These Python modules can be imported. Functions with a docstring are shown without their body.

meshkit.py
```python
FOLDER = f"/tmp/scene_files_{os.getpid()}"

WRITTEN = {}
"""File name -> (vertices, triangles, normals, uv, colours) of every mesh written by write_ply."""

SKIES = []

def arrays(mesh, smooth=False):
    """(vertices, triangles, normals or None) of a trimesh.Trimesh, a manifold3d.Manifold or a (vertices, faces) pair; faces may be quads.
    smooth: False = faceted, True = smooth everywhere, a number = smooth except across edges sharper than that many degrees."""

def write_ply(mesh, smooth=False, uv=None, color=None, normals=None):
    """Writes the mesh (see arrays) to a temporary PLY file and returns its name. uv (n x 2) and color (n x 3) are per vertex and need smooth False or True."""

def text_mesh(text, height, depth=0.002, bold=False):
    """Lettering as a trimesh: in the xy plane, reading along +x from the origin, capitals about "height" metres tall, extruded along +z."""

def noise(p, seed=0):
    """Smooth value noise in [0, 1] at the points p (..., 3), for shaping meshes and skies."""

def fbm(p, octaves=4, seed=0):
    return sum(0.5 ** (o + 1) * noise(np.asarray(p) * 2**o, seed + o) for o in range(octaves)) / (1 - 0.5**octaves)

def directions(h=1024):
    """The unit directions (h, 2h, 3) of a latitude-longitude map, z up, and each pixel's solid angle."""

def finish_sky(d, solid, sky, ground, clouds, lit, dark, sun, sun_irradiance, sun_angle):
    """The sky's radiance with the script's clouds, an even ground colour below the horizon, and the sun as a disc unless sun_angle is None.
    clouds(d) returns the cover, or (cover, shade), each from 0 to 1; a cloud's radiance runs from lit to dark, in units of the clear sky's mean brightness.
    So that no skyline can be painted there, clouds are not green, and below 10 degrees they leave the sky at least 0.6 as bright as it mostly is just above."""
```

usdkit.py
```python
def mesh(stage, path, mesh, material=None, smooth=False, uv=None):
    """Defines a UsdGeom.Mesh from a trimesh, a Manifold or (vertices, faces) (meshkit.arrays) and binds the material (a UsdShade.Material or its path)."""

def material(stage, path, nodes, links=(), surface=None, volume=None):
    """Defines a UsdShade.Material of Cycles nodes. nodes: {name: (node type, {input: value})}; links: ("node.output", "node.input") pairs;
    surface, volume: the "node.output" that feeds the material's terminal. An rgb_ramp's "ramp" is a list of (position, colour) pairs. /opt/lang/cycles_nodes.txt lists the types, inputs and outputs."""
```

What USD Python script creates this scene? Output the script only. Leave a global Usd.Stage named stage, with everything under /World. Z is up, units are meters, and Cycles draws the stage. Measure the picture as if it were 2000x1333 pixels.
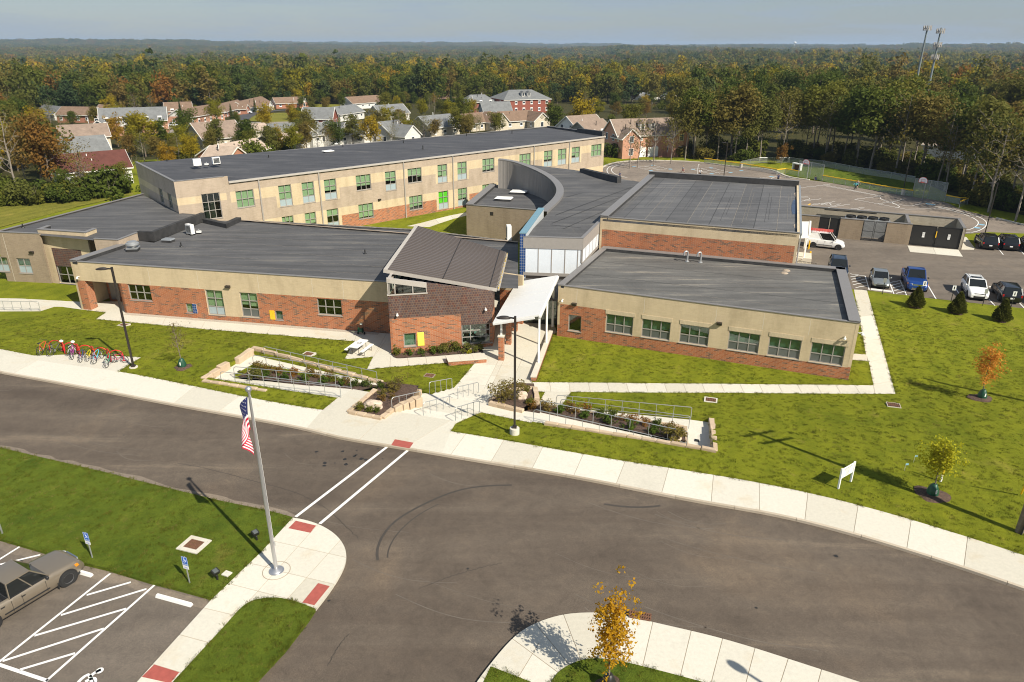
import math,random
import numpy as np,trimesh,shapely
from shapely.geometry import Polygon,LineString,Point,box as sbox,MultiPolygon
from shapely.ops import unary_union
from scipy.interpolate import LinearNDInterpolator,NearestNDInterpolator
import usdkit,meshkit
from pxr import Usd,UsdGeom,UsdLux,UsdShade,Gf,Sdf,Vt

random.seed(7)
rng = np.random.default_rng(11)
stage = Usd.Stage.CreateInMemory()
UsdGeom.SetStageUpAxis(stage,UsdGeom.Tokens.z)
UsdGeom.SetStageMetersPerUnit(stage,1.0)
UsdGeom.Xform.Define(stage,'/World')
UsdGeom.Scope.Define(stage,'/World/Looks')

# ------------------------------------------------------------------ camera, sky, sun
EYE = np.array([0.0,0.0,22.0])
FPX,PITCH,ROLL = 1390.0,0.3945,0.00375        # focal length in pixels of the 2000 px wide photograph
EXPOSURE = 0.44
HAZE = 8.5e-5
SUN_AZ,SUN_EL,SUN_I,SKY_K = math.radians(-46.5),math.radians(41.8),1.25,0.058
_cp,_sp = math.cos(PITCH),math.sin(PITCH)
_r,_f,_u = np.array([1,0,0.]),np.array([0,_cp,-_sp]),np.array([0,_sp,_cp])
_c,_s = math.cos(ROLL),math.sin(ROLL)
CAM = np.array([_c * _r + _s * _u,-_s * _r + _c * _u,_f])
cam = UsdGeom.Camera.Define(stage,'/World/camera')
cam.CreateHorizontalApertureAttr(36.0); cam.CreateVerticalApertureAttr(24.0)
cam.CreateFocalLengthAttr(FPX * 36 / 2000); cam.CreateClippingRangeAttr(Gf.Vec2f(0.5,30000))
cam.CreateExposureAttr(EXPOSURE)
m4 = np.eye(4); m4[0,:3],m4[1,:3],m4[2,:3],m4[3,:3] = CAM[0],CAM[1],-CAM[2],EYE
cam.AddTransformOp().Set(Gf.Matrix4d(m4.tolist()))

sd = np.array([math.cos(SUN_EL) * math.cos(SUN_AZ),math.cos(SUN_EL) * math.sin(SUN_AZ),math.sin(SUN_EL)])
sun = UsdLux.DistantLight.Define(stage,'/World/sun')
sun.CreateIntensityAttr(SUN_I); sun.CreateAngleAttr(0.5); sun.CreateNormalizeAttr(True)
sun.CreateColorAttr(Gf.Vec3f(1.0,0.93,0.80))
zx = np.cross([0,0,1.0],sd); zx /= np.linalg.norm(zx); yx = np.cross(sd,zx)
m4 = np.eye(4); m4[0,:3],m4[1,:3],m4[2,:3] = zx,yx,sd
sun.AddTransformOp().Set(Gf.Matrix4d(m4.tolist()))

def material(name,nodes,links=(),surface=None,volume=None):
 return usdkit.material(stage,'/World/Looks/' + name,nodes,links,surface,volume)

sky_m = material('sky_material',{
 'sky':('sky_texture',{'sky_type':'single_scattering','sun_disc':False,'sun_elevation':SUN_EL,
       'sun_rotation':math.atan2(sd[0],sd[1]),'altitude':200.0,'air_density':1.0,'aerosol_density':0.7,'ozone_density':2.2}),
 'tc':('texture_coordinate',{}),'map':('mapping',{'scale':(2.2,2.2,26.0)}),
 'n':('noise_texture',{'scale':2.4,'detail':6.0,'roughness':0.62,'distortion':0.4}),
 'r':('rgb_ramp',{'ramp':[(0.0,(.42,.42,.42)),(0.45,(.45,.45,.45)),(0.62,(.72,.72,.72)),(1.0,(0.95,0.95,0.95))]}),
 'cloud':('mix',{'mix_type':'mix','color2':(4.6,5.6,7.0)}),
 'bg':('background_shader',{'strength':SKY_K})},
 [('tc.generated','map.vector'),('map.vector','n.vector'),('n.fac','r.fac'),('r.color','cloud.fac'),
 ('sky.color','cloud.color1'),('cloud.color','bg.color')],surface='bg.background')
dome = UsdLux.DomeLight.Define(stage,'/World/sky')
dome.CreateIntensityAttr(1.0)
UsdShade.MaterialBindingAPI.Apply(dome.GetPrim()).Bind(sky_m)
dome.GetPrim().SetCustomDataByKey('kind','structure')

# ------------------------------------------------------------------ measuring: a pixel of the photograph and a height (or a surface) give a point
def ray(px,py):
 return ((px - 1000) / FPX) * CAM[0] + ((666.5 - py) / FPX) * CAM[1] + CAM[2]
def G(px,py,z=0.0):
 d = ray(px,py)
 return EYE + (z - EYE[2]) / d[2] * d
def GXY(pts,z=None):
 return [tuple(G(p[0],p[1],p[2] if z is None else z)[:2]) for p in pts]

# ------------------------------------------------------------------ prim helpers
_names = {}
def path_for(parent,name):
 k = (parent,name); n = _names.get(k,0); _names[k] = n + 1
 return f'{parent}/{name}' if n == 0 else f'{parent}/{name}_{n:03d}'
def setdata(prim,label=None,cat=None,group=None,kind=None):
 for k,v in (('label',label),('category',cat),('group',group),('kind',kind)):
  if v:prim.SetCustomDataByKey(k,v)
def thing(name,label=None,cat=None,group=None,kind=None,loc=(0,0,0),rz=0.0,scale=None):
 p = path_for('/World',name)
 x = UsdGeom.Xform.Define(stage,p)
 x.AddTranslateOp().Set(Gf.Vec3d(*map(float,loc))); x.AddRotateZOp().Set(float(math.degrees(rz)))
 if scale is not None:x.AddScaleOp().Set(Gf.Vec3f(*([float(scale)] * 3 if np.ndim(scale) == 0 else map(float,scale))))
 setdata(x.GetPrim(),label,cat,group,kind)
 return p
def part(parent,name,mesh,mat,smooth=False,label=None,kind=None,uv=None,cat=None,group=None):
 v = mesh.vf() if isinstance(mesh,MB) else mesh
 p = path_for(parent,name)
 m = usdkit.mesh(stage,p,v,mat,smooth=smooth,uv=uv)
 setdata(m.GetPrim(),label,cat,group,kind)
 return p
def copy_of(src,name,label=None,cat=None,group=None,loc=(0,0,0),rz=0.0,scale=None):
 p = thing(name,label,cat,group,None,loc,rz,scale)
 pr = stage.GetPrimAtPath(p); pr.GetReferences().AddInternalReference(src); pr.SetInstanceable(True)
 return p
UsdGeom.Scope.Define(stage,'/World/Looks')
def proto(name):
 """a class prim that copies refer to (abstract, not drawn)"""
 p = path_for('/World',name)
 stage.CreateClassPrim(p); stage.GetPrimAtPath(p).SetTypeName('Xform')
 return p

class MB:
 """collects triangles"""
 def __init__(s):s.V,s.F,s.n = [],[],0
 def add(s,v,f):
  v = np.asarray(v,float); f = np.asarray(f,int)
  if len(f) == 0:return s
  if f.shape[1] == 4:f = np.vstack([f[:,[0,1,2]],f[:,[0,2,3]]])
  s.V.append(v); s.F.append(f + s.n); s.n += len(v); return s
 def vf(s):
  return (np.vstack(s.V),np.vstack(s.F))
 def hexa(s,c):
  """8 corners: bottom 4 (ccw from above), top 4"""
  return s.add(c,[[3,2,1,0],[4,5,6,7],[0,1,5,4],[1,2,6,5],[2,3,7,6],[3,0,4,7]])
 def box(s,c,size,rz=0.0):
  x,y,z = np.asarray(size,float) / 2
  p = np.array([[-x,-y,-z],[x,-y,-z],[x,y,-z],[-x,y,-z],[-x,-y,z],[x,-y,z],[x,y,z],[-x,y,z]])
  if rz:
   k,q = math.cos(rz),math.sin(rz); p = p @ np.array([[k,q,0],[-q,k,0],[0,0,1]])
  return s.hexa(p + np.asarray(c,float))
 def bar(s,a,b,w,h=None):
  """rectangular bar from a to b, w wide, h high (up-ish)"""
  a,b = np.asarray(a,float),np.asarray(b,float); h = w if h is None else h
  d = b - a; d = d / np.linalg.norm(d)
  up = np.array([0,0,1.0]) if abs(d[2]) < 0.95 else np.array([1.0,0,0])
  sx = np.cross(d,up); sx /= np.linalg.norm(sx); uy = np.cross(sx,d)
  sx,uy = sx * w / 2,uy * h / 2
  return s.hexa([a - sx - uy,a + sx - uy,b + sx - uy,b - sx - uy,a - sx + uy,a + sx + uy,b + sx + uy,b - sx + uy])
 def tube(s,pts,r,n=8,cap=True):
  pts = np.asarray(pts,float); k = len(pts); r = np.broadcast_to(np.asarray(r,float),(k,))
  t = np.gradient(pts,axis=0); t /= np.maximum(np.linalg.norm(t,axis=1,keepdims=True),1e-9)
  ref = np.array([0,0,1.0]) if abs(t[0][2]) < 0.9 else np.array([1.0,0,0])
  u = np.cross(t[0],ref); u /= np.linalg.norm(u)
  a = np.arange(n) * 2 * np.pi / n; rings = []
  for i in range(k):
   u = u - t[i] * (u @ t[i]); u /= max(np.linalg.norm(u),1e-9); w = np.cross(t[i],u)
   rings.append(pts[i] + r[i] * (np.cos(a)[:,None] * u + np.sin(a)[:,None] * w))
  v = np.vstack(rings); f = []
  for i in range(k - 1):
   for j in range(n):
    q = (j + 1) % n
    f.append([i * n + j,i * n + q,(i + 1) * n + q,(i + 1) * n + j])
  s.add(v,f)
  if cap and n > 2:
   for i,o in ((0,1),(k - 1,-1)):
    c = np.vstack([rings[i],pts[i]]); fl = [[j,(j + 1) % n,n][::(-1 if o == 1 else 1)] for j in range(n)]
    s.add(c,fl)
  return s
 def lathe(s,prof,c=(0,0,0),n=16,axis='z'):
  """prof: (radius, height) pairs"""
  prof = np.asarray(prof,float); a = np.arange(n) * 2 * np.pi / n; k = len(prof)
  v = np.concatenate([np.stack([r * np.cos(a),r * np.sin(a),np.full(n,h)],1) for r,h in prof])
  if axis == 'y':v = v[:,[0,2,1]] * [1,-1,1]; v[:,1] *= -1; v = v * 1.0
  if axis == 'x':v = v[:,[2,0,1]]
  f = [[i * n + j,i * n + (j + 1) % n,(i + 1) * n + (j + 1) % n,(i + 1) * n + j] for i in range(k - 1) for j in range(n)]
  if axis == 'y':f = [q[::-1] for q in f]
  return s.add(v + np.asarray(c,float),f)
 def ball(s,c,r,sub=1,scale=(1,1,1)):
  m = trimesh.creation.icosphere(sub,1.0)
  return s.add(np.array(m.vertices) * r * np.asarray(scale) + np.asarray(c,float),np.array(m.faces))
 def prism(s,poly,z0,z1,bottom=False):
  """poly: shapely polygon or xy list; vertical sides and a top"""
  if not isinstance(poly,(Polygon,MultiPolygon)):poly = Polygon(poly)
  for g in getattr(poly,'geoms',[poly]):
   if g.is_empty or g.area < 1e-7:continue
   g = shapely.geometry.polygon.orient(g)
   v,f = tri(g)
   s.add(np.c_[v,np.full(len(v),z1)],f)
   if bottom:s.add(np.c_[v,np.full(len(v),z0)],f[:,::-1])
   for ring in [g.exterior,*g.interiors]:
    r = np.array(ring.coords)[:-1]; k = len(r); i = np.arange(k); j = (i + 1) % k
    s.add(np.vstack([np.c_[r,np.full(k,z0)],np.c_[r,np.full(k,z1)]]),np.c_[i,j,j + k,i + k])
  return s
 def xf(s,rz=0,t=(0,0,0),sc=1.0):
  k,q = math.cos(rz),math.sin(rz); R = np.array([[k,q,0],[-q,k,0],[0,0,1]])
  s.V = [(v * sc) @ R + np.asarray(t,float) for v in s.V]; return s
 def cat(s,o):
  for v,f in zip(o.V,o.F):s.add(v,f - f.min() + 0) if False else None
  v,f = o.vf(); return s.add(v,f)

def tri(g):
 """triangulates a shapely polygon (with holes); counter-clockwise"""
 v,f = trimesh.creation.triangulate_polygon(g,engine='earcut')
 v,f = np.asarray(v,float),np.asarray(f,int)
 a = v[f]; ar = (a[:,1,0] - a[:,0,0]) * (a[:,2,1] - a[:,0,1]) - (a[:,1,1] - a[:,0,1]) * (a[:,2,0] - a[:,0,0])
 f[ar < 0] = f[ar < 0][:,::-1]
 f = f[np.abs(ar) > 1e-9]; u,k = np.unique(f,return_inverse=True)
 return v[u],k.reshape(f.shape)
def polys(g):
 if g.is_empty:return []
 return [q for q in getattr(g,'geoms',[g]) if isinstance(q,Polygon) and q.area > 1e-6]
def resample(pl,n):
 pl = np.asarray(pl,float); d = np.r_[0,np.cumsum(np.linalg.norm(np.diff(pl,axis=0),axis=1))]
 t = np.linspace(0,d[-1],n)
 return np.stack([np.interp(t,d,pl[:,k]) for k in range(pl.shape[1])],1)
def spline(pl,n):
 """smooth curve through the points (Catmull-Rom by chord length)"""
 from scipy.interpolate import PchipInterpolator,CubicSpline
 pl = np.asarray(pl,float); d = np.r_[0,np.cumsum(np.sqrt(np.linalg.norm(np.diff(pl,axis=0),axis=1)))]
 cs = CubicSpline(d,pl); return resample(cs(np.linspace(0,d[-1],n * 4)),n)

# ------------------------------------------------------------------ materials
def pos_noise(scale,detail=4.0,rough=0.55,vec=None,dist=0.0):
 return ('noise_texture',{'scale':scale,'detail':detail,'roughness':rough,'distortion':dist})
def plain(name,col,rough=0.6,metal=0.0,spec=0.5,vary=0.12,scale=3.0,bump=0.0,bscale=40.0,coat=0.0,random_hue=0.0):
 """one base colour with slight cloudy unevenness"""
 lo,hi = [tuple(np.clip(np.array(col) * k,0,1)) for k in (1 - vary,1 + vary)]
 nodes = {'g':('geometry',{}),'n':pos_noise(scale),'r':('rgb_ramp',{'ramp':[(0.25,lo),(0.75,hi)]}),
   'p':('principled_bsdf',{'roughness':rough,'metallic':metal,'specular_ior_level':spec,'coat_weight':coat,'coat_roughness':0.05})}
 links = [('g.position','n.vector'),('n.fac','r.fac'),('r.color','p.base_color')]
 if bump:
  nodes['bn'] = pos_noise(bscale,3.0); nodes['b'] = ('bump',{'strength':bump,'distance':0.02})
  links += [('g.position','bn.vector'),('bn.fac','b.height'),('b.normal','p.normal')]
 return material(name,nodes,links,surface='p.BSDF')

def brick(name,c1,c2,mortar,bw=0.40,rh=0.1067,mort=0.010,third=None,rough=0.85,bump=0.5):
 """small brickwork of a wall that is too far away to pick single bricks apart; u runs along the wall, v is the height"""
 nodes = {'uv':('uvmap',{'attribute':'st'}),
   'b':('brick_texture',{'color1':c1,'color2':c2,'mortar':mortar,'scale':1.0,'mortar_size':mort,'mortar_smooth':0.1,'bias':-0.15,'brick_width':bw,'row_height':rh}),
   'mp':('mapping',{'scale':(1,1,.28)}),'n':pos_noise(0.9,7.0,.65),'nr':('rgb_ramp',{'ramp':[(0.28,(0.80,0.79,0.77)),(.5,(1,1,1)),(0.72,(1.10,1.10,1.10))]}),
   'm':('mix',{'mix_type':'multiply','fac':1.0}),'g':('geometry',{}),
   'bm':('bump',{'strength':bump,'distance':0.008,'invert':True}),
   'p':('principled_bsdf',{'roughness':rough,'specular_ior_level':0.3})}
 links = [('uv.UV','b.vector'),('b.color','m.color1'),('g.position','mp.vector'),('mp.vector','n.vector'),('n.fac','nr.fac'),('nr.color','m.color2'),
   ('m.color','p.base_color'),('b.fac','bm.height'),('bm.normal','p.normal')]
 if third is not None:
  nodes['w'] = ('brick_texture',{'color1':(0,0,0),'color2':(1,1,1),'mortar':(0,0,0),'scale':1.0,'mortar_size':mort,'bias':-0.15,'brick_width':bw,'row_height':rh})
  nodes['wr'] = ('rgb_ramp',{'ramp':[(0.0,(0,0,0)),(0.62,(0,0,0)),(0.72,(1,1,1)),(1,(1,1,1))]})
  nodes['m3'] = ('mix',{'mix_type':'mix','color2':third})
  links[1] = ('b.color','m3.color1')
  links += [('uv.UV','w.vector'),('w.color','wr.fac'),('wr.color','m3.fac'),('m3.color','m.color1')]
 return material(name,nodes,links,surface='p.BSDF')

M = {}
M['red_brick'] = brick('red_brick',(0.39,0.135,0.055),(0.30,0.098,0.044),(0.45,0.32,0.22),third=(0.17,0.088,0.055))
M['tan_brick'] = brick('tan_brick',(0.41,0.325,0.245),(0.36,0.285,0.21),(0.43,0.36,0.28),mort=0.008,bump=0.35)
M['cream_brick'] = brick('cream_brick',(0.55,0.44,0.285),(0.51,0.405,0.26),(0.56,0.46,0.31),mort=0.007,bump=0.3)
M['grey_tan_brick'] = brick('grey_tan_brick',(0.29,0.225,0.155),(0.25,0.19,0.13),(0.33,0.27,0.20),mort=0.009,bump=0.35)
M['dark_tile'] = brick('dark_tile',(0.085,0.05,0.045),(0.105,0.085,0.085),(0.22,0.14,0.09),bw=0.21,rh=0.2,mort=0.013,third=(0.105,0.046,0.038),rough=0.6)
M['block'] = brick('concrete_block',(0.42,0.37,0.29),(0.36,0.31,0.24),(0.40,0.36,0.29),bw=0.4,rh=0.2,mort=0.01)
M['metal_trim'] = plain('metal_trim',(0.30,0.275,0.25),0.5,0.0,vary=0.04)
M['coping'] = plain('coping',(0.20,0.19,0.185),0.45,vary=0.05)
M['fascia'] = plain('fascia',(0.42,0.385,0.345),0.5,vary=0.04)
M['white_metal'] = plain('white_metal',(0.78,0.77,0.74),0.45,vary=0.02)
M['white_paint'] = plain('white_paint',(0.80,0.79,0.76),0.6,vary=0.03)
M['galvanised'] = plain('galvanised',(0.42,0.43,0.43),0.42,0.55,vary=0.08)
M['black_metal'] = plain('black_metal',(0.018,0.017,0.016),0.45,vary=0.1)
M['bronze_metal'] = plain('bronze_metal',(0.03,0.024,0.02),0.5,vary=0.1)
M['rubber'] = plain('rubber',(0.02,0.02,0.02),0.85,vary=0.15)
M['membrane_black'] = plain('membrane_black',(0.035,0.034,0.034),0.75,vary=0.4,scale=1.5)
M['yellow'] = plain('yellow_paint',(0.80,0.47,0.02),0.5,vary=0.05)
M['rust'] = plain('rusty_iron',(0.16,0.075,0.04),0.85,vary=0.35,scale=12)
M['blue_tile'] = plain('blue_tile',(0.02,0.06,0.19),0.25,vary=0.35,scale=6)
M['pale_grout'] = plain('pale_grout',(0.45,0.47,0.48),0.8)
M['blue_cap'] = plain('blue_cap',(0.16,0.29,0.36),0.45,vary=0.06)
M['steel'] = plain('brushed_steel',(0.55,0.55,0.56),0.42,0.8,vary=0.06)

def roof_material(name,base,streak,rot):
 """dark rubber membrane with pale streaks of dust along the sheets"""
 return material(name,{
  'g':('geometry',{}),'mp':('mapping',{'rotation':(0,0,rot),'scale':(0.10,1.1,1)}),
  'n':pos_noise(1.0,8.0,0.68),'r':('rgb_ramp',{'ramp':[(0.25,tuple(np.array(base) * 0.70)),(0.46,base),(0.58,tuple(np.array(base) * 1.25)),(0.70,streak)]}),
  'n2':pos_noise(0.22,8.0,0.72,dist=.8),'r2':('rgb_ramp',{'ramp':[(0.3,(0.80,0.80,0.82)),(0.6,(1.05,1.05,1.05)),(0.75,(1.35,1.30,1.22))]}),
  'n3':pos_noise(14.0,3.0,0.7),'r3':('rgb_ramp',{'ramp':[(0.3,(0.86,0.86,0.86)),(0.7,(1.14,1.14,1.14))]}),
  'm':('mix',{'mix_type':'multiply','fac':1.0}),'m2':('mix',{'mix_type':'multiply','fac':1.0}),
  'b':('bump',{'strength':0.3,'distance':0.02}),
  'p':('principled_bsdf',{'roughness':0.72,'specular_ior_level':0.35})},
  [('g.position','mp.vector'),('mp.vector','n.vector'),('n.fac','r.fac'),('g.position','n2.vector'),('n2.fac','r2.fac'),
  ('g.position','n3.vector'),('n3.fac','r3.fac'),('r.color','m.color1'),('r2.color','m.color2'),('m.color','m2.color1'),('r3.color','m2.color2'),
  ('m2.color','p.base_color'),('n.fac','b.height'),('b.normal','p.normal')],surface='p.BSDF')
M['roof_front'] = roof_material('roof_membrane_front',(0.088,0.086,0.086),(0.19,0.175,0.15),0.19)
M['roof_right'] = roof_material('roof_membrane_right',(0.115,0.112,0.105),(0.33,0.29,0.23),0.37)
M['roof_gym'] = roof_material('roof_membrane_gym',(0.105,0.104,0.105),(0.22,0.20,0.18),-1.2)
M['roof_gym_dark'] = roof_material('roof_membrane_gym_dark',(0.092,0.091,0.092),(0.19,0.175,0.16),-1.2)
M['roof_back'] = roof_material('roof_membrane_back',(0.066,0.066,0.071),(0.15,0.14,0.13),-0.72)
M['roof_dust'] = plain('roof_seam_dust',(0.20,0.18,0.155),0.9,vary=0.5,scale=2.5)
M['roof_dark_seam'] = plain('roof_seam_dark',(0.036,0.036,0.037),0.8,vary=0.3,scale=2.5)

def grass_material(name,a,b,c,scale=1.0,mow=0.35):
 return material(name,{
  'g':('geometry',{}),
  'n1':pos_noise(0.16 * scale,7.0,0.66),'n2':pos_noise(1.1 * scale,6.0,0.75),'n3':pos_noise(13.0,3.0,0.75),'n4':pos_noise(0.55 * scale,8.0,0.75,dist=.6),
  'mw':('mapping',{'rotation':(0,0,mow)}),'w':('wave_texture',{'scale':.16,'distortion':1.2,'detail':2.0,'detail_scale':.6}),
  'rw':('rgb_ramp',{'ramp':[(0,(.93,.94,.9)),(1,(1.07,1.06,1.05))]}),
  'r1':('rgb_ramp',{'ramp':[(0.30,a),(0.50,b),(0.60,b),(0.74,c)]}),
  'r2':('rgb_ramp',{'ramp':[(0.25,(0.74,0.79,0.74)),(0.5,(1,1,1)),(0.75,(1.22,1.17,1.06))]}),
  'r3':('rgb_ramp',{'ramp':[(0.25,(0.72,0.75,0.7)),(0.5,(1,1,1)),(0.78,(1.26,1.23,1.15))]}),
  'r4':('rgb_ramp',{'ramp':[(0.0,(0,0,0)),(0.60,(0,0,0)),(0.70,(.55,.55,.55)),(.8,(.8,.8,.8))]}),
  'm1':('mix',{'mix_type':'multiply','fac':1.0}),'m2':('mix',{'mix_type':'multiply','fac':1.0}),'m3':('mix',{'mix_type':'multiply','fac':1.0}),'m4':('mix',{'color2':tuple(np.array(c) * [1.05,.92,1.3])}),
  'bn':pos_noise(9.0,6.0,0.8),'b':('bump',{'strength':1.0,'distance':0.10}),
  'p':('principled_bsdf',{'roughness':0.95,'specular_ior_level':0.12})},
  [('g.position','n1.vector'),('g.position','n2.vector'),('g.position','n3.vector'),('g.position','n4.vector'),('g.position','bn.vector'),('g.position','mw.vector'),('mw.vector','w.vector'),('w.fac','rw.fac'),
  ('n1.fac','r1.fac'),('n2.fac','r2.fac'),('n3.fac','r3.fac'),('n4.fac','r4.fac'),('r4.color','m4.fac'),('r1.color','m4.color1'),('m4.color','m1.color1'),('r2.color','m1.color2'),
  ('m1.color','m2.color1'),('r3.color','m2.color2'),('m2.color','m3.color1'),('rw.color','m3.color2'),('m3.color','p.base_color'),('bn.fac','b.height'),('b.normal','p.normal')],surface='p.BSDF')
M['lawn'] = grass_material('lawn_grass',(0.120,0.148,0.009),(0.185,0.202,0.013),(0.29,0.25,0.05))
M['lawn_near'] = grass_material('lawn_grass_near',(0.062,0.100,0.010),(0.105,0.140,0.014),(0.19,0.18,0.035),2.0)
M['field'] = grass_material('field_grass',(0.13,0.135,0.022),(0.19,0.18,0.03),(0.27,0.21,0.06))
M['floor'] = grass_material('forest_floor',(0.035,0.040,0.012),(0.055,0.05,0.018),(0.085,0.065,0.03))
M['ploughed'] = plain('ploughed_earth',(0.21,0.12,0.075),0.95,vary=0.2,scale=0.05)
M['mulch'] = plain('bark_mulch',(0.085,0.052,0.036),0.95,vary=0.65,scale=9.0,bump=1.0,bscale=14)
M['dirt'] = plain('dry_earth',(0.30,0.22,0.15),0.95,vary=0.25,scale=2.0,bump=0.6,bscale=8)

def asphalt_material(name,lo,hi,dust):
 return material(name,{
  'g':('geometry',{}),'mp':('mapping',{'rotation':(0,0,0.30),'scale':(0.05,0.42,1)}),
  'n1':pos_noise(1.0,7.0,0.62,dist=0.6),'n2':pos_noise(0.12,5.0,0.6,dist=0.8),'n3':pos_noise(26.0,4.0,0.85),'n4':pos_noise(1.4,7.0,0.8,dist=.5),
  'r1':('rgb_ramp',{'ramp':[(0.28,lo),(0.60,hi),(0.76,dust)]}),
  'r2':('rgb_ramp',{'ramp':[(0.3,(0.78,0.77,0.77)),(0.55,(1,1,1)),(0.75,(1.30,1.24,1.15))]}),
  'r3':('rgb_ramp',{'ramp':[(0.25,(0.60,0.60,0.60)),(0.5,(1,1,1)),(0.75,(1.55,1.52,1.48))]}),
  'r4':('rgb_ramp',{'ramp':[(0.28,(0.80,0.80,0.80)),(.5,(1,1,1)),(0.72,(1.22,1.2,1.16))]}),
  'm1':('mix',{'mix_type':'multiply','fac':1.0}),'m2':('mix',{'mix_type':'multiply','fac':1.0}),'m3':('mix',{'mix_type':'multiply','fac':1.0}),
  'b':('bump',{'strength':0.35,'distance':0.01}),
  'p':('principled_bsdf',{'roughness':0.88,'specular_ior_level':0.3})},
  [('g.position','mp.vector'),('mp.vector','n1.vector'),('g.position','n2.vector'),('g.position','n3.vector'),('g.position','n4.vector'),('n1.fac','r1.fac'),('n2.fac','r2.fac'),
  ('n3.fac','r3.fac'),('n4.fac','r4.fac'),('r1.color','m1.color1'),('r2.color','m1.color2'),('m1.color','m2.color1'),('r3.color','m2.color2'),('m2.color','m3.color1'),('r4.color','m3.color2'),
  ('m3.color','p.base_color'),('n3.fac','b.height'),('b.normal','p.normal')],surface='p.BSDF')
M['asphalt'] = asphalt_material('asphalt_drive',(0.090,0.070,0.054),(0.126,0.101,0.078),(0.20,0.157,0.115))
M['asphalt_lot'] = asphalt_material('asphalt_lot',(0.125,0.104,0.084),(0.165,0.138,0.112),(0.24,0.20,0.155))
M['asphalt_court'] = asphalt_material('asphalt_court',(0.19,0.158,0.13),(0.23,0.192,0.158),(0.29,0.24,0.20))
M['black_road'] = plain('dark_street',(0.06,0.06,0.065),0.9,vary=0.15,scale=0.2)
M['grey_road'] = plain('pale_street',(0.26,0.23,0.20),0.9,vary=0.1,scale=0.2)
M['tar'] = plain('tar',(0.022,0.02,0.018),0.6,vary=0.3)
M['tyre_mark'] = plain('tyre_mark',(0.055,0.046,0.038),0.8,vary=0.12,scale=3)

def concrete_material(name,col,stain):
 return material(name,{
  'g':('geometry',{}),'oi':('object_info',{}),
  'n1':pos_noise(0.45,6.0,0.62,dist=0.3),'n2':pos_noise(6.0,4.0,0.7),'n3':pos_noise(40.0,2.0,0.6),
  'r1':('rgb_ramp',{'ramp':[(0.22,tuple(np.array(col) * 0.88)),(0.42,col),(0.58,col),(0.76,stain)]}),
  'r2':('rgb_ramp',{'ramp':[(0.3,(0.93,0.93,0.93)),(0.7,(1.05,1.05,1.05))]}),
  'ro':('rgb_ramp',{'ramp':[(0.0,(0.86,0.845,0.81)),(.5,(.97,.97,.96)),(1.0,(1.05,1.05,1.05))]}),
  'm1':('mix',{'mix_type':'multiply','fac':1.0}),'m2':('mix',{'mix_type':'multiply','fac':1.0}),
  'b':('bump',{'strength':0.15,'distance':0.006}),
  'p':('principled_bsdf',{'roughness':0.85,'specular_ior_level':0.3})},
  [('g.position','n1.vector'),('g.position','n2.vector'),('g.position','n3.vector'),('n1.fac','r1.fac'),('n2.fac','r2.fac'),('oi.random','ro.fac'),
  ('r1.color','m1.color1'),('r2.color','m1.color2'),('m1.color','m2.color1'),('ro.color','m2.color2'),('m2.color','p.base_color'),('n3.fac','b.height'),('b.normal','p.normal')],surface='p.BSDF')
M['concrete'] = concrete_material('pale_concrete',(0.62,0.585,0.50),(0.58,0.50,0.37))
M['kerb'] = concrete_material('kerb_concrete',(0.47,0.40,0.31),(0.40,0.33,0.25))
M['dust'] = asphalt_material('dusty_asphalt',(0.17,0.14,0.11),(0.22,0.18,0.14),(0.30,0.245,0.185))
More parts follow.
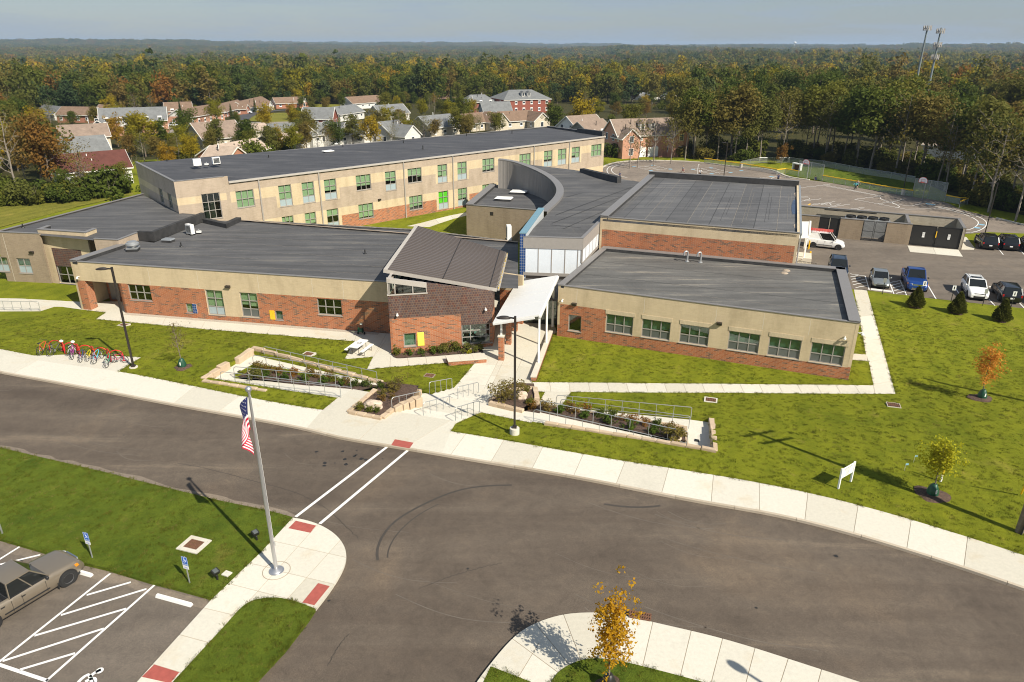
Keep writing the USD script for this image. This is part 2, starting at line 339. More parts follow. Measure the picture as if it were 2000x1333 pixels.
M['joint'] = plain('joint_sand',(0.36,0.29,0.21),0.95,vary=0.2)
M['stone'] = concrete_material('sandstone',(0.52,0.40,0.28),(0.60,0.50,0.38))
M['boulder'] = plain('boulder_stone',(0.55,0.44,0.34),0.9,vary=0.35,scale=3.0,bump=1.0,bscale=7)
M['limestone'] = plain('limestone_cap',(0.60,0.55,0.46),0.8,vary=0.06)
M['red_pad'] = plain('red_pad',(0.36,0.085,0.065),0.8,vary=0.15,scale=4)
M['gravel'] = plain('gravel',(0.42,0.37,0.30),0.95,vary=0.4,scale=14,bump=1.0,bscale=20)

def glass_material(name,tint,ior=1.6):
 return material(name,{'t':('transparent_bsdf',{'color':tint}),'g':('glossy_bsdf',{'color':(0.9,0.95,0.95),'roughness':0.02}),
      'f':('layer_weight',{'blend':.5}),'q':('math',{'math_type':'power','value2':4.0}),'q2':('math',{'math_type':'multiply_add','value2':.85,'value3':.07}),'m':('mix_closure',{})},
     [('f.facing','q.value1'),('q.value','q2.value1'),('q2.value','m.fac'),('t.BSDF','m.closure1'),('g.BSDF','m.closure2')],surface='m.closure')
M['glass'] = glass_material('tinted_glass',(0.86,0.93,0.86))
M['car_glass'] = plain('car_glass',(0.012,0.014,0.014),0.06,spec=0.6,vary=0.05)
M['frosted'] = plain('frosted_pane',(0.33,0.40,0.42),0.25,spec=0.6,vary=0.03)
M['grey_pane'] = plain('grey_lower_pane',(0.10,0.11,0.105),0.2,spec=0.6,vary=0.04)
M['blind'] = plain('roller_blind',(0.40,0.46,0.33),0.8,vary=0.03)
M['dim_blind'] = plain('dim_blind',(0.06,0.12,0.085),0.8,vary=0.08)
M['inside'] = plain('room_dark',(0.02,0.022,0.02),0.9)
M['lime_curtain'] = plain('lime_curtain',(0.20,0.72,0.05),0.8)
M['polycarb'] = plain('translucent_panel',(0.70,0.74,0.78),0.35,vary=0.03)

# ------------------------------------------------------------------ the lie of the land
def Zpx(s,pts):                                     # zoomed-picture coordinates -> photograph pixels
 k,ox,oy = s
 return [(ox + p[0] / k,oy + p[1] / k,*p[2:]) for p in pts]
LOW = -1.3                                           # the school stands 1.3 m below the street
CTRL = [(-80,668,0),(0,683,0),(67,695,0),(150,693,0),(275.5,698,0),(228,725.5,0),(405,760,0),(520,782,0),(630,801,0),(657,778,0),
  (880,843,0),(1000,864,0),(1215,900,0),(1380,925.6,0),(1535,953.6,0),(1670,985,0),(1794,1019.7,0),(1921,1059,0),(2000,1085,0),(2300,1200,0),
  (0,875,0),(571,1011,0),(-600,900,0),(-600,1700,0),(1000,1700,0),(2600,1700,0),(2500,1300,0),(-500,640,0.0),
  (-300,612,LOW),(0,608.6,LOW),(79,608,LOW),(105,600,LOW),(160,605,LOW),(187.7,623.7,LOW),(400,643.3,LOW),(560,656,LOW),(691.7,666.8,LOW),
  (672.5,702,LOW),(729,697,LOW),(717,722,LOW),(790,716,LOW),(860,710,LOW),(927,710,LOW),(884,761,LOW + 0.05),(860,766,-0.95),(839,770,-0.6),
  (492,688,0.0),(440,716,0.02),(400,745,0.0),(517,765,0.0),(560,704,-0.1),(650,727,-0.35),(738,750,-0.6),(776,759,-0.6),(817,766,-0.6),
  (100,655,-0.35),(300,665,-0.5),(420,668,-0.6),(560,680,-0.55),(120,640,-0.8),(640,700,-0.8),
  (937,810,-0.42),(1037,829,-0.42),(1210,851,-0.22),(1382,880,-0.06),(1393,860,-0.15),(1391,822,-0.65),(1348,818,-0.9),(1220,804,-1.1),(1086,792,LOW),(1051,789,LOW),
  (1045,765,LOW),(1300,767,LOW),(1749,770,LOW),(1700,660,LOW),(1693,567,LOW),(1550,768,LOW),(1550,850,-0.55),(1850,860,-0.6),(1741.6,574,LOW),(1804,581.7,LOW),(1932,595.6,LOW),(2000,602.7,LOW),(2300,640,LOW),
  (1080,655,LOW),(1660,742,LOW),(1400,705,LOW),(1200,672,LOW),(100,563,LOW),(0,551,LOW),(-300,530,LOW),(0,440,LOW),(-300,440,LOW)]
_cx = np.array([G(*c) for c in CTRL])
_back = np.array([[x,y,LOW] for x in (-90,-60,-20,20,60,100) for y in (80,110,150)] + [[-120,60,LOW],[-160,90,LOW],[-200,40,0],[120,60,LOW],[160,40,LOW],[150,20,0],[-150,-20,0],[150,-20,0],[-250,150,LOW],[250,150,LOW],[-250,-30,0],[250,-30,0]])
_cx = np.vstack([_cx,_back])
_near = LinearNDInterpolator(_cx[:,:2],_cx[:,2])
def far_z(x,y):
 x,y = np.asarray(x,float),np.asarray(y,float)
 d = np.hypot(x,y)
 z = np.interp(d,[0,170,260,400,650,1100,1800,2600,3600,5200,7500,12000],[LOW,LOW,-2.5,-6.0,-15,-22,-23,-18,-9,3.0,10,12])
 p = np.stack([x / 520.0 + 3.1,y / 520.0,0 * x],-1); q = np.stack([x / 1900.0 + 9.7,y / 1500.0 + 2.2,0 * x],-1)
 amp = np.interp(d,[0,220,600,1500,4000,8000],[0,0,4,13,20,20])
 amp2 = np.interp(d,[0,700,1500,3000,5000,9000],[0,3,16,26,34,34])
 return z + amp * (meshkit.fbm(p,3,5) - 0.5) * 2 + amp2 * (meshkit.fbm(q,2,8) - 0.5) * 2
def land_z(x,y):
 x,y = np.asarray(x,float),np.asarray(y,float)
 n,f = _near(np.stack([x,y],-1)),far_z(x,y)
 d = np.hypot(x,y); w = np.clip((d - 135) / 40,0,1)
 n = np.where(np.isnan(n),f,n)
 return n * (1 - w) + f * w
_ts = np.geomspace(15,14000,2600)
def T(px,py):
 """the point of the land under a pixel"""
 px,py = float(px),float(py); d = ray(px,py); lo,hi = 0.0,0.0; ts = _ts
 for n in (0,1):
  p = EYE + ts[:,None] * d; i = int(np.argmax(p[:,2] <= land_z(p[:,0],p[:,1]))); i = max(i,1) if p[i,2] <= float(land_z(p[i,0],p[i,1])) else len(ts) - 1
  ts = np.linspace(ts[i - 1],ts[i],60)
 return EYE + d * ts[i] if n == 0 else EYE + d * ts[30]
def drape(poly,cell,off=0.0,zf=land_z,wobble=0.0,sides=0.0):
 """a sheet over the polygon that follows the land"""
 mb = MB(); V,F,ix = [],[],{}
 x0,y0,x1,y1 = poly.bounds; prep = shapely.prepared.prep(poly)
 def vid(x,y):
  k = (round(x,3),round(y,3))
  if k not in ix:ix[k] = len(V); V.append(k)
  return ix[k]
 for i in range(int(np.floor(x0 / cell)),int(np.ceil(x1 / cell))):
  for j in range(int(np.floor(y0 / cell)),int(np.ceil(y1 / cell))):
   b = sbox(i * cell,j * cell,(i + 1) * cell,(j + 1) * cell)
   if prep.contains(b):
    a = [vid(i * cell,j * cell),vid((i + 1) * cell,j * cell),vid((i + 1) * cell,(j + 1) * cell),vid(i * cell,(j + 1) * cell)]
    F += [[a[0],a[1],a[2]],[a[0],a[2],a[3]]]
   elif prep.intersects(b):
    for g in polys(poly.intersection(b)):
     v,f = tri(g); w = [vid(*p) for p in v]
     F += [[w[q] for q in t] for t in f if len({w[q] for q in t}) == 3]
 V = np.array(V); z = zf(V[:,0],V[:,1]) + off
 if wobble:z = z + wobble * (meshkit.fbm(np.c_[V / 1.7,0 * z],3,4) - 0.5)
 mb.add(np.c_[V,z],np.array(F))
 if sides:
  for g in polys(poly):
   for ring in [g.exterior,*g.interiors]:
    r = np.array(ring.segmentize(cell).coords)[:-1]; k = len(r); i = np.arange(k); j = (i + 1) % k; zz = zf(r[:,0],r[:,1]) + off
    mb.add(np.vstack([np.c_[r,zz - sides],np.c_[r,zz]]),np.c_[i,j,j + k,i + k])
 return mb
def ragged(g,amp,seed):
 """the polygon with an uneven outline"""
 out = []
 for q in polys(g):
  r = np.array(q.exterior.segmentize(.35).coords)[:-1]; r = r + amp * 2 * (np.stack([meshkit.noise(np.c_[r / .9,0 * r[:,0] + k],seed + k) for k in (0,1)],1) - .5); out.append(Polygon(r).buffer(0))
 return unary_union(out)
def P(pts,z=None):return Polygon(GXY(pts,z)).buffer(0)
def plane_prism(mb,poly,zf,th):
 """prism whose top follows zf(x, y)"""
 for g in polys(poly):
  g = shapely.geometry.polygon.orient(g); v,f = tri(g)
  mb.add(np.c_[v,zf(v[:,0],v[:,1])],f)
  for ring in [g.exterior,*g.interiors]:
   r = np.array(ring.coords)[:-1]; k = len(r); i = np.arange(k); j = (i + 1) % k; z = zf(r[:,0],r[:,1])
   mb.add(np.vstack([np.c_[r,z - th],np.c_[r,z]]),np.c_[i,j,j + k,i + k])
 return mb
def zplane(pxz):
 v = np.array([G(*p) for p in pxz]); co = np.linalg.lstsq(np.c_[v[:,:2],np.ones(len(v))],v[:,2],rcond=None)[0]
 return lambda x,y:co[0] * np.asarray(x) + co[1] * np.asarray(y) + co[2]
def flat(z):return lambda x,y:np.full(np.shape(x),float(z))
def strip(pts,w,zf,closed=False):
 """a flat painted line along world xy points"""
 mb = MB(); p = np.asarray(pts,float)[:,:2]
 t = np.gradient(p,axis=0); t /= np.linalg.norm(t,axis=1,keepdims=True); n = np.c_[-t[:,1],t[:,0]] * w / 2
 a,b = p + n,p - n; k = len(p); i = np.arange(k - 1)
 v = np.vstack([a,b]); mb.add(np.c_[v,zf(v[:,0],v[:,1])],np.c_[i + k,i + k + 1,i + 1,i])
 return mb

# ------------------------------------------------------------------ ground: far land, lawns
HARD = []                                            # everything paved, to be cut out of the lawn
KERB = [(-300,668),(-80,712),(0,727),(200,764),(380,798),(590,837),(660,854),(759,871),(862,888),(933,900),(1100,928),(1240,955),(1380,982),(1525,1008),(1727,1061),(2000,1150),(2300,1262),(2700,1420)]
NORTH = [(-300,625),(-80,669),(0,690),(120,711),(228,725.5),(405,760),(630,801)]
NORTH2 = [(880,842.7),(1082,877),(1215,900),(1380,925.6),(1535,953.6),(1670,985),(1794,1019.7),(1921,1059),(2000,1085),(2300,1188),(2700,1330)]
kerb_w = spline(GXY(KERB,0),160); north_w = spline(GXY(NORTH,0),60); north2_w = spline(GXY(NORTH2,0),100)
kerb_in = np.array(LineString(kerb_w).parallel_offset(0.16,'left').coords)

# walks and landings: (pixels at height z), each becomes a set of slabs
def cut_slabs(poly,lines,gap=0.028):
 out = polys(poly)
 for a,b in lines:
  a,b = np.array(a),np.array(b); d = (b - a) / np.linalg.norm(b - a); L = LineString([a - d * 0.6,b + d * 0.6]).buffer(gap / 2,cap_style='flat')
  out = [q for g in out for q in polys(g.difference(L))]
 return [g for g in out if g.area > 0.02]
def paved(name,poly,lines,zf,matname='concrete',label=None,th=0.2,gap=0.028):
 t = thing(name,kind='structure',label=label)
 part(t,'bed',plane_prism(MB(),poly.buffer(-0.01),lambda x,y:zf(x,y) - 0.015,th),M['joint'])
 for g in cut_slabs(poly,lines,gap):
  part(t,'slab',plane_prism(MB(),g,zf,th),M[matname])
 HARD.append(poly)
 return t
def rungs(a,b,n0,n1,step,jitter=0):
 """joint lines across the strip between two polylines every step metres"""
 a,b = np.asarray(a),np.asarray(b); L = LineString(a); out = []
 s = n0
 while s < L.length - n1:
  p = L.interpolate(s); B = LineString(b); q = B.interpolate(B.project(p)); out.append(((p.x,p.y),(q.x,q.y))); s += step
 return out

# street side walk, west and east
i0 = int(np.argmin(np.linalg.norm(kerb_in - np.array(G(590,837,0)[:2]),axis=1)))
i1 = int(np.argmin(np.linalg.norm(kerb_in - np.array(G(868,889,0)[:2]),axis=1)))
west = Polygon(np.vstack([kerb_in[:i0 + 1],north_w[::-1]])).buffer(0)
east = Polygon(np.vstack([kerb_in[i1:],north2_w[::-1]])).buffer(0)
paved('sidewalk',west,[tuple(map(tuple,(G(*p,0)[:2],G(*q,0)[:2]))) for p,q in (((26,730),(80,701)),((175,757),(228,727)),((380,755),(336,790)),((-70,712),(-25,684)),((470,772),(425,805)))],flat(0.0))
paved('sidewalk',east,rungs(north2_w,kerb_in,1.0,0.5,2.45),flat(0.0))
plaza = Polygon(np.vstack([GXY([(630,801),(657,778.5),(690,760.5),(721,766),(734,762),(782,757),(768,803),(890,823),(880,842.7)],0),kerb_in[i0:i1 + 1][::-1]])).buffer(0)
def joints(s,z,segs):
 return [(tuple(G(*Zpx(s,[p])[0],z)[:2]),tuple(G(*Zpx(s,[q])[0],z)[:2])) for p,q in segs]
S5,S6,S7z,SI,S3 = (5,380,650),(4.762,660,680),(4,920,700),(3.776,240,980),(2.941,880,1080)
paved('plaza',plaza,joints(S5,0,[((1250,755),(1050,935)),((1480,570),(1250,755))]) + joints(S6,0,[((1000,700),(560,960)),((400,660),(180,870))]),flat(0.0))
kb = Polygon(np.vstack([kerb_w,kerb_in[::-1]])).buffer(0)
k = thing('kerb',kind='structure')
for g in cut_slabs(kb,rungs(kerb_in,kerb_w,2,1,3.0),0.02):
 part(k,'kerb_stone',plane_prism(MB(),g,flat(0.006),0.25),M['kerb'])
HARD.append(kb)
bike_pad = P([(-80,664),(0,682),(67,695),(150,692.5),(275.5,698),(229,727),(120,717),(0,697),(-80,676)],0).difference(west)
paved('bicycle_pad',bike_pad,joints((3.702,0,400),0,[((845,1205),(1020,1103))]),flat(0.0))

# stairs and ramps down to the door
def stairs(name,A,B,zA,zB,n,label):
 """A, B: (left, right) pixels of the top and bottom edge"""
 a0,a1,b0,b1 = G(*A[0],zA),G(*A[1],zA),G(*B[0],zB),G(*B[1],zB)
 t = thing(name,label,'stairs')
 for k in range(n):
  f0,f1 = k / n,(k + 1) / n; z = zA - (zA - zB) * (k + 1) / (n + 1)
  q = [a0 + (b0 - a0) * f0,a1 + (b1 - a1) * f0,a1 + (b1 - a1) * f1,a0 + (b0 - a0) * f1]
  part(t,'step',MB().prism(Polygon([p[:2] for p in q]),zB - 0.3,z),M['concrete'])
 HARD.append(Polygon([p[:2] for p in (a0,a1,b1,b0)]).buffer(0.02))
 return a0,a1,b0,b1
st1 = stairs('stairs',((768,803),(890,823)),((815,787),(940,808)),0,-0.6,4,'pale concrete steps beside the boulder planter, the flight nearer the street')
st2 = stairs('stairs',((839,770),(952,788.5)),((884,761),(990,779)),-0.6,LOW,4,'pale concrete steps at the foot of the long walk to the entrance canopy')
mid = P([(817,766.5),(839,770),(952,788.5),(1023,803),(1056,808),(1037,829),(940,808),(815,787)],-0.6)
paved('landing',mid,joints(S6,-0.6,[((1050,400),(1010,500))]),flat(-0.6))
walk = P([(884,761),(926.8,710.5),(870,709),(860,709.8),(761,717.5),(716.5,722.5),(728.6,697),(719,698),(673,702),(691.7,666.8),(400,643.3),(187.7,623.7),(206.6,610.7),(160,605),(121.7,599.7),(105.5,599.7),(79,608.3),(0,608.6),(-200,606),(-200,578),(40,583.6),(157.8,590),(232,589),
  (300,590),(700,620),(900,640),(980,560),(1060,560),(1088,650),(1070,655),(1038,747),(1045,767),(1040,770),(990,779)],LOW)
# joints of the entrance walk
wj = joints((6.667,800,700),LOW,[((990,360),(1140,60)),((1065,365),(1215,50)),((1310,360),(1460,20)),((620,325),(1550,400)),((720,190),(1560,270)),((840,70),(1600,120))]) + \
 joints((9.09,640,690),LOW,[((1110,110),(1105,250)),((1420,100),(1440,220)),((1740,70),(1765,195)),((820,60),(1000,-180))]) + \
 joints((4.165,400,420),LOW,[((0,870),(-30,930)),((545,900),(500,970)),((1230,985),(1215,1028)),((1470,980),(1370,1153))]) + \
 joints((3.702,0,400),LOW,[((210,690),(280,720)),((885,790),(860,850)),((1200,810),(1170,880))])
paved('walkway',walk,wj,flat(LOW))
path = P([(1040,746.6),(1706,752.7),(1697,707),(1692.5,695),(1691,690),(1668,566),(1693,566.5),(1709.6,626),(1749,770),(1400,767.8),(1115,766),(1040,765.7)],LOW)
paved('walkway',path,joints((2.778,1040,500),LOW,[((x,690),(x + 8,742)) for x in (93,197)] + [((x,690 + (x - 300) * 0.008),(x + 12 + (x - 300) * 0.015,742 + (x - 300) * 0.008)) for x in (303,406,509,612,715,818,920,1023,1126,1230,1333,1437,1541,1645,1748)] + [((1850,702),(1858,750)),((1845,700),(1945,680)),((1826,575),(1912,560)),((1800,460),(1880,450)),((1780,330),(1855,322))]),flat(LOW))
link = P([(1065,765.5),(1115,766),(1096,793),(1086,795),(1051,789)],LOW)
paved('walkway',link,[],flat(LOW))
stub = P([(1664,691),(1692,692.6),(1695,706),(1662,703)],LOW)
paved('walkway',stub,[],flat(LOW))
cpath = P([(795,442),(822,436),(850,428.5),(880,421),(912,415),(913,421),(885,428),(858,437),(838,444)],LOW)
paved('walkway',cpath,joints((1,0,0),LOW,[((850,428),(858,437)),((880,421),(885,428))]),flat(LOW))
# ramps: lanes and landings
def ramp(name,quads,label):
 t = thing(name,label,'ramp')
 for q in quads:
  zf = zplane(q); g = Polygon([G(*p)[:2] for p in q]).buffer(0)
  part(t,'slab',plane_prism(MB(),g,zf,0.5),M['concrete']); HARD.append(g.buffer(0.01))
 return t
def shift(p,dxy):  # helper for widths in world
 return (p[0] + dxy[0],p[1] + dxy[1],p[2])
ramp('access_ramp',[[(666,777.5,0.0),(433,749.5,-0.3),(459,739.5,-0.3),(687,760.5,0.0)],
     [(433,749.5,-0.3),(407,744.5,-0.3),(492,692,-0.3),(517,699.5,-0.3),(496,717,-0.3),(459,739.5,-0.3)],
     [(517,699.5,-0.3),(737,749.5,-0.6),(742,757.0,-0.6),(496,717,-0.3)],
     [(737,749.5,-0.6),(776,758,-0.6),(817,766.5,-0.6),(815,774,-0.6),(742,757,-0.6)]],
 'long pale concrete ramp with grey rails west of the steps, doubling back round a bed')
ro = GXY([(1055,806,-0.6),(1341,869,-0.95)]); ro = np.array(ro); dd = (ro[1] - ro[0]) / np.linalg.norm(ro[1] - ro[0]); nn = np.array([dd[1],-dd[0]]) * 1.5
rt = thing('access_ramp','long pale concrete ramp with grey rails east of the steps, with a sunken landing','ramp')
def world_slab(t,pts):
 v = np.array(pts); co = np.linalg.lstsq(np.c_[v[:,:2],np.ones(len(v))],v[:,2],rcond=None)[0]
 g = Polygon(v[:,:2]).buffer(0)
 part(t,'slab',plane_prism(MB(),g,lambda x,y:co[0] * np.asarray(x) + co[1] * np.asarray(y) + co[2],0.5),M['concrete']); HARD.append(g.buffer(0.01))
R0,R1 = np.r_[ro[0],-0.6],np.r_[ro[1],-0.95]; R0o,R1o = np.r_[ro[0] + nn,-0.6],np.r_[ro[1] + nn,-0.95]
world_slab(rt,[R0o,R1o,R1,R0])
U1,U0 = G(1348,820,-0.95),G(1086,795,LOW); L1,L0 = G(1337,838,-0.95),G(1075,803,LOW)
W1,W2 = G(1384,825,-0.95),np.r_[(ro[1] + nn + dd * 1.7),-0.95]
world_slab(rt,[R1o,W2,W1,U1,L1,R1])
world_slab(rt,[U0,L0,L1,U1])
# planting beds
bed_l = Polygon([G(*p)[:2] for p in ((465,739,-0.2),(498,719,-0.2),(742,758,-0.5),(700,764,-0.1),(687,761.5,0))]).buffer(0)
bed_r = Polygon([R0[:2],R1[:2] ,L1[:2],L0[:2],G(1056,800,LOW)[:2],G(1024,801,-0.6)[:2]]).buffer(0)
pl1 = Polygon([G(*p)[:2] for p in ((682,806,0.0),(746,818,0.0),(768,803,0),(815,787,-0.6),(822,768,-0.55),(742,758,-0.5),(733,763.5,0),(721,766,0))]).buffer(0)
pl2 = Polygon([G(*p)[:2] for p in ((955,788,-0.6),(1023,803,-0.6),(1050,790,-1.0),(1045,764,LOW),(1000,762,LOW),(985,776,LOW))]).buffer(0)
for g in (bed_l,bed_r,pl1,pl2):HARD.append(g)

# road with its low-lying edges; the lot of the lower left corner
GRASS1 = [(-500,745),(-200,826),(0,875),(200,922),(340,957),(426,978),(519.5,997),(571,1011),(510,1078),(415,1169),(344,1149.5),(291,1136),(212,1112),(164,1100.5),(0,1052.8),(-300,965),(-500,900)]
NOSE = [(572,1011.5),(590,1014.5),(623,1024.8),(657.6,1047),(674.8,1074.8),(673,1102.4),(650.7,1144),(616,1190)]
GR2 = [(616,1190),(581.6,1177.3),(549.9,1169.3),(520.7,1168.6),(491.6,1174.6),(470.4,1189),(409.5,1255),(338,1333),(215,1470)]
lawn1 = P(GRASS1,0); nose_w = spline(GXY(NOSE,0),40).tolist(); gr2_w = spline(GXY(GR2[:-2],0),40).tolist() + GXY(GR2[-2:],0); isl = Polygon(nose_w + gr2_w[1:] + GXY([(130,1470),(266.5,1333),(415,1169),(510,1078)],0)).buffer(0)
lawn2 = Polygon(gr2_w + GXY([(380,1470),(498,1333),(557.8,1268.7),(602.8,1210.4)],0)).buffer(0)
ISL = Zpx(S3,[(40,930),(150,744),(220,650),(370,480),(500,400),(650,355),(800,343),(940,350),(1150,395),(1550,490),(1990,625),(2700,860),(3400,1130)])
INN = Zpx(S3,[(500,930),(540,820),(580,744),(620,690),(720,630),(830,608),(1000,630),(1170,672),(1430,740),(2000,900),(2600,1110)])
isl2_out = Polygon(np.vstack([spline(GXY(ISL,0),90),GXY([(2200,1800),(700,1800)],0)])).buffer(0)
isl2_in = Polygon(np.vstack([spline(GXY(INN,0),60),GXY([(1600,1700),(1000,1700)],0)])).buffer(0).union(P(Zpx(S3,[(232,655),(460,744),(520,930),(60,930),(190,744)]),0))
road_all = Polygon(np.vstack([kerb_w,GXY([(3200,1900),(-900,1900),(-900,800)],0)])).buffer(0)
LOT = P([(-500,900),(-300,965),(0,1052.8),(164,1100.5),(212,1112),(291,1136),(344,1149.5),(415.7,1169.3),(266.5,1333),(130,1470),(0,1800),(-900,1800)],0)
RZ = -0.13
road = road_all.difference(LOT)
rd = thing('road',kind='structure')
part(rd,'asphalt',drape(road.difference(unary_union([lawn1,isl,lawn2,isl2_out]).buffer(-0.3)),4.0,0,flat(RZ)),M['asphalt'])
def px_line(pts,z,w,n=None,off=0.004):
 q = np.array(GXY(pts,z)); q = spline(q,n) if n else resample(q,max(2,len(q)) if len(q) > 2 else 2)
 return strip(q,w,flat(z + off))
part(rd,'crosswalk_line',px_line([(756.5,873),(577.5,1010)],RZ,0.17),M['white_paint'])
part(rd,'crosswalk_line',px_line([(796,880.5),(624.5,1023.5)],RZ,0.17),M['white_paint'])
for pts,w in (([(738,1095),(741,1060),(765,1025),(800,1000),(850,975),(905,956),(960,949),(1000,948)],0.13),([(757,1090),(765,1060),(797,1022),(857,985)],0.07),([(1180,985),(1240,991),(1290,988)],0.15)):
 part(rd,'tyre_mark',px_line(pts,RZ,w,24,0.003),M['tyre_mark'])
for pts in ([(345,905),(430,922),(500,941),(560,957),(600,973),(640,996),(672,1025),(700,1052)],[(520,1290),(560,1255),(600,1225)],[(640,1300),(662,1262),(680,1240)],[(820,1150),(900,1120),(980,1100)]):
 q = spline(np.array(GXY(pts,RZ)),60); q += rng.normal(0,0.02,q.shape)
 part(rd,'crack',strip(q,0.022,flat(RZ + 0.003)),M['tar'])
M['scuff'] = plain('pale_scuff',(.128,.106,.085),.9,vary=.25,scale=1.5)
rs_ = np.random.default_rng(12)
for k in range(34):
 f = rs_.random(); i = int(rs_.uniform(30,118)); n = int(rs_.uniform(5,16)); q = np.array(kerb_w)[i:i + n]
 if len(q) < 4:continue
 t_ = np.gradient(q,axis=0); t_ /= np.linalg.norm(t_,axis=1,keepdims=True); q = q + np.c_[t_[:,1],-t_[:,0]] * (1.0 + 11 * f + .5 * np.sin(np.linspace(0,3,len(q)))[:,None]); L_ = LineString(q)
 if road.contains(L_):part(rd,'scuff_mark',strip(spline(q,30),rs_.uniform(.02,.05),flat(RZ + .002)),M['scuff'])
mbs = MB()
for k in range(26):
 c = G(690 + rng.normal(0,45),893 + rng.normal(0,12),RZ) if k < 15 else G(rng.uniform(100,1900),rng.uniform(820,1280),RZ)
 if road.contains(Point(c[:2])):
  r = rng.uniform(0.05,0.14); a = np.linspace(0,2 * np.pi,10)[:-1]; rr = r * rng.uniform(0.7,1.2,9)
  mbs.add(np.vstack([[c[0],c[1],RZ + 0.0035],np.c_[c[0] + rr * np.cos(a),c[1] + rr * np.sin(a),np.full(9,RZ + 0.0035)]]),[[0,1 + i,1 + (i + 1) % 9] for i in range(9)])
part(rd,'tar_spot',mbs,M['tar'],kind='stuff')
rv = LineString(GXY([(-500,745),(-200,826),(0,875),(200,922),(340,957),(426,978),(519.5,997),(571,1011)],0))
ed = rv.buffer(0.42,single_sided=True).union(rv.buffer(-0.01)).difference(lawn1)
part(rd,'dusty_edge',drape(ragged(ed.buffer(-0.02).intersection(road),.14,5),2.0,0.004,flat(RZ)),M['dust'])
pk = thing('parking_lot',kind='structure')
part(pk,'asphalt',drape(LOT,4.0,0.001,flat(RZ)),M['asphalt_lot'])
SL = (3.777,0,980)
for a,b,w in (((815,530),(-60,1226),0.11),((1155,603),(340,1325),0.11),((-10,1202),(350,1323),0.14),((965,595),(640,690),0.11),((1080,645),(450,838),0.11),((930,790),(255,990),0.11),((765,937),(20,1177),0.11),((553,1119),(145,1241),0.11),((155,327),(-20,437),0.11),((297,393),(-10,467),0.11)):
 part(pk,'painted_line',px_line(Zpx(SL,[a,b]),RZ,w),M['white_paint'])
sym = [Zpx(SL,[(690,1345),(665,1290),(645,1278),(600,1310),(575,1340),(580,1400),(640,1440),(720,1420)]),Zpx(SL,[(665,1295),(690,1270),(745,1240)]),Zpx(SL,[(630,1330),(690,1305),(700,1340)])]
for q in sym:part(pk,'wheelchair_symbol',px_line(q,RZ,0.13,20),M['white_paint'])
part(pk,'wheelchair_symbol',MB().prism(Point(G(*Zpx(SL,[(735,1247)])[0],RZ)[:2]).buffer(0.14),RZ,RZ + 0.004),M['white_paint'])
rv2 = LineString(GXY([(-300,965),(0,1052.8),(164,1100.5),(212,1112),(291,1136),(344,1149.5),(415.7,1169.3)],0))
part(pk,'dusty_edge',drape(ragged(rv2.buffer(0.5).intersection(LOT).difference(lawn1),.16,6),2.0,0.003,flat(RZ)),M['dust'])
il = paved('traffic_island_walk',isl,joints(SI,0,[((1105,290),(1660,415)),((925,452),(1090,490)),((1185,520),(1560,610)),((780,605),(1250,725)),((600,785),(830,840)),((405,978),(640,1042)),((195,1193),(430,1262)),((1440,165),(905,760)),((1625,260),(1210,720))]),flat(0.0),th=0.3)
pads = [Zpx(SI,q) for q in ([(1222,197),(1275,142),(1425,178),(1380,230)],[(1325,743),(1440,602),(1525,625),(1412,765)],[(140,1293),(232,1202),(415,1260),(350,1340)])] + [Zpx(S6,[(495,905),(530,850),(703,882),(665,935)])]
for q,t in zip(pads,(il,il,il,'/World/plaza')):
 part(t,'red_pad',MB().prism(P(q,0),-0.02,0.008),M['red_pad'])
ring2 = isl2_out.difference(isl2_in)
paved('traffic_island_walk',ring2,joints(S3,0,[((650,358),(747,612)),((990,365),(958,570)),((1162,395),(1102,655)),((1383,443),(1320,705)),((1562,493),(1497,744)),((1748,550),(1697,744)),((1938,612),(1890,760)),((2130,672),(2080,860)),((490,410),(680,640)),((350,490),(580,660)),((470,580),(390,712))]),flat(0.0),th=0.3)
for g,nm in ((lawn1,'lawn'),(lawn2,'lawn'),(isl2_in,'lawn')):
 p = part('/World',nm,drape(g.buffer(0.01),1.0,0.015,flat(0.0),0.05,0.22),M['lawn_near']); setdata(stage.GetPrimAtPath(p),kind='structure')

# rear: parking lot, play court
rear = P([(1540,540),(1560,470),(1565,430),(1697,462),(1873,484),(1905,486),(1905,470),(1985,478),(2100,497),(2300,540),(2300,645),(2000,602.7),(1932,595.6),(1855.5,587),(1804.5,581.7),(1772,577),(1741.6,574.4),(1693,567),(1668,566)],LOW)
r2 = thing('parking_lot',kind='structure'); part(r2,'asphalt',drape(rear,4.0,0,flat(LOW)),M['asphalt_lot']); HARD.append(rear)
S8 = (5.882,1660,480)
for a,b in (((175,350),(222,510)),((445,400),(505,555)),((575,395),(650,570)),((895,455),(990,615)),((1205,480),(1322,655)),((1600,620),(1665,690)),((1930,640),(2005,720)),((1700,30),(1762,105)),((1960,60),(2030,130)),((0,325),(178,350)),
   ((5,362),(95,345)),((15,388),(125,368)),((25,420),(170,388)),((35,450),(185,420)),((65,484),(200,458)),((460,425),(590,400)),((470,460),(600,425)),((485,490),(620,455)),((505,518),(640,490)),((530,550),(655,520))):
 part(r2,'painted_line',px_line(Zpx(S8,[a,b]),LOW,0.10),M['white_paint'])
padc = P(Zpx((4.444,1550,380),[(988,446),(1010,500),(1468,542),(1430,484)]),LOW); padd = P(Zpx((4.444,1550,380),[(1478,370),(1500,373),(1570,465),(1565,482),(1450,480)]),LOW)
paved('bin_store_apron',padc,joints((4.444,1550,380),LOW,[((1208,460),(1238,525))]),flat(LOW + 0.03)); paved('bin_store_apron',padd,[],flat(LOW + 0.03))
SC,SD = (5.263,1180,300),(5.263,1540,310)
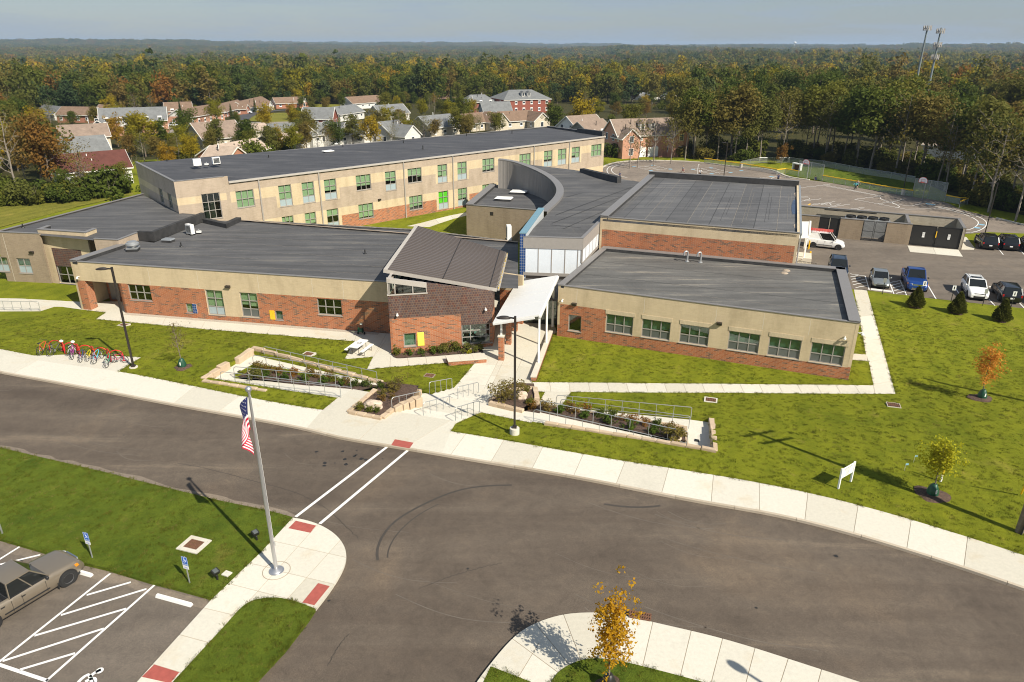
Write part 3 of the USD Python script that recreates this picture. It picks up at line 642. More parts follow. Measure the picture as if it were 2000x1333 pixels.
oval = Zpx(SC,[(-60,190),(-25,150),(0,135),(100,100),(300,78),(600,75),(1000,95),(1300,130),(1700,170)]) + Zpx(SD,[(0,188),(340,238),(940,338),(1270,393),(1600,448),(1750,513),(2000,580)]) + [(2000,440),(2150,470)]
cw = spline(GXY(oval,LOW),120)
court = Polygon(np.vstack([cw,GXY([(2150,478),(2000,456.5),(1932,453.8),(1885,457.6),(1880,462),(1560,440),(1240,420),(1150,380)],LOW)])).buffer(0)
ct = thing('play_court',kind='structure'); part(ct,'asphalt',drape(court,5.0,0.002,flat(LOW)),M['asphalt_court']); HARD.append(court)
kc = LineString(cw[:66]).buffer(0.22,cap_style='flat')
part(ct,'kerb',MB().prism(kc,LOW - 0.1,LOW + 0.12),M['concrete'])
kc2 = LineString(cw[104:]).buffer(0.15,cap_style='flat'); part(ct,'kerb',MB().prism(kc2,LOW - 0.1,LOW + 0.12),M['concrete'])
M['blue_paint'] = plain('blue_paint',(0.22,0.42,0.55),0.8); M['amber_paint'] = plain('amber_paint',(0.7,0.4,0.05),0.8)
for q,w,n in ((Zpx(SC,[(160,240),(60,215),(30,185),(40,150),(100,120),(200,105)]),0.12,30),(Zpx(SC,[(240,250),(120,215),(80,185),(78,160),(120,130),(260,108)]),0.12,30),
    (Zpx(SC,[(330,140),(500,120),(650,160)]),0.1,0),(Zpx(SC,[(330,140),(480,178),(650,160)]),0.1,0),(Zpx(SC,[(415,130),(570,170)]),0.1,0),(Zpx(SC,[(410,160),(575,140)]),0.1,0),
    (Zpx(SC,[(890,163),(1080,142),(1290,195),(1100,212),(890,163)]),0.1,0),(Zpx(SC,[(980,152),(1190,205)]),0.1,0),(Zpx(SC,[(1000,188),(1180,170)]),0.1,0),(Zpx(SC,[(780,225),(930,213)]),0.1,0),
    (Zpx(SC,[(1800,290),(1725,275),(1725,255),(1800,230)]),0.1,20),(Zpx(SC,[(1490,265),(1800,230),(1990,260)]),0.1,0),
    (Zpx(SD,[(430,262),(320,280),(120,300)]),0.1,0),(Zpx(SD,[(360,278),(900,378)]),0.1,0),(Zpx(SD,[(390,275),(950,385)]),0.1,0),(Zpx(SD,[(680,420),(940,388)]),0.1,0),(Zpx(SD,[(680,420),(1380,555),(1640,518)]),0.1,0),
    (Zpx(SD,[(945,400),(960,420),(1040,450),(1130,485),(1135,500),(1100,505)]),0.1,24),(Zpx(SD,[(1190,420),(1090,440),(1070,455),(1110,470),(1270,485)]),0.1,24),(Zpx(SD,[(920,465),(1070,445)]),0.1,0),(Zpx(SD,[(1270,485),(1370,462)]),0.1,0),
    (Zpx(SD,[(1500,490),(1660,530),(1850,590),(1940,640),(1950,670),(1900,715),(1820,735)]),0.12,40),(Zpx(SD,[(1540,490),(1720,530),(1950,600),(2030,650),(2030,690),(1960,740),(1820,765)]),0.12,40),
    (Zpx(SD,[(120,440),(335,415)]),0.1,0),(Zpx(SD,[(230,480),(480,443)]),0.1,0),(Zpx(SD,[(390,505),(630,470)]),0.1,0),(Zpx(SD,[(640,520),(780,502)]),0.1,0),(Zpx(SD,[(120,395),(200,390)]),0.1,0),(Zpx(SD,[(250,460),(400,470)]),0.1,0),
    (Zpx(SD,[(330,475),(420,455),(540,465),(470,485),(330,475)]),0.09,0),(Zpx(SD,[(420,458),(440,480)]),0.09,0),(Zpx(SD,[(130,405),(200,403),(245,413),(160,430)]),0.09,0),(Zpx(SD,[(690,530),(760,515),(850,530)]),0.09,0)):
 part(ct,'painted_line',px_line(q,LOW,w,n,0.008),M['white_paint'])
for s,q in ((SC,(305,137)),(SC,(680,162)),(SC,(500,122)),(SC,(480,178)),(SC,(1100,150)),(SC,(1105,210)),(SC,(915,163)),(SC,(1410,175)),(SC,(1720,237)),(SC,(1300,197)),(SD,(1440,468)),(SD,(1480,475)),(SD,(1940,712)),(SD,(1985,680)),(SC,(1335,265)),(SC,(1430,272))):
 c = G(*Zpx(s,[q])[0],LOW); part(ct,'blue_spot',MB().prism(Point(c[:2]).buffer(0.42),LOW,LOW + 0.0085),M['blue_paint'])
part(ct,'amber_line',px_line(Zpx(SD,[(205,480),(225,465)]),LOW,0.3,0,0.012),M['amber_paint'])

# building footprint is filled in later; the big lawn is cut round everything paved
zone = Polygon(np.vstack([kerb_w,[[150,20],[150,60],[120,140],[60,165],[-60,165],[-150,140],[-170,60]]])).buffer(0)

# ------------------------------------------------------------------ the school
SCH = thing('school_building','low brick school of several flat roofed wings, cream above red brick','school')
brs = random.Random(21)
class Wall:
 """an upright wall from A to B (outside is on the right when walking from A to B... i.e. camera side), with regions of brick and openings"""
 def __init__(s,A,B,z0=LOW - 0.4):
  s.A,s.B = np.array(A[:2],float),np.array(B[:2],float); d = s.B - s.A; s.L = np.linalg.norm(d); s.u = d / s.L
  s.n = np.array([s.u[1],-s.u[0]]); s.z0 = z0; s.holes = []; s.reg = []
 def uz(s,px,py):
  d = ray(px,py); t = ((s.A - EYE[:2]) @ s.n) / (d[:2] @ s.n); p = EYE + t * d
  return float((p[:2] - s.A) @ s.u),float(p[2])
 def xyz(s,u,z,o=0.0):
  p = s.A + s.u * u + s.n * o; return np.array([p[0],p[1],z])
 def rect(s,tl,br):
  (u0,z1),(u1,z0) = s.uz(*tl),s.uz(*br); return (u0,z0,u1,z1)
 def region(s,poly,mat,label=None,name='wall'):
  if isinstance(poly,tuple):poly = sbox(poly[0],poly[1],poly[2],poly[3])
  s.reg.append((poly,mat,label,name))
 def ubox(s,mb,u0,u1,z0,z1,o0,o1):
  c = [s.xyz(u,z,o)  for z in (z0,z1) for u,o in ((u0,o1),(u1,o1),(u1,o0),(u0,o0))]
  return mb.hexa(c)
 def window(s,r,nx,ny,parent=SCH,pane='glass',lower=None,blind=0.5,blindmat='blind',frame='metal_trim',label=None,fw=0.07,deep=0.10,sill=True,room=True,cols=None,rows=None):
  u0,z0,u1,z1 = r; s.holes.append(sbox(u0,z0,u1,z1))
  us = np.linspace(u0,u1,nx + 1) if cols is None else u0 + (u1 - u0) * np.array(cols)
  zs = np.linspace(z0,z1,ny + 1) if rows is None else z0 + (z1 - z0) * np.array(rows)
  mb = MB(); h = fw / 2
  for k,u in enumerate(us):
   a,b = (u,u + fw) if k == 0 else ((u - fw,u) if k == nx else (u - h,u + h))
   s.ubox(mb,a,b,z0,z1,-deep - 0.06,-deep + 0.02)
  for k,z in enumerate(zs):
   a,b = (z,z + fw) if k == 0 else ((z - fw,z) if k == ny else (z - h,z + h))
   for j in range(nx):s.ubox(mb,us[j] + (fw if j == 0 else h) ,us[j + 1] - (fw if j == nx - 1 else h),a,b,-deep - 0.058,-deep + 0.017)
  if sill:s.ubox(mb,u0 - 0.04,u1 + 0.04,z0 - 0.06,z0 - 0.002,-deep,0.05)
  w = part(parent,'window',mb,M[frame],label=label)
  for j in range(nx):
   for k in range(ny):
    p = MB(); s.ubox(p,us[j] + 0.01,us[j + 1] - 0.01,zs[k] + 0.01,zs[k + 1] - 0.01,-deep - 0.03,-deep - 0.02)
    part(w,'pane',p,M[lower if (lower and k == 0) else pane])
  if blind > 0:
   for j in range(nx):
    bl = MB(); bf = min(1.0,blind + (brs.choice([-.06,-.02,0,0,0,.05]) if blind < 1 else 0)); s.ubox(bl,us[j] + 0.02,us[j + 1] - 0.02,z1 - (z1 - z0) * bf,z1,-deep - 0.13 - .003 * j,-deep - 0.12); part(w,'blind',bl,M[blindmat])
  if not room:return w
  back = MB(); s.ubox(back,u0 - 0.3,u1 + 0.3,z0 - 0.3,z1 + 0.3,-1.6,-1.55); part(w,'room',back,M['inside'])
  return w
 def build(s,parent=SCH,th=0.22):
  cut = unary_union(s.holes) if s.holes else None
  for poly,mat,label,name in s.reg:
   g = poly.difference(cut) if cut is not None else poly
   for q in polys(g):
    q = shapely.geometry.polygon.orient(q); v,f = tri(q); V,F,U = [],[],[]
    k = len(v); P0 = np.c_[s.A + np.outer(v[:,0],s.u),v[:,1]]
    V.append(P0); F.append(f); U.append(v); n = k
    for ring in [q.exterior,*q.interiors]:
     r = np.array(ring.coords)[:-1]; m = len(r); i = np.arange(m); j = (i + 1) % m
     front = np.c_[s.A + np.outer(r[:,0],s.u),r[:,1]]; back = front.copy(); back[:,:2] -= s.n * th
     V += [front,back]; U += [r,r + [0.1,0]]; a = np.c_[i + m,j + m,j,i] + n
     F.append(np.vstack([a[:,[0,1,2]],a[:,[0,2,3]]])); n += 2 * m
    part(parent,name,(np.vstack(V),np.vstack(F)),M[mat],label=label,uv=np.vstack(U))
def lay_uv(mb_vf):
 return mb_vf
def plain_wall(A,B,z0,z1,mat,parent=SCH,label=None,name='wall'):
 w = Wall(A,B); w.region((0,z0,w.L,z1),mat,label,name); w.build(parent); return w
def roof_sheet(pts,mat,parent=SCH,name='roof',label=None):
 """pts: world points of the roof edge (ccw or cw)"""
 v = np.array(pts,float); g = Polygon(v[:,:2])
 vv,f = tri(shapely.geometry.polygon.orient(g))
 z = np.array([v[np.argmin(np.linalg.norm(v[:,:2] - q,axis=1)),2] for q in vv])
 mb = MB().add(np.c_[vv,z],f); return part(parent,name,mb,M[mat],label=label)
def parapet(pts,z_roof,z_top,parent=SCH,th=0.32,cap='coping',inner='membrane_black',side=1,capw=0.05,clip=None):
 """upstand along an edge: dark membrane on the inside, metal coping on top. pts: world xy; th to the left of travel"""
 L = LineString([p[:2] for p in pts])
 body = L.buffer(th * side,single_sided=True,join_style='mitre')
 if clip is not None:body = body.intersection(Polygon([p[:2] for p in clip]))
 part(parent,'parapet',MB().prism(body.buffer(-0.004),z_roof - 0.02,z_top),M[inner])
 c = L.buffer(capw,cap_style='flat',join_style='mitre').union(body.buffer(0.015,join_style='mitre'))
 part(parent,'coping',MB().prism(c,z_top + 0.002,z_top + 0.06,True),M[cap])
def fascia_band(W,u0,u1,z0,z1,o=0.03,mat='coping',parent=SCH):
 mb = MB(); W.ubox(mb,u0,u1,z0,z1,-0.02,o); return part(parent,'fascia',mb,M[mat])
def lamp_box(W,px,parent=SCH,label='dark wedge wall light under the parapet'):
 u,z = W.uz(*px); mb = MB()
 c = [W.xyz(u - 0.2,z - 0.12,0.0),W.xyz(u + 0.2,z - 0.12,0.0),W.xyz(u + 0.2,z - 0.12,0.18),W.xyz(u - 0.2,z - 0.12,0.18)]
 t = [W.xyz(u - 0.2,z + 0.12,0.0),W.xyz(u + 0.2,z + 0.12,0.0),W.xyz(u + 0.2,z + 0.12,0.32),W.xyz(u - 0.2,z + 0.12,0.32)]
 mb.hexa([c[3],c[2],c[1],c[0],t[3],t[2],t[1],t[0]]); part(parent,'wall_light',mb,M['bronze_metal'])
def cctv(W,px,parent=SCH):
 u,z = W.uz(*px); mb = MB()
 mb.tube([W.xyz(u,z,0.0),W.xyz(u,z + 0.08,0.12),W.xyz(u,z + 0.06,0.25)],0.03,6)
 mb.ball(W.xyz(u,z - 0.07,0.25),0.11,1); mb.lathe([(0.09,0),(0.09,0.03)],W.xyz(u,z,0.02),8)
 part(parent,'security_camera',mb,M['white_metal'])

# --- left front wing
ZL = 3.4
lw_a,lw_b = G(137,511,ZL),G(760,552,ZL)
LWf = Wall(lw_a,lw_b)
zb = LWf.uz(300,558.5)[1]; zb = 1.62 if not 1.2 < zb < 2.2 else zb
r1 = LWf.rect((248,555.3),(298,589)); r2_ = LWf.rect((361.4,592.6),(378,612)); r3 = LWf.rect((399.8,566),(441,617)); r4 = LWf.rect((466.7,571.3),(507.6,621.2)); r5 = LWf.rect((536,607),(553.7,626)); r6 = LWf.rect((618,582.8),(669,618))
c0,c1 = LWf.uz(146,547)[0],LWf.uz(232,554)[0]
col1 = LWf.uz(177,600)[0]
band = min(r3[1],r4[1]) - 0.03
bay = sbox(r3[0] - 0.02,band,r4[2] + 0.02,zb)
LWf.region(sbox(0,zb,LWf.L,ZL),'cream_brick','cream brick upper wall')
LWf.region(bay,'cream_brick','cream brick bay between tall windows')
LWf.region(sbox(c1,LOW - 0.4,LWf.L + 0.5,zb).difference(bay),'red_brick','red brick lower wall')
LWf.window(r1,3,2,blind=0.0); LWf.window(r2_,1,1,blind=0.9); LWf.window(r3,2,3,lower='frosted',blind=0.66); LWf.window(r4,2,3,lower='grey_pane',blind=0.52)
LWf.window(r5,1,1,blind=0.9,blindmat='dim_blind'); LWf.window(r6,3,2,blind=0.0)
LWf.build()
def tile_panel(W,r,nx,ny,mat,name,label,parent=SCH):
 u0,z0,u1,z1 = r; mb = MB(); W.ubox(mb,u0,u1,z0,z1,0.0,0.03); p = part(parent,name,mb,M['pale_grout'] if mat == 'blue_tile' else M[mat],label=label)
 for i in range(nx):
  for j in range(ny):
   t = MB(); W.ubox(t,u0 + (u1 - u0) * (i + 0.06) / nx,u0 + (u1 - u0) * (i + 0.94) / nx,z0 + (z1 - z0) * (j + 0.06) / ny,z0 + (z1 - z0) * (j + 0.94) / ny,0.03,0.04); part(p,'tile',t,M[mat])
M['yellow_panel'] = plain('yellow_panel',(0.85,0.50,0.02),0.5,vary=0.05); M['lemon_panel'] = plain('lemon_panel',(0.85,0.78,0.10),0.5,vary=0.04)
rt_ = LWf.rect((378,593.5),(386.5,613)); tile_panel(LWf,(r2_[2] + 0.02,r2_[1],rt_[2],r2_[3]),2,4,'blue_tile','tile_panel','blue glazed tile panel beside the small window')
ry = LWf.rect((526,606),(535.6,624.8)); tile_panel(LWf,(ry[0],r5[1],r5[0] - 0.02,r5[3]),2,3,'yellow_panel','tile_panel','amber panel beside the small window')
lamp_box(LWf,(446,560)); cctv(LWf,(154,541))
# control joints of the upper wall
for px in (292,386,503,608,668):
 u = LWf.uz(px,545)[0]; mb = MB(); LWf.ubox(mb,u - 0.012,u + 0.012,zb,ZL - 0.15,-0.01,0.003); part(SCH,'wall_joint',mb,M['limestone'])
# porch: corner pier, recess wall, soffit
pier = Polygon([LWf.xyz(u,0,o)[:2] for u,o in ((c0,0.0),(col1,0.0),(col1,-0.9),(c0,-0.9))])
def brick_prism(poly,z0,z1,mat,name,parent=SCH,label=None):
 """upright brick faces of a plan polygon, each side with its own course coordinates; plus a top"""
 g = shapely.geometry.polygon.orient(poly); r = np.array(g.exterior.coords)[:-1]; V,F,U = [],[],[]; n = 0; s = 0
 for i in range(len(r)):
  a,b = r[i],r[(i + 1) % len(r)]; l = np.linalg.norm(b - a)
  V += [[*a,z0],[*b,z0],[*b,z1],[*a,z1]]; U += [[s,z0],[s + l,z0],[s + l,z1],[s,z1]]; F += [[n,n + 1,n + 2],[n,n + 2,n + 3]]; n += 4; s += l
 v,f = tri(g); V += [[*p,z1] for p in v]; U += [[0.1,0.05]] * len(v); F += (f + n).tolist()
 return part(parent,name,(np.array(V),np.array(F)),M[mat],label=label,uv=np.array(U))
brick_prism(pier,LOW - 0.3,zb,'red_brick','porch_pier',label='red brick pier at the open corner of the left wing')
dpt = 3.2
rw_ = Wall(LWf.xyz(col1 - 0.6,0,-dpt),LWf.xyz(c1,0,-dpt)); rw_.region((0,LOW - 0.4,rw_.L,zb),'red_brick','red brick wall at the back of the porch'); rw_.build()
dr = rw_.xyz(0.9,0,0)
mb = MB(); rw_.ubox(mb,0.3,1.3,LOW,LOW + 2.1,0.0,0.05); part(SCH,'door',mb,M['metal_trim'],label='grey door inside the porch')
sd_ = Wall(LWf.xyz(c1,0,-dpt),LWf.xyz(c1,0,0)); sd_.region((0,LOW - 0.4,sd_.L,zb),'red_brick'); sd_.build()
mb = MB(); LWf.ubox(mb,0.02,c1,zb - 0.02,zb + 0.02,-dpt,-0.23); part(SCH,'soffit',mb,M['white_metal'])
# roof of the left front wing
ZR = 3.22
lw_back = [G(1012,472,ZL),G(900,458,ZL),G(800,447,ZL),G(463,429,ZL),G(405,428,ZL),G(300,471,ZL),G(268,467,ZL),G(233,479.5,ZL)]
lw_e = G(1012,560,ZL)
LWside = Wall(lw_back[-1],lw_a); LWside.region((0,LOW - 0.4,LWside.L,ZL),'cream_brick'); LWside.build()
rp = [lw_a,lw_b,lw_e] + lw_back
roof_sheet([[p[0],p[1],ZR] for p in rp],'roof_front',label='dark flat roof of the left front wing')
back_w = Wall(lw_back[0],lw_back[3]); back_w.region((0,LOW - 0.4,back_w.L,ZL),'tan_brick'); back_w.build()
parapet([lw_a,lw_b],ZR,ZL,side=1,th=0.18)
parapet([lw_back[-1],lw_a],ZR,ZL + 0.12,side=1,th=0.75)
parapet([lw_back[0],lw_back[1],lw_back[2],lw_back[3]],ZR,ZL - 0.08,side=1,th=0.2,cap='roof_dust')
LWD = (lw_b - lw_a)[:2] / np.linalg.norm((lw_b - lw_a)[:2]); LWN = np.array([-LWD[1],LWD[0]])
for i in range(1,8):
 a = lw_a[:2] + LWN * (2.4 * i) + LWD * (1.4 + 0.55 * i); b = lw_a[:2] + LWN * (2.4 * i) + LWD * 40.5
 L = LineString([a,b]).intersection(Polygon([p[:2] for p in rp]).buffer(-0.6))
 if L.length > 2:part(SCH,'roof_seam',strip(np.array(max(getattr(L,'geoms',[L]),key=lambda q:q.length).coords),0.05,flat(ZR + 0.006)),M['roof_dust'])

# --- far left wing (slightly higher roof) with the cream window bay
ZB = 4.0
fl0,fl1 = G(-12,453.5,ZB),G(76,457,ZB)
FLf = Wall(fl0,fl1)
FLf.region((0,LOW - 0.4,FLf.L,ZB),'grey_tan_brick','grey tan brick wall')
for tl,br in (((30.6,504.5),(65,535)),((-14,502),(20.5,531.5))):
 FLf.window(FLf.rect(tl,br),2,2,lower='frosted',blind=0.9,blindmat='dim_blind')
lamp_box(FLf,(63,493)); FLf.build()
for px in (10.5,):
 u = FLf.uz(px,480)[0]; mb = MB(); FLf.ubox(mb,u - 0.015,u + 0.015,LOW,ZB - 0.2,-0.01,0.003); part(SCH,'wall_joint',mb,M['limestone'])
ZT = 4.25
by0,by1,by2 = G(72.5,448.5,ZT),G(167.5,455,ZT),G(188,447,ZT)
BY = Wall(by0,by1); BYr = Wall(by1,by2); BYl = Wall(by0 + np.r_[(by2 - by1)[:2] * 0.25,0],by0)
u0,z1 = BY.uz(100,484.5); u1 = BY.uz(157,487)[0]; zt = BY.uz(112,519.5)[1]; zw = BY.uz(119,553)[1]
tl_ = sbox(u0,LOW,u1,z1); BY.region(sbox(0,LOW - 0.4,BY.L,ZT).difference(tl_),'cream_brick','cream brick surround of the window bay')
BY.region(tl_,'dark_tile','dark brown tile panels above and below the bay window'); BY.window((u0 + 0.02,zw,u1 - 0.02,zt),3,2,blind=0.0); BY.build()
BYr.region((0,LOW - 0.4,BYr.L,ZT),'cream_brick'); BYr.build(); BYl.region((0,LOW - 0.4,BYl.L,ZT),'cream_brick'); BYl.build()
fl2,fl3,fl4 = G(183,467,ZB),G(230.5,469.5,ZB),G(268,455,ZB)
for A,B in ((fl2,fl3),(fl3,fl4)):
 w = Wall(A,B); w.region((0,LOW - 0.4,w.L,ZB),'tan_brick'); w.build()
fl_edge = [G(300,456,ZB),G(400,418,ZB),G(352,414,ZB),G(278,379,ZB),G(-160,478,ZB)]
fl_edge[4] = G(-6,452.6,ZB)
rp2 = [fl0,fl1,by0 * [1,1,0] + [0,0,ZB],fl2,fl3,fl4] + fl_edge
roof_sheet([[p[0],p[1],ZB - 0.15] for p in [fl0,fl1,fl2,fl3,fl4,*fl_edge]],'roof_front',label='dark flat roof of the far left wing')
parapet([fl0,fl1],ZB - 0.15,ZB,side=1,th=0.2); parapet([fl2,fl3,fl4],ZB - 0.15,ZB,side=1,th=0.2)
parapet([by0 + np.r_[(by2 - by1)[:2] * 0.9,0],by0,by1,by2],ZB - 0.1,ZT,side=1,th=0.35)
parapet([fl_edge[3],fl_edge[4]],ZB - 0.15,ZB,side=1,th=0.2)
bk = Wall(fl_edge[3],fl_edge[4]); bk.region((0,LOW - 0.4,bk.L,ZB),'tan_brick'); bk.build()
# black upstand between the two roofs
up = LineString([p[:2] for p in (fl4,fl_edge[0],fl_edge[1])])
part(SCH,'parapet',MB().prism(up.buffer(0.4,single_sided=True),ZR - 0.1,ZB + 0.1),M['membrane_black'],label='black upstand between the two left roofs')
part(SCH,'coping',MB().prism(up.buffer(0.46,single_sided=True),ZB + 0.102,ZB + 0.14),M['membrane_black'])

# --- two storey wing at the back
ZE,ZX = 6.8,7.5
t_a,t_b,t_c,t_d,t_e,t_f = G(339,355.5,ZX),G(437,345.5,ZX),G(446,356,ZE),G(1181,267,ZE),G(1070,249.5,ZE + 0.3),G(264,317,ZX)
TS = Wall(t_c,t_d); TX = Wall(t_a,t_b); TL = Wall(t_f,t_a); TJ = Wall(t_b,t_c)
S5z,S6z,S4z = (3.92,450,240),(3.92,880,220),(3.92,0,220)
uppers = [(S5z,(35,515),(190,625),3,2,None,1.0),(S5z,(363,478),(480,625),2,3,'frosted',.66),(S5z,(542,455),(652,600),2,3,'frosted',.66),(S5z,(713,432),(820,577),2,3,'frosted',.62),
  (S5z,(958,400),(1080,500),3,2,None,.72),(S5z,(1182,375),(1273,510),2,3,'frosted',.55),(S5z,(1355,350),(1467,447),3,2,None,.58),(S5z,(1585,325),(1663,455),2,3,'frosted',.66),(S5z,(1737,308),(1812,435),2,3,'frosted',.66),
  (S6z,(243,362),(336,447),3,2,None,.85),(S6z,(527,328),(613,420),3,2,None,1.0),(S6z,(716,308),(778,420),2,3,'frosted',.55),(S6z,(823,294),(884,408),2,3,'frosted',.66),(S6z,(928,283),(987,393),2,3,'frosted',.6),(S6z,(1078,263),(1153,338),3,2,None,1.0)]
lowers = [(S5z,(392,722),(495,830),3,2,None,.4),(S5z,(567,692),(668,835),2,3,'frosted',.6),(S5z,(735,665),(838,810),2,3,'frosted',.45),(S5z,(978,628),(1100,728),3,2,None,.9),(S5z,(1368,568),(1475,662),3,2,None,.75),
  (S5z,(1593,540),(1672,668),2,3,'frosted',1.0),(S5z,(1742,515),(1815,645),2,3,'frosted',.6),(S6z,(243,572),(336,660),3,2,None,.9)]
wz = {}
ru = [TS.rect(*Zpx(w[0],[w[1],w[2]])) for w in uppers]; rl = [TS.rect(*Zpx(w[0],[w[1],w[2]])) for w in lowers]
topu = float(np.median([r[3] for r in ru])); topl = float(np.median([r[3] for r in rl]))
h2 = float(np.median([r[3] - r[1] for r,w in zip(ru,uppers) if w[4] == 2])); h3 = float(np.median([r[3] - r[1] for r,w in zip(ru,uppers) if w[4] == 3]))
for lst,rr,top in ((uppers,ru,topu),(lowers,rl,topl)):
 for w,r in zip(lst,rr):
  rr_ = (r[0],top - (h2 if w[4] == 2 else h3),r[2],top)
  wz[(lst is uppers,round(r[0],2))] = rr_
  TS.window(rr_,w[3],w[4],lower=w[5],blind=w[6],blindmat='lime_curtain' if (lst is lowers and w[1] == (1593,540)) else 'blind')
b_u0,b_l0 = TS.uz(*Zpx(S5z,[(1085,462)])[0])[1],TS.uz(*Zpx(S5z,[(1105,668)])[0])[1]
cream = [sbox(0,b_u0,TS.L,topu + 0.02),sbox(0,b_l0,TS.L,topl + 0.02)]
for k,(i,j) in enumerate(((1,3),(7,8),(11,13))):
 cream.append(sbox(ru[i][0] - 0.4,topu - h3 - 0.05,ru[j][2] + 0.4,topu + 0.02))
 if k < 2:cream.append(sbox(ru[i][0] - 0.4,topl - h3 - 0.05,ru[j][2] + 0.4,topl + 0.02))
cream = unary_union(cream).intersection(sbox(0,LOW,TS.L,ZE))
bu = TS.uz(*Zpx(S5z,[(843,700)])[0])[0]
redz = sbox(bu,LOW - 0.4,TS.L,b_l0).difference(cream)
TS.region(cream,'cream_brick','cream brick bands'); TS.region(redz,'red_brick','red brick base of the two storey wing')
TS.region(sbox(0,LOW - 0.4,TS.L,ZE - 0.12).difference(cream).difference(redz),'tan_brick','tan brick wall of the two storey wing'); TS.build()
for px in ((213,440),(672,385),(1323,310),(1700,265)):
 u = TS.uz(*Zpx(S5z,[px])[0])[0]; part(SCH,'downspout',MB().bar(TS.xyz(u,LOW,0.1),TS.xyz(u,ZE - 0.1,0.1),0.16,0.12),M['fascia'])
for px in ((640,275),(910,245)):
 u = TS.uz(*Zpx(S6z,[px])[0])[0]; part(SCH,'downspout',MB().bar(TS.xyz(u,LOW,0.1),TS.xyz(u,ZE - 0.1,0.1),0.16,0.12),M['fascia'])
mb = MB(); TS.ubox(mb,0,TS.L + 0.1,ZE - 0.12,ZE + 0.1,-0.05,0.22); part(SCH,'gutter',mb,M['fascia'],label='pale eaves gutter of the two storey wing')
lamp_box(TS,Zpx(S5z,[(1138,590)])[0]); lamp_box(TS,Zpx(S6z,[(265,600)])[0])
# corner block with its taller parapet
q0,q1 = TX.uz(*Zpx(S4z,[(1538,628)])[0]),TX.uz(*Zpx(S4z,[(1708,805)])[0]); bz1,bz0 = TX.uz(*Zpx(S4z,[(1350,660)])[0])[1],TX.uz(*Zpx(S4z,[(1362,715)])[0])[1]
TX.window((q0[0],q1[1],min(q1[0],TX.L - 0.1),q0[1]),3,3,blind=0.0)
TX.region((0,bz0,TX.L,bz1),'cream_brick'); TX.region((0,LOW - 0.4,TX.L,bz0),'tan_brick'); TX.region((0,bz1,TX.L,ZX),'tan_brick'); TX.build()
TL.region((0,bz0,TL.L,bz1),'cream_brick'); TL.region((0,LOW - 0.4,TL.L,bz0),'tan_brick'); TL.region((0,bz1,TL.L,ZX),'tan_brick','shaded end wall of the two storey wing')
for tl,br in (((1212,575),(1250,650)),((1278,610),(1320,690))):
 a,b = TL.uz(*Zpx(S4z,[tl])[0]),TL.uz(*Zpx(S4z,[br])[0]); TL.window((a[0],bz0 - 0.9,b[0],bz1 + 0.1),2,2,blind=0.8)
TL.build(); TJ.region((0,LOW - 0.4,TJ.L,ZX),'tan_brick'); TJ.build()
TR = Wall(t_d,t_e); TR.region((0,LOW - 0.4,TR.L,ZE + 0.3),'tan_brick'); TR.build()
TB = Wall(t_e,t_f); TB.region((0,LOW - 0.4,TB.L,ZE + 0.2),'tan_brick'); TB.build()
tr = [np.r_[t_a[:2],ZX - 0.12],np.r_[t_b[:2],ZX - 0.12],np.r_[t_c[:2],ZE + 0.08],np.r_[t_d[:2],ZE + 0.08],np.r_[t_e[:2],ZE + 0.3],np.r_[t_f[:2],ZX - 0.12]]
roof_sheet(tr,'roof_back',label='long dark roof of the two storey wing')
n1,n2 = G(1020,248,ZE + 0.35),G(1140,258.5,ZE + 0.35)
parapet([t_f,t_a,t_b],ZX - 0.2,ZX,side=1,th=0.25)
parapet([t_e,t_f],ZE + 0.1,ZE + 0.45,side=1,th=0.2)
parapet([t_d,t_e],ZE,ZE + 0.55,side=1,th=0.3)
part(SCH,'parapet',MB().prism(LineString([t_d[:2],t_d[:2] + (t_e - t_d)[:2] * 0.42]).buffer(0.7,single_sided=True),ZE,ZE + 0.9),M['membrane_black'],label='black upstand at the right end of the long roof')
for k in range(1,6):
 f = k / 6; a = t_a[:2] * (1 - f) + t_f[:2] * f; b = t_d[:2] * (1 - f) + t_e[:2] * f; a = a + (b - a) * 0.03; b = a + (b - a) * 0.97
 za,zc = tr[0][2] * (1 - f) + tr[5][2] * f,tr[3][2] * (1 - f) + tr[4][2] * f
 fn = lambda x,y:ZX * 0 + 0 * x + (za + (zc - za) * np.clip(((np.asarray(x) - a[0]) / (b[0] - a[0])),0,1)) + 0.05
# low roof at the foot of the corner block, dark kerbs
kerbs = [[G(400,428,ZL + 0.25),G(441,437,ZL + 0.25),G(466,425.5,ZL + 0.25)]]
for q in kerbs:
 part(SCH,'parapet',MB().prism(LineString([p[:2] for p in q]).buffer(0.3,cap_style='flat',join_style='mitre'),ZR - 0.1,ZL + 0.3),M['membrane_black'])

# --- block with two roof hatches, curved wall and high hall roof
ZC = 3.0
e_a,e_b,e_c = G(910.5,400.5,ZC),G(1050,411,ZC),G(958,361,ZC)
Ef = Wall(e_a,e_b); Ef.region((0,LOW - 0.4,Ef.L,ZC),'grey_tan_brick','brown brick wall of the small inner block');
Ef.build(); mb = MB(); a = Ef.rect(Zpx(S6z,[(303,762)])[0],Zpx(S6z,[(327,790)])[0]); Ef.ubox(mb,a[0],a[2],a[1],a[3],-0.05,0.02); part(SCH,'vent',mb,M['bronze_metal'])
El = Wall(e_c,e_a); El.region((0,LOW - 0.4,El.L,ZC),'grey_tan_brick'); El.build()
roof_sheet([[p[0],p[1],ZC - 0.25] for p in (e_a,e_b,G(1100,370,ZC),G(1060,340,ZC),e_c)],'roof_front',label='dark roof of the small inner block')
parapet([e_a,e_b],ZC - 0.25,ZC,side=1,th=0.25); parapet([e_c,e_a],ZC - 0.25,ZC + 0.1,side=1,th=0.9)
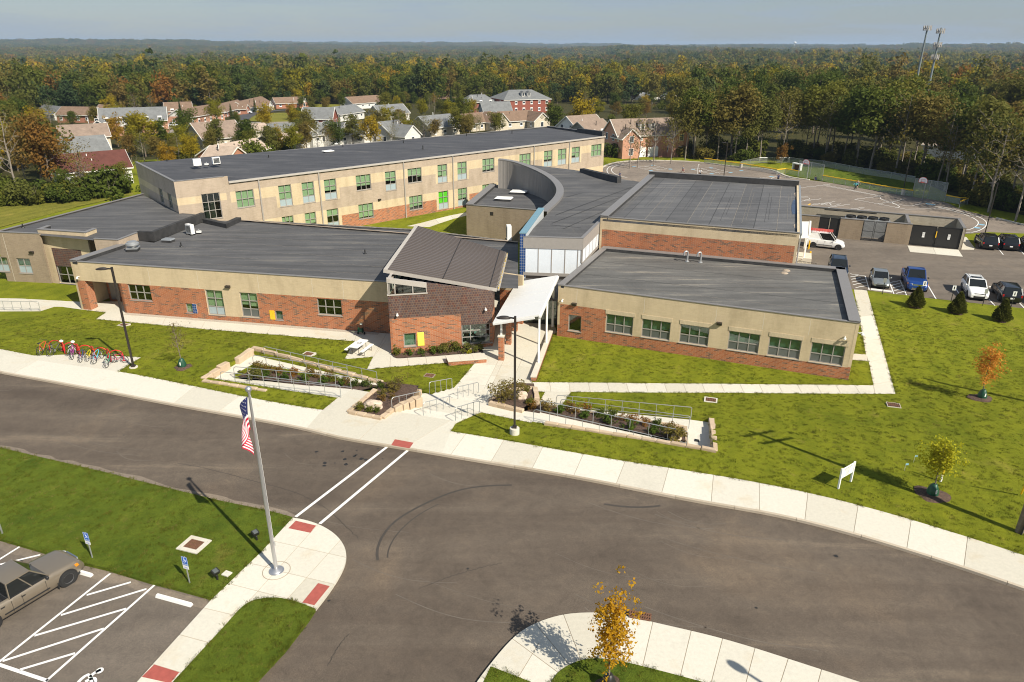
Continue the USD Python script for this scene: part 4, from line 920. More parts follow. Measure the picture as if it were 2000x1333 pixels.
cpx = [(973,312.5,6.8),(1000,317,6.6),(1030,327,6.3),(1058,340,6.0),(1076,353,5.85),(1086,368,5.75),(1083,384,5.7),(1068,400,5.7),(1052,414,5.7)]
cur = spline(np.array([G(*p) for p in cpx]),40)
mb = MB(); k = len(cur); lo = cur.copy(); lo[:,2] = LOW - 0.3; i = np.arange(k - 1)
d = np.gradient(cur[:,:2],axis=0); d /= np.linalg.norm(d,axis=1,keepdims=True); nrm = np.c_[-d[:,1],d[:,0]]
inn = cur.copy(); inn[:,:2] += nrm * 0.9
mb.add(np.vstack([cur,lo]),np.c_[i,i + k,i + k + 1,i + 1])
part(SCH,'curved_wall',mb,M['metal_trim'],smooth=60,label='curved wall of ribbed taupe metal')
for q in range(0,k - 1):
 for f in (0.0,0.5):
  p = cur[q] * (1 - f) + cur[q + 1] * f; nn_ = nrm[q] * -0.02
rb = MB()
fine = resample(cur,150)
for p,p2 in zip(fine[:-1],fine[1:]):
 dd_ = (p2 - p)[:2]; dd_ /= np.linalg.norm(dd_); o = np.array([dd_[1],-dd_[0]]) * 0.015
 rb.bar(np.r_[p[:2] + o,LOW],np.r_[p[:2] + o,p[2] - 0.05],0.03,0.03)
part(SCH,'wall_rib',rb,M['metal_trim'],kind='stuff')
cb = MB(); top = cur + [0,0,0.08]; itop = inn + [0,0,0.08]; ilo = inn - [0,0,0.35]
cb.add(np.vstack([cur - [0,0,0.12],top,itop,ilo]),np.vstack([np.c_[i,i + 1,i + 1 + k,i + k],np.c_[i + k,i + k + 1,i + 2 * k + 1,i + 2 * k],np.c_[i + 2 * k,i + 2 * k + 1,i + 3 * k + 1,i + 3 * k]]))
part(SCH,'coping',cb,M['coping'],smooth=40,label='curved metal coping of the hall roof')
ZD = 5.7
d_a,d_b,d_c = G(1022,463.5,ZD),G(1138.5,467,ZD),G(1178,428,ZD)
gZ = 6.3
g_a,g_b,g_c,g_d = G(1173,424,gZ),G(1562,456,gZ),G(1560,362,gZ),G(1268,343,gZ)
droof = [np.r_[d_a[:2],ZD - 0.15],np.r_[d_b[:2],ZD - 0.15],np.r_[d_c[:2],ZD - 0.15],np.r_[g_d[:2] + (g_a - g_d)[:2] * 0.05,ZD - 0.15],G(1212,350,ZD),G(1134,334,ZD)] + [np.r_[p[:2],p[2] - 0.2] for p in inn[3:-1:3]]
roof_sheet(droof,'roof_front',label='dark hall roof inside the curved coping')
for a,b in (((1255,358),(1085,420)),((1262,366),(1078,436)),((1240,352),(1105,385)),((1268,374),(1100,447)),((1075,439),(1135,445))):
 A,B = G(a[0],a[1],ZD - 0.12),G(b[0],b[1],ZD - 0.12); part(SCH,'roof_seam',strip([A,B],0.07,flat(ZD - 0.13)),M['roof_dark_seam'])
part(SCH,'parapet',MB().prism(LineString([G(1136,340,ZD)[:2],G(1209,357,ZD)[:2]]).buffer(0.35,cap_style='flat'),ZD - 0.4,ZD + 0.75),M['membrane_black'],label='black upstand behind the hall roof')
# clerestory of milky panels above the entrance
CF,CR = Wall(d_a,d_b),Wall(d_b,d_c)
zf0 = CF.uz(1027,485)[1]; zbot = CF.uz(1027,532)[1]
for W,npan,wd in ((CF,None,'front'),(CR,6,'side')):
 mb = MB(); W.ubox(mb,0,W.L,zf0,ZD,-0.25,0.04); part(SCH,'fascia',mb,M['metal_trim'],label=f'deep taupe fascia over the milky panels, {wd} face')
 us = [0.0] + [CF.uz(x,500)[0] for x in (1051,1077,1103,1128)] + [W.L] if npan is None else list(np.linspace(0,W.L,npan + 1))
 z0c = zbot if npan is None else ZR + 0.2
 for a,b in zip(us[:-1],us[1:]):
  p = MB(); W.ubox(p,a + 0.06,b - 0.02,z0c,zf0 - 0.003,-0.12,-0.02); part(SCH,'milky_panel',p,M['polycarb'])
 mb = MB()
 for u in us:W.ubox(mb,u - 0.03,u + 0.06,z0c,zf0 - 0.004,-0.15,0.0)
 W.ubox(mb,0,W.L,z0c - 0.3,z0c - 0.003,-0.2,0.03); part(SCH,'mullion',mb,M['metal_trim'])
 w = MB(); W.ubox(w,0,W.L,LOW,z0c - 0.305,-0.3,-0.02); part(SCH,'wall',w,M['bronze_metal'])
w = Wall(d_c,g_d);
parapet([d_a,d_b,d_c],ZD - 0.15,ZD + 0.02,side=1,th=0.25)
# blue tiled pier with its pale blue cap
dw = Wall(np.r_[G(1052,414,ZD)[:2],0],d_a)
bp0 = G(1015.5,456,ZD + 0.35); bdir = (cur[-1] - bp0)[:2]; bl = np.linalg.norm(bdir); bdir /= bl; bn = np.array([bdir[1],-bdir[0]])
wB = 0.55
BPf = Wall(bp0,np.r_[bp0[:2] + CF.u * wB,0]); BPl = Wall(np.r_[bp0[:2] + bdir * bl,0],bp0)
zz0 = ZR
core = Polygon([bp0[:2],bp0[:2] + CF.u * wB,bp0[:2] + CF.u * wB + bdir * bl,bp0[:2] + bdir * bl])
bt = part(SCH,'tiled_pier',MB().prism(core,LOW,ZD + 0.33),M['pale_grout'],label='blue tiled pier beside the milky panels')
for W,nx in ((BPf,3),):
 for i_ in range(nx):
  for j_ in range(16):
   t = MB(); h = (ZD + 0.3 - 1.9) / 16; W.ubox(t,W.L * (i_ + 0.07) / nx,W.L * (i_ + 0.93) / nx,1.9 + h * (j_ + 0.06),1.9 + h * (j_ + 0.94),0,0.012); part(bt,'tile',t,M['blue_tile'])
part(SCH,'pier_cap',MB().prism(core.buffer(0.05,join_style='mitre'),ZD + 0.332,ZD + 0.42,True),M['blue_cap'],label='pale blue metal cap of the tiled pier')

# --- sports hall
HF = Wall(g_a,g_b); zc = HF.uz(1300,459)[1]
HF.region((0,zc,HF.L,gZ),'cream_brick','cream brick band of the sports hall'); HF.region((0,LOW,HF.L,zc),'red_brick','red brick wall of the sports hall'); HF.build()
Gr = Wall(g_b,g_c); Gr.region((0,LOW - 0.3,Gr.L,gZ),'cream_brick'); Gr.build()
Gl = Wall(g_d,g_a); Gl.region((0,LOW,Gl.L,gZ),'cream_brick'); Gl.build()
Gb = Wall(g_c,g_d); Gb.region((0,LOW,Gb.L,gZ),'tan_brick'); Gb.build()
nsh = 9
for q in range(nsh):
 f0,f1 = q / nsh,(q + 1) / nsh; A0,A1 = g_a + (g_b - g_a) * f0,g_a + (g_b - g_a) * f1; B0,B1 = g_d + (g_c - g_d) * f0,g_d + (g_c - g_d) * f1
 dz = -0.18 + (0.006 if q % 2 else 0.0)
 part(SCH,'roof_sheet',MB().prism(Polygon([p[:2] for p in (A0,A1,B1,B0)]),gZ - 0.4,gZ + dz),M['roof_gym' if (q * 7) % 3 else 'roof_gym_dark'])
 for fo in (0.03,0.45,0.6):
  if q or fo > 0.03:
   ff = f0 + (f1 - f0) * fo; a,b = g_a + (g_b - g_a) * ff,g_d + (g_c - g_d) * ff
   a,b = a + (b - a) * (0.02 if fo < .1 else rng.uniform(.1,.4)),a + (b - a) * (0.97 if fo < .1 else rng.uniform(.6,.9))
   part(SCH,'roof_seam',strip([a,b],0.055 if fo < .1 else 0.03,flat(gZ - 0.168)),M['roof_dark_seam' if q % 2 else 'roof_dust'])
parapet([g_a,g_b],gZ - 0.2,gZ,side=1,th=0.15); parapet([g_c,g_d],gZ - 0.2,gZ + 0.5,side=1,th=0.25); parapet([g_d,g_a],gZ - 0.2,gZ + 0.12,side=1,th=0.75)
part(SCH,'gutter',MB().bar(np.r_[g_b[:2] + HF.u * 0.12,gZ - 0.1],np.r_[g_c[:2] + HF.u * 0.12,gZ - 0.1],0.2,0.2),M['galvanised'])
part(SCH,'downspout',MB().tube([np.r_[g_b[:2] + HF.u * 0.12 + (g_c - g_b)[:2] * f_,z_] for f_,z_ in ((0.01,gZ - 0.2),(0.01,LOW))],0.07,8),M['galvanised'])
M['patch'] = plain('roof_patch_blue',(0.05,0.075,0.13),0.6,vary=0.3); M['sand_patch'] = plain('roof_patch_sand',(0.36,0.29,0.22),0.9,vary=0.3)
for q,m_ in (([(1546,402),(1549,392),(1554,390),(1558,394),(1558,418),(1548,419),(1546,410)],'patch'),([(1551,378),(1560,372),(1560,390),(1554,388)],'sand_patch'),([(1550,440),(1560,432),(1560,447),(1552,446)],'sand_patch')):
 part(SCH,'roof_patch',MB().prism(P(q,gZ - 0.17),gZ - 0.2,gZ - 0.163),M[m_])

# --- right front wing
ZW = 3.3
w_a,w_b,w_c,w_d = G(1090.5,557.5,ZW),G(1679.5,632,ZW),G(1649.5,526,ZW),G(1178,484,ZW)
Rf = Wall(w_a,w_b); Rs = Wall(w_b,w_c); Rl = Wall(w_d,w_a); Rb = Wall(w_c,w_d)
S4 = (2.778,1040,500)
wins = [((400,316),(541,432)),((596,342),(742,462)),((803,372),(950,492)),((1068,405),(1222,532)),((1287,435),(1445,563)),((1517,467),(1680,597))]
rr = [Rf.rect(*Zpx(S4,w)) for w in wins]
wt,wb_ = float(np.median([r[3] for r in rr])),float(np.median([r[1] for r in rr]))
M['stripe_blind'] = plain('vertical_blind',(0.10,0.18,0.145),0.8,vary=0.15)
for k,r in enumerate(rr):Rf.window((r[0],wb_,r[2],wt),3,2,lower='grey_pane',blind=0.55,blindmat='stripe_blind' if k != 2 else 'dim_blind',rows=[0,.44,1.0])
sw = Rf.rect(*Zpx(S4,[(195,318),(262,415)])); Rf.window(sw,1,1,blind=0.0)
zbr = Rf.uz(*Zpx(S4,[(260,275)])[0])[1]; ub = Rf.uz(*Zpx(S4,[(398,350)])[0])[0]; zsill = wb_ - 0.05
redR = unary_union([sbox(0,LOW - 0.4,Rf.L,zsill),sbox(0,LOW - 0.4,ub,zbr)])
Rf.region(redR,'red_brick','red brick base of the right wing'); Rf.region(sbox(0,LOW,Rf.L,ZW).difference(redR),'cream_brick','cream brick upper wall of the right wing'); Rf.build()
for r in rr:
 mb = MB(); u = r[0] - 0.05
 while u < r[2] + 0.1:Rf.ubox(mb,u,u + 0.093,wt + 0.02,wt + 0.36,-0.01,0.035); u += 0.1
 part(SCH,'lintel',mb,M['cream_brick'],label='upright brick course over a window')
for px in (238,605,1000,1262,1520):
 u = Rf.uz(*Zpx(S4,[(px,300)])[0])[0]; mb = MB(); Rf.ubox(mb,u - 0.012,u + 0.012,wt + 0.5,ZW - 0.15,-0.01,0.003); part(SCH,'wall_joint',mb,M['limestone'])
for W,lab in ((Rs,'right'),(Rl,None)):
 W.region((0,wb_,W.L,ZW),'cream_brick'); W.region((0,LOW - 0.4,W.L,wb_),'red_brick'); W.build()
Rb.region((0,LOW,Rb.L,ZW),'red_brick'); Rb.build()
for px in ((228,262),(1015,367)):lamp_box(Rf,Zpx(S4,[px])[0])
for px in ((165,238),(1695,440)):cctv(Rf,Zpx(S4,[px])[0])
cctv(Rs,Zpx(S4,[(1772,420)])[0])
roof_sheet([[p[0],p[1],ZW - 0.18] for p in (w_a,w_b,w_c,w_d)],'roof_right',label='dusty dark roof of the right front wing')
parapet([w_a,w_b],ZW - 0.18,ZW,side=1,th=0.18); parapet([w_b,w_c],ZW - 0.18,ZW + 0.1,side=1,th=0.75,clip=(w_a,w_b,w_c,w_d)); parapet([w_c,w_d],ZW - 0.18,ZW + 0.1,side=1,th=0.7,clip=(w_a,w_b,w_c,w_d)); parapet([w_d,w_a],ZW - 0.18,ZW + 0.05,side=1,th=0.5)
for q in range(1,6):
 f = q / 6; a,b = w_a + (w_d - w_a) * f,w_b + (w_c - w_b) * f; a,b = a + (b - a) * 0.04,a + (b - a) * 0.95
 part(SCH,'roof_seam',strip([a,b],0.05,flat(ZW - 0.172)),M['roof_dust' if q % 2 else 'roof_dark_seam'])
for px in ((1345,532),(1348,537),(1536,529),(1532,534)):
 c = G(px[0],px[1],ZW - 0.18) if px[0] > 1400 else None
 if c is not None:part(SCH,'roof_patch',MB().lathe([(0.0,0.09),(0.25,0.07),(0.35,0.0)],c,10),M['sand_patch'])

# --- corner pavilion under the tilted metal roof
pv_a,pv_b = G(765,691.6,LOW),G(962,677,LOW)
PF = Wall(pv_a,pv_b)
zP0,zP1 = 5.15,3.55
utile = PF.uz(900,620)[0]; ztl = PF.uz(762,624)[1]; ztr = PF.uz(899,614)[1]; zti = (ztl + ztr) / 2
s5 = (7.404,750,540)
win = PF.rect(*Zpx(s5,[(1122,690),(1560,975)])); uW = PF.uz(*Zpx(s5,[(1118,800)])[0])[0]; zw1 = PF.uz(*Zpx(s5,[(1122,706)])[0])[1]; zw0 = PF.uz(*Zpx(s5,[(1130,985)])[0])[1]
hw = PF.uz(*Zpx(s5,[(620,200)])[0]); zs = PF.uz(*Zpx(s5,[(62,265)])[0])[1]
top = lambda u:zP0 + (zP1 - zP0) * u / PF.L
smallw = PF.rect(*Zpx(s5,[(280,830),(470,1005)]));
ztop_w = lambda u:min(top(u) - 0.62,99)
hT = (zs + 0.95,zs + 0.36); hipoly = Polygon([(0.08,zs),(hw[0],zs),(hw[0],hT[1]),(0.08,hT[0])])
whole = Polygon([(0,LOW - 0.4),(PF.L,LOW - 0.4),(PF.L,top(PF.L)),(0,top(0))])
redP = unary_union([sbox(0,LOW - 0.4,uW,zti),sbox(uW,LOW - 0.4,PF.L,zw0 - 0.02)])
metalP = Polygon([(-0.02,hT[0]),(hw[0],hT[1]),(hw[0],top(hw[0])),(-0.02,top(0))])
PF.region(redP.intersection(whole),'red_brick','red brick base of the corner pavilion')
PF.region(whole.difference(redP).difference(metalP).difference(sbox(-1,zs,hw[0],9)),'dark_tile','dark brown tile cladding of the corner pavilion')
PF.region(metalP,'fascia','taupe metal panel under the tilted roof')
PF.window((uW + 0.03,zw0,PF.L - 0.02,zw1),4,3,blind=0.0,cols=[0,.29,.80,.92,1.0],label='large corner window with stacked papers behind it')
PF.window(smallw,1,1,blind=1.0,blindmat='stripe_blind')
PF.holes.append(hipoly)
PF.build()
hm = MB()
for u in (0.0,0.55,hw[0] * 0.63,hw[0] - 0.07):PF.ubox(hm,u,u + 0.07,zs + 0.003,hT[0] + (hT[1] - hT[0]) * min(1,u / hw[0]) - .01,-0.14,-0.02)
PF.ubox(hm,-0.06,hw[0] + 0.05,zs - 0.1,zs,-0.18,0.06); hwn = part(SCH,'window',hm,M['fascia'],label='wedge shaped window under the tilted roof')
v = np.array([PF.xyz(u,z,-0.08) for u,z in list(hipoly.exterior.coords)[:-1]]); part(hwn,'pane',MB().add(v,[[0,1,2],[0,2,3]]),M['glass'])
tile_panel(PF,PF.rect(*Zpx(s5,[(480,815),(585,1000)])),3,6,'lemon_panel','tile_panel','lemon yellow panel beside the pavilion window')
cctv(PF,Zpx(s5,[(188,540)])[0]); cctv(PF,Zpx(s5,[(1465,460)])[0])
# things behind the big window
paper = [plain('paper_white',(0.7,0.72,0.7),0.8),plain('paper_blue',(0.03,0.14,0.35),0.7),plain('paper_teal',(0.10,0.25,0.28),0.7)]
for k in range(34):
 u = uW + 0.15 + rng.random() * (PF.L - uW - 0.4); z = zw0 + 0.15 + rng.random() * (zw1 - zw0 - 0.35); mb = MB(); o = -0.6 - rng.random() * 0.7
 PF.ubox(mb,u,u + rng.uniform(.08,.22),z,z + rng.uniform(.1,.25),o - 0.01,o); part(SCH,'pinned_paper',mb,paper[int(rng.integers(0,3)) if z < zw0 + 0.9 else 0])
# side walls of the pavilion
pvd = np.array([-PF.u[1],PF.u[0]]); pld = (G(811,440,5.55) - G(749,526,5.45))[:2]; pld /= np.linalg.norm(pld)
bk0 = np.r_[lw_b[:2],0]
PL_ = Wall(pv_a + np.r_[pld * 5.5,0],pv_a); zl_ = zP0
PL_.region((0,LOW - 0.4,PL_.L,zti),'red_brick'); PL_.region((0,zti,PL_.L,zs),'dark_tile'); PL_.region((0,hT[0],PL_.L,zP0 - .05),'fascia'); PL_.window((.2,zs,PL_.L - .08,hT[0] - .02),4,1,blind=0.0,sill=False,room=False); PL_.build()
mb = MB(); PF.ubox(mb,.9,PF.L - .6,zti,zP1 + .2,-1.9,-1.85); part(SCH,'room',mb,M['inside']); mb = MB(); PL_.ubox(mb,0,PL_.L - 1.9,zti,zP0 - .3,-.95,-.9); part(SCH,'room',mb,M['inside'])
PR_ = Wall(pv_b,pv_b + np.r_[PF.u * 0.5 + pvd * 1.8,0]); PR_.region((0,LOW - 0.4,PR_.L,1.7),'red_brick'); PR_.region((0,1.7,PR_.L,zP1),'dark_tile'); PR_.build()
PR2 = Wall(pv_b + np.r_[PF.u * 0.5 + pvd * 1.8,0],pv_b + np.r_[PF.u * 0.9 + pvd * 9.5,0]); PR2.region((0,LOW - 0.4,PR2.L,1.6),'red_brick'); PR2.region((0,1.6,PR2.L,3.1),'cream_brick'); PR2.build()
# tilted roof: corners by pixel and height
q1_,q2_,q3_,q4_ = G(749,526,5.45),G(811,440,5.55),G(989,493,3.85),G(971,563.5,3.75)
nrm_ = np.cross(q4_ - q1_,q2_ - q1_); nrm_ /= np.linalg.norm(nrm_); nrm_ = nrm_ if nrm_[2] > 0 else -nrm_
slabv = [q - nrm_ * 0.30 for q in (q1_,q4_,q3_,q2_)] + [q1_,q4_,q3_,q2_]
part(SCH,'tilted_roof',MB().hexa(slabv),M['fascia'],label='pale fascia of the tilted roof')
M['roof_metal'] = plain('brown_roof_metal',(0.125,0.105,0.095),0.42,0.0,vary=0.05); M['roof_rib'] = plain('brown_roof_rib',(0.10,0.082,0.072),0.42,vary=0.05)
i1_,i2_ = q1_ + (q4_ - q1_) * 0.035,q2_ + (q3_ - q2_) * 0.035
up_ = nrm_ * 0.012
part(SCH,'roof_sheet',MB().hexa([i1_ + up_ * .1,q4_ + (q1_ - q4_) * .01 + up_ * .1,q3_ + (q2_ - q3_) * .01 + up_ * .1,i2_ + up_ * .1,i1_ + up_,q4_ + (q1_ - q4_) * .01 + up_,q3_ + (q2_ - q3_) * .01 + up_,i2_ + up_]),M['roof_metal'],label='brown ribbed metal sheet of the tilted roof')
for q in range(31):
 f = (q + 0.5) / 31; a,b = i1_ + (i2_ - i1_) * f + up_ * 2,q4_ + (q3_ - q4_) * f + up_ * 2
 part(SCH,'roof_rib',MB().bar(a,b,0.10,0.06),M['roof_rib'])
for f in (0.50,0.93):
 a,b = i1_ + (q4_ - i1_) * f + up_ * 4.5,i2_ + (q3_ - i2_) * f + up_ * 4.5; part(SCH,'roof_clip',MB().bar(a,b,0.05,0.06),M['bronze_metal'])
gu = MB().bar(q4_ + [0.1,0,-0.12],q3_ + [0.1,0,-0.12],0.16,0.14); part(SCH,'gutter',gu,M['fascia'])
lf = MB()
for k in range(70):
 f = rng.random(); c = q4_ + (q3_ - q4_) * f + [0.1 + rng.normal(0,0.03),0,-0.02]; lf.box(c,(0.07,0.05,0.02),rng.random() * 6)
part(SCH,'gutter_leaf',lf,plain('fallen_leaf',(0.55,0.38,0.05),0.8),kind='stuff')
# wall between pavilion roof and the milky panels (cream over brick) and the dark entrance behind the canopy
mv = Wall(G(988,542,2.9),G(1015,546,2.9)); mv.region((-0.6,LOW,mv.L + 0.3,1.7),'red_brick'); mv.region((-0.6,1.7,mv.L + 0.3,3.25),'cream_brick'); mv.build()
en = MB(); en_w = Wall(np.r_[mv.B,0],np.r_[w_a[:2] + Rl.u * -2.0,0]); en_w.ubox(en,-0.2,en_w.L,LOW,1.6,-0.6,-0.5); part(SCH,'entrance_screen',en,M['inside'])
for k in range(4):
 e = MB(); u = 0.2 + k * 1.05; en_w.ubox(e,u,u + 0.98,LOW + 0.05,LOW + 2.3,-0.45,-0.43); dd_ = part(SCH,'door',e,M['glass'],label='glazed entrance door under the canopy')
 fr = MB(); en_w.ubox(fr,u - 0.035,u + 0.035,LOW,LOW + 2.4,-0.46,-0.40); part(dd_,'door_frame',fr,M['bronze_metal'])
part(SCH,'entrance_roof',MB().prism(Polygon([np.r_[mv.B],w_a[:2] + Rl.u * -0.5,w_a[:2] + Rl.u * -7,d_a[:2] + CF.u * 3.0,d_a[:2]]).convex_hull,1.6,1.75),M['roof_front'])
FOOT = unary_union([Polygon([p[:2] for p in q]).buffer(0) for q in ([lw_a,lw_b,lw_e] + lw_back,[fl0,fl1,fl2,fl3,fl4] + fl_edge,[t_a,t_b,t_c,t_d,t_e,t_f],[e_a,e_b,G(1100,370,ZC),G(1060,340,ZC),e_c],[d_a,d_b,d_c,g_d,G(1134,334,ZD),cur[5],cur[15],cur[30]],[g_a,g_b,g_c,g_d],[w_a,w_b,w_c,w_d],[pv_a,pv_b,pv_b + np.r_[PF.u * .9 + pvd * 5,0],pv_a + np.r_[pvd * 5,0]])])
HARD.append(FOOT.buffer(-0.15))
# --- strip of gravel along the left wing, and the mulch bed by the pavilion

# ------------------------------------------------------------------ entrance canopy, low walls, beds
cv = [G(963.3,628.4,2.15),G(1010,550.7,2.15),G(1089.4,538,3.15),G(1054,614.6,3.15)]
CAN = thing('entrance_canopy','white sloping canopy on white posts over the entrance walk','canopy')
dn = np.array([0,0,0.14])
M['canopy_white'] = plain('canopy_white',(0.80,0.79,0.76),0.5,vary=0.01)
part(CAN,'roof_panel',MB().hexa([cv[0] - dn,cv[3] - dn,cv[2] - dn,cv[1] - dn,cv[0],cv[3],cv[2],cv[1]]),M['canopy_white'])
for f in (0.33,0.55,0.66,0.85):
 a,b = cv[0] + (cv[1] - cv[0]) * f,cv[3] + (cv[2] - cv[3]) * f; part(CAN,'roof_seam',MB().bar(a + [0,0,.006],b + [0,0,.006],0.07,0.012),M['white_metal'])
for a,b in ((cv[3],cv[2]),(cv[0],cv[1])):part(CAN,'edge_beam',MB().bar(a - dn * 1.2 + [0.04,0,0],b - dn * 1.2 + [0.04,0,0],0.16,0.2),M['white_metal'])
part(CAN,'gutter',MB().bar(cv[0] + [0,-.08,-.2],cv[3] + [-.4,-.08,-.26],0.12,0.14),M['white_metal'])
for f in (0.02,0.42,0.78):
 t = cv[3] + (cv[2] - cv[3]) * f; part(CAN,'post',MB().box((t[0] - .05,t[1],(t[2] - .2 - .9) / 2),(0.14,0.14,t[2] - .2 + .9),0.3),M['white_metal'])
pr = [((972.5,705),(984,705),655),((988,674),(997.5,674),612),((1001,648),(1009.5,648),600)]
for (a,b,ytop),f in zip(pr,(0.06,0.42,0.78)):
 A,B = G(*a,LOW),G(*b,LOW); w = 0.42; c = (A + B) / 2; dirn = (cv[1] - cv[0])[:2] / np.linalg.norm((cv[1] - cv[0])[:2]); c2 = c[:2] + dirn * 0.22
 ang = math.atan2(dirn[1],dirn[0]) - math.pi / 2
 R = np.array([[math.cos(ang),-math.sin(ang)],[math.sin(ang),math.cos(ang)]]); q = Polygon([c2 + R @ np.array(p) for p in ((-.21,-.21),(.21,-.21),(.21,.21),(-.21,.21))])
 brick_prism(q,LOW - .2,0.72,'red_brick','brick_pier',CAN)
 part(CAN,'pier_cap',MB().prism(q.buffer(.05,join_style='mitre'),0.722,0.82,True),M['limestone'])
 tz = 2.15 - .14; part(CAN,'post',MB().box((c2[0],c2[1],(tz + .82) / 2),(0.14,0.14,tz - .82),ang),M['white_metal'])
def low_wall(name,top,z,label):
 """brick wall with a pale stone cap; top: pixel corners of the cap"""
 t = thing(name,label,'low wall'); g = P(top,z); brick_prism(g.buffer(-.04,join_style='mitre'),LOW - .2,z - .09,'red_brick','brick_wall',t)
 n = np.array([G(*p,z)[:2] for p in top]); k = max(2,int(round(np.linalg.norm(n[1] - n[0]) / 1.2)))
 for i in range(k):
  f0,f1 = (i + .005) / k,(i + .995) / k; q = [n[0] + (n[1] - n[0]) * f0,n[0] + (n[1] - n[0]) * f1,n[3] + (n[2] - n[3]) * f1,n[3] + (n[2] - n[3]) * f0]
  part(t,'cap_stone',MB().prism(Polygon(q),z - .088,z,True),M['limestone'])
 HARD.append(g); return t
low_wall('seat_wall',[(1035.9,735.5),(1072,645),(1080,646.5),(1047.5,736)],-0.9,'long red brick seat wall with pale cap along the entrance walk')
low_wall('seat_wall',[(875,706),(951.5,700),(946,690),(870,695.5)],-0.9,'short red brick seat wall with pale cap before the flower bed')
def bed(name,g,zf,label):
 p = part('/World',name,drape(g,0.5,0.0,zf,0.10),M['mulch']); setdata(stage.GetPrimAtPath(p),label,'planting bed'); return p
bz = zplane([(465,739,-.2),(498,719,-.12),(742,758,-.45),(687,761.5,0.05)])
bed('planting_bed',bed_l,bz,'long mulch bed with shrubs between the two lanes of the west ramp')
bzr = zplane([(1055,806,-.55),(1341,869,-.75),(1337,838,-.75),(1075,803,-1.0)])
bed('planting_bed',bed_r,bzr,'long mulch bed with shrubs between the two lanes of the east ramp')
p1z = flat(0.08); bed('planting_bed',pl1.buffer(-.1),p1z,'walled mulch bed with a large pale boulder beside the street steps')
p2z = zplane([(955,788,-.42),(1023,803,-.42),(1050,790,-.5),(1045,764,-.6)]); bed('planting_bed',pl2.buffer(-.1),p2z,'small walled mulch bed with a feathery bush behind the lamp post')
pvb = P(Zpx(s5,[(110,1128),(122,1150),(145,1176),(190,1190),(240,1191),(820,1152),(1436,1105),(1415,1048),(1400,1030),(1110,1040)]),LOW).difference(FOOT)
bed('planting_bed',pvb,flat(LOW + 0.05),'mulch bed with a row of green shrubs at the foot of the pavilion')
HARD.append(pvb)
gv = LineString([LWf.xyz(c1 + .2,0,.22)[:2],LWf.xyz(LWf.L - 1.2,0,.22)[:2]]).buffer(.24,cap_style='flat')
p = part('/World','gravel_strip',MB().prism(gv,LOW,LOW + .02),M['gravel']); setdata(stage.GetPrimAtPath(p),kind='structure')

def stone_row(t,a,b,zt0,zt1,zb0,zb1,n,w=0.3,step=True,rough=0.03,r=random.Random(3)):
 """a row of n rough stones from a to b; tops go from zt0 to zt1 in steps, feet from zb0 to zb1"""
 a,b = np.array(a[:2]),np.array(b[:2]); d = (b - a) / np.linalg.norm(b - a); nn = np.array([-d[1],d[0]]) * w / 2
 for k in range(n):
  f0,f1 = (k + .012) / n,(k + .988) / n; zt = zt0 + (zt1 - zt0) * (k + .5) / n; zb_ = min(zb0,zb1) - .25
  c = []
  for z in (zb_,zt):
   for f,s in ((f0,-1),(f1,-1),(f1,1),(f0,1)):
    p = a + (b - a) * f + nn * s; c.append([p[0] + r.uniform(-rough,rough),p[1] + r.uniform(-rough,rough),z + r.uniform(-rough,rough)])
  c = np.array(c); cen = c[4:].mean(0)
  m = MB(); top = cen + (c[4:] - cen) * 0.9; top[:,2] = c[4:,2]; sh = c[4:].copy(); sh[:,2] -= .04
  m.hexa(np.vstack([c[:4],sh])); m.hexa(np.vstack([sh,top])); part(t,'stone',m,M['stone'])
def wall_thing(label):return thing('stone_wall',label,'retaining wall')
t = wall_thing('stepped sandstone blocks holding back the lawn along the west ramp')
stone_row(t,G(494,688,-.3),G(747,749.5,-.6),0.20,-0.42,-.3,-.6,10,.34)
t = wall_thing('sandstone blocks round the west ramp landing'); stone_row(t,G(463,707,-.1),G(493,687,-.1),0.22,0.2,-.3,-.3,3,.4)
stone_row(t,G(397,746,-.2),G(428,728,-.2),0.12,.16,-.3,-.3,2,.4); stone_row(t,G(428,728,-.2),G(447,718,-.2),0.3,.3,-.3,-.3,1,.4)
stone_row(t,G(397,747.5,-.1),G(520,767,-.1),0.13,0.12,-.3,-.2,7,.28)
t = wall_thing('low sandstone edge between the west ramp bed and its upper lane'); stone_row(t,G(497,717.5,-.2),G(640,737,-.35),-.05,-.22,-.3,-.5,7,.22)
stone_row(t,G(640,737,-.35),G(740,757.5,-.5),-.3,-.45,-.3,-.6,5,.22)
t = wall_thing('sandstone edging and tall rough blocks round the boulder bed')
stone_row(t,G(733,763,0.05),G(682,805,.05),0.2,0.16,0,0,5,.32); stone_row(t,G(682,805.5,.05),G(746,818,.05),0.16,.17,0,0,4,.32); stone_row(t,G(747,817,.05),G(768,801,.05),0.17,.24,0,0,2,.32)
stone_row(t,G(770,798,.2),G(821,780,0.1),0.30,.34,-.6,-.6,4,.42,rough=.06); stone_row(t,G(777,757,-.3),G(822,766,-.3),-.15,-.1,-.6,-.6,3,.3)
t = wall_thing('low sandstone edging round the small bed behind the lamp post')
stone_row(t,G(955,787,-.45),G(1022,802,-.45),-.34,-.36,-.6,-.6,4,.32); stone_row(t,G(1049,790,-.9),G(1045,764,-.8),-.40,-.45,LOW,LOW,3,.34); stone_row(t,G(988,772,-.9),G(957,785,-.6),-.45,-.34,LOW,-.6,3,.3); stone_row(t,G(990,769,-.9),G(1043,764,-.8),-.55,-.5,LOW,LOW,4,.3)
t = wall_thing('long low sandstone edge between the east ramp and the street lawn');
oo = nn * 1.13
stone_row(t,np.r_[ro[0] + oo + dd * .9],np.r_[ro[1] + oo + dd * 1.9],-.24,.10,-.6,-.95,12,.28)
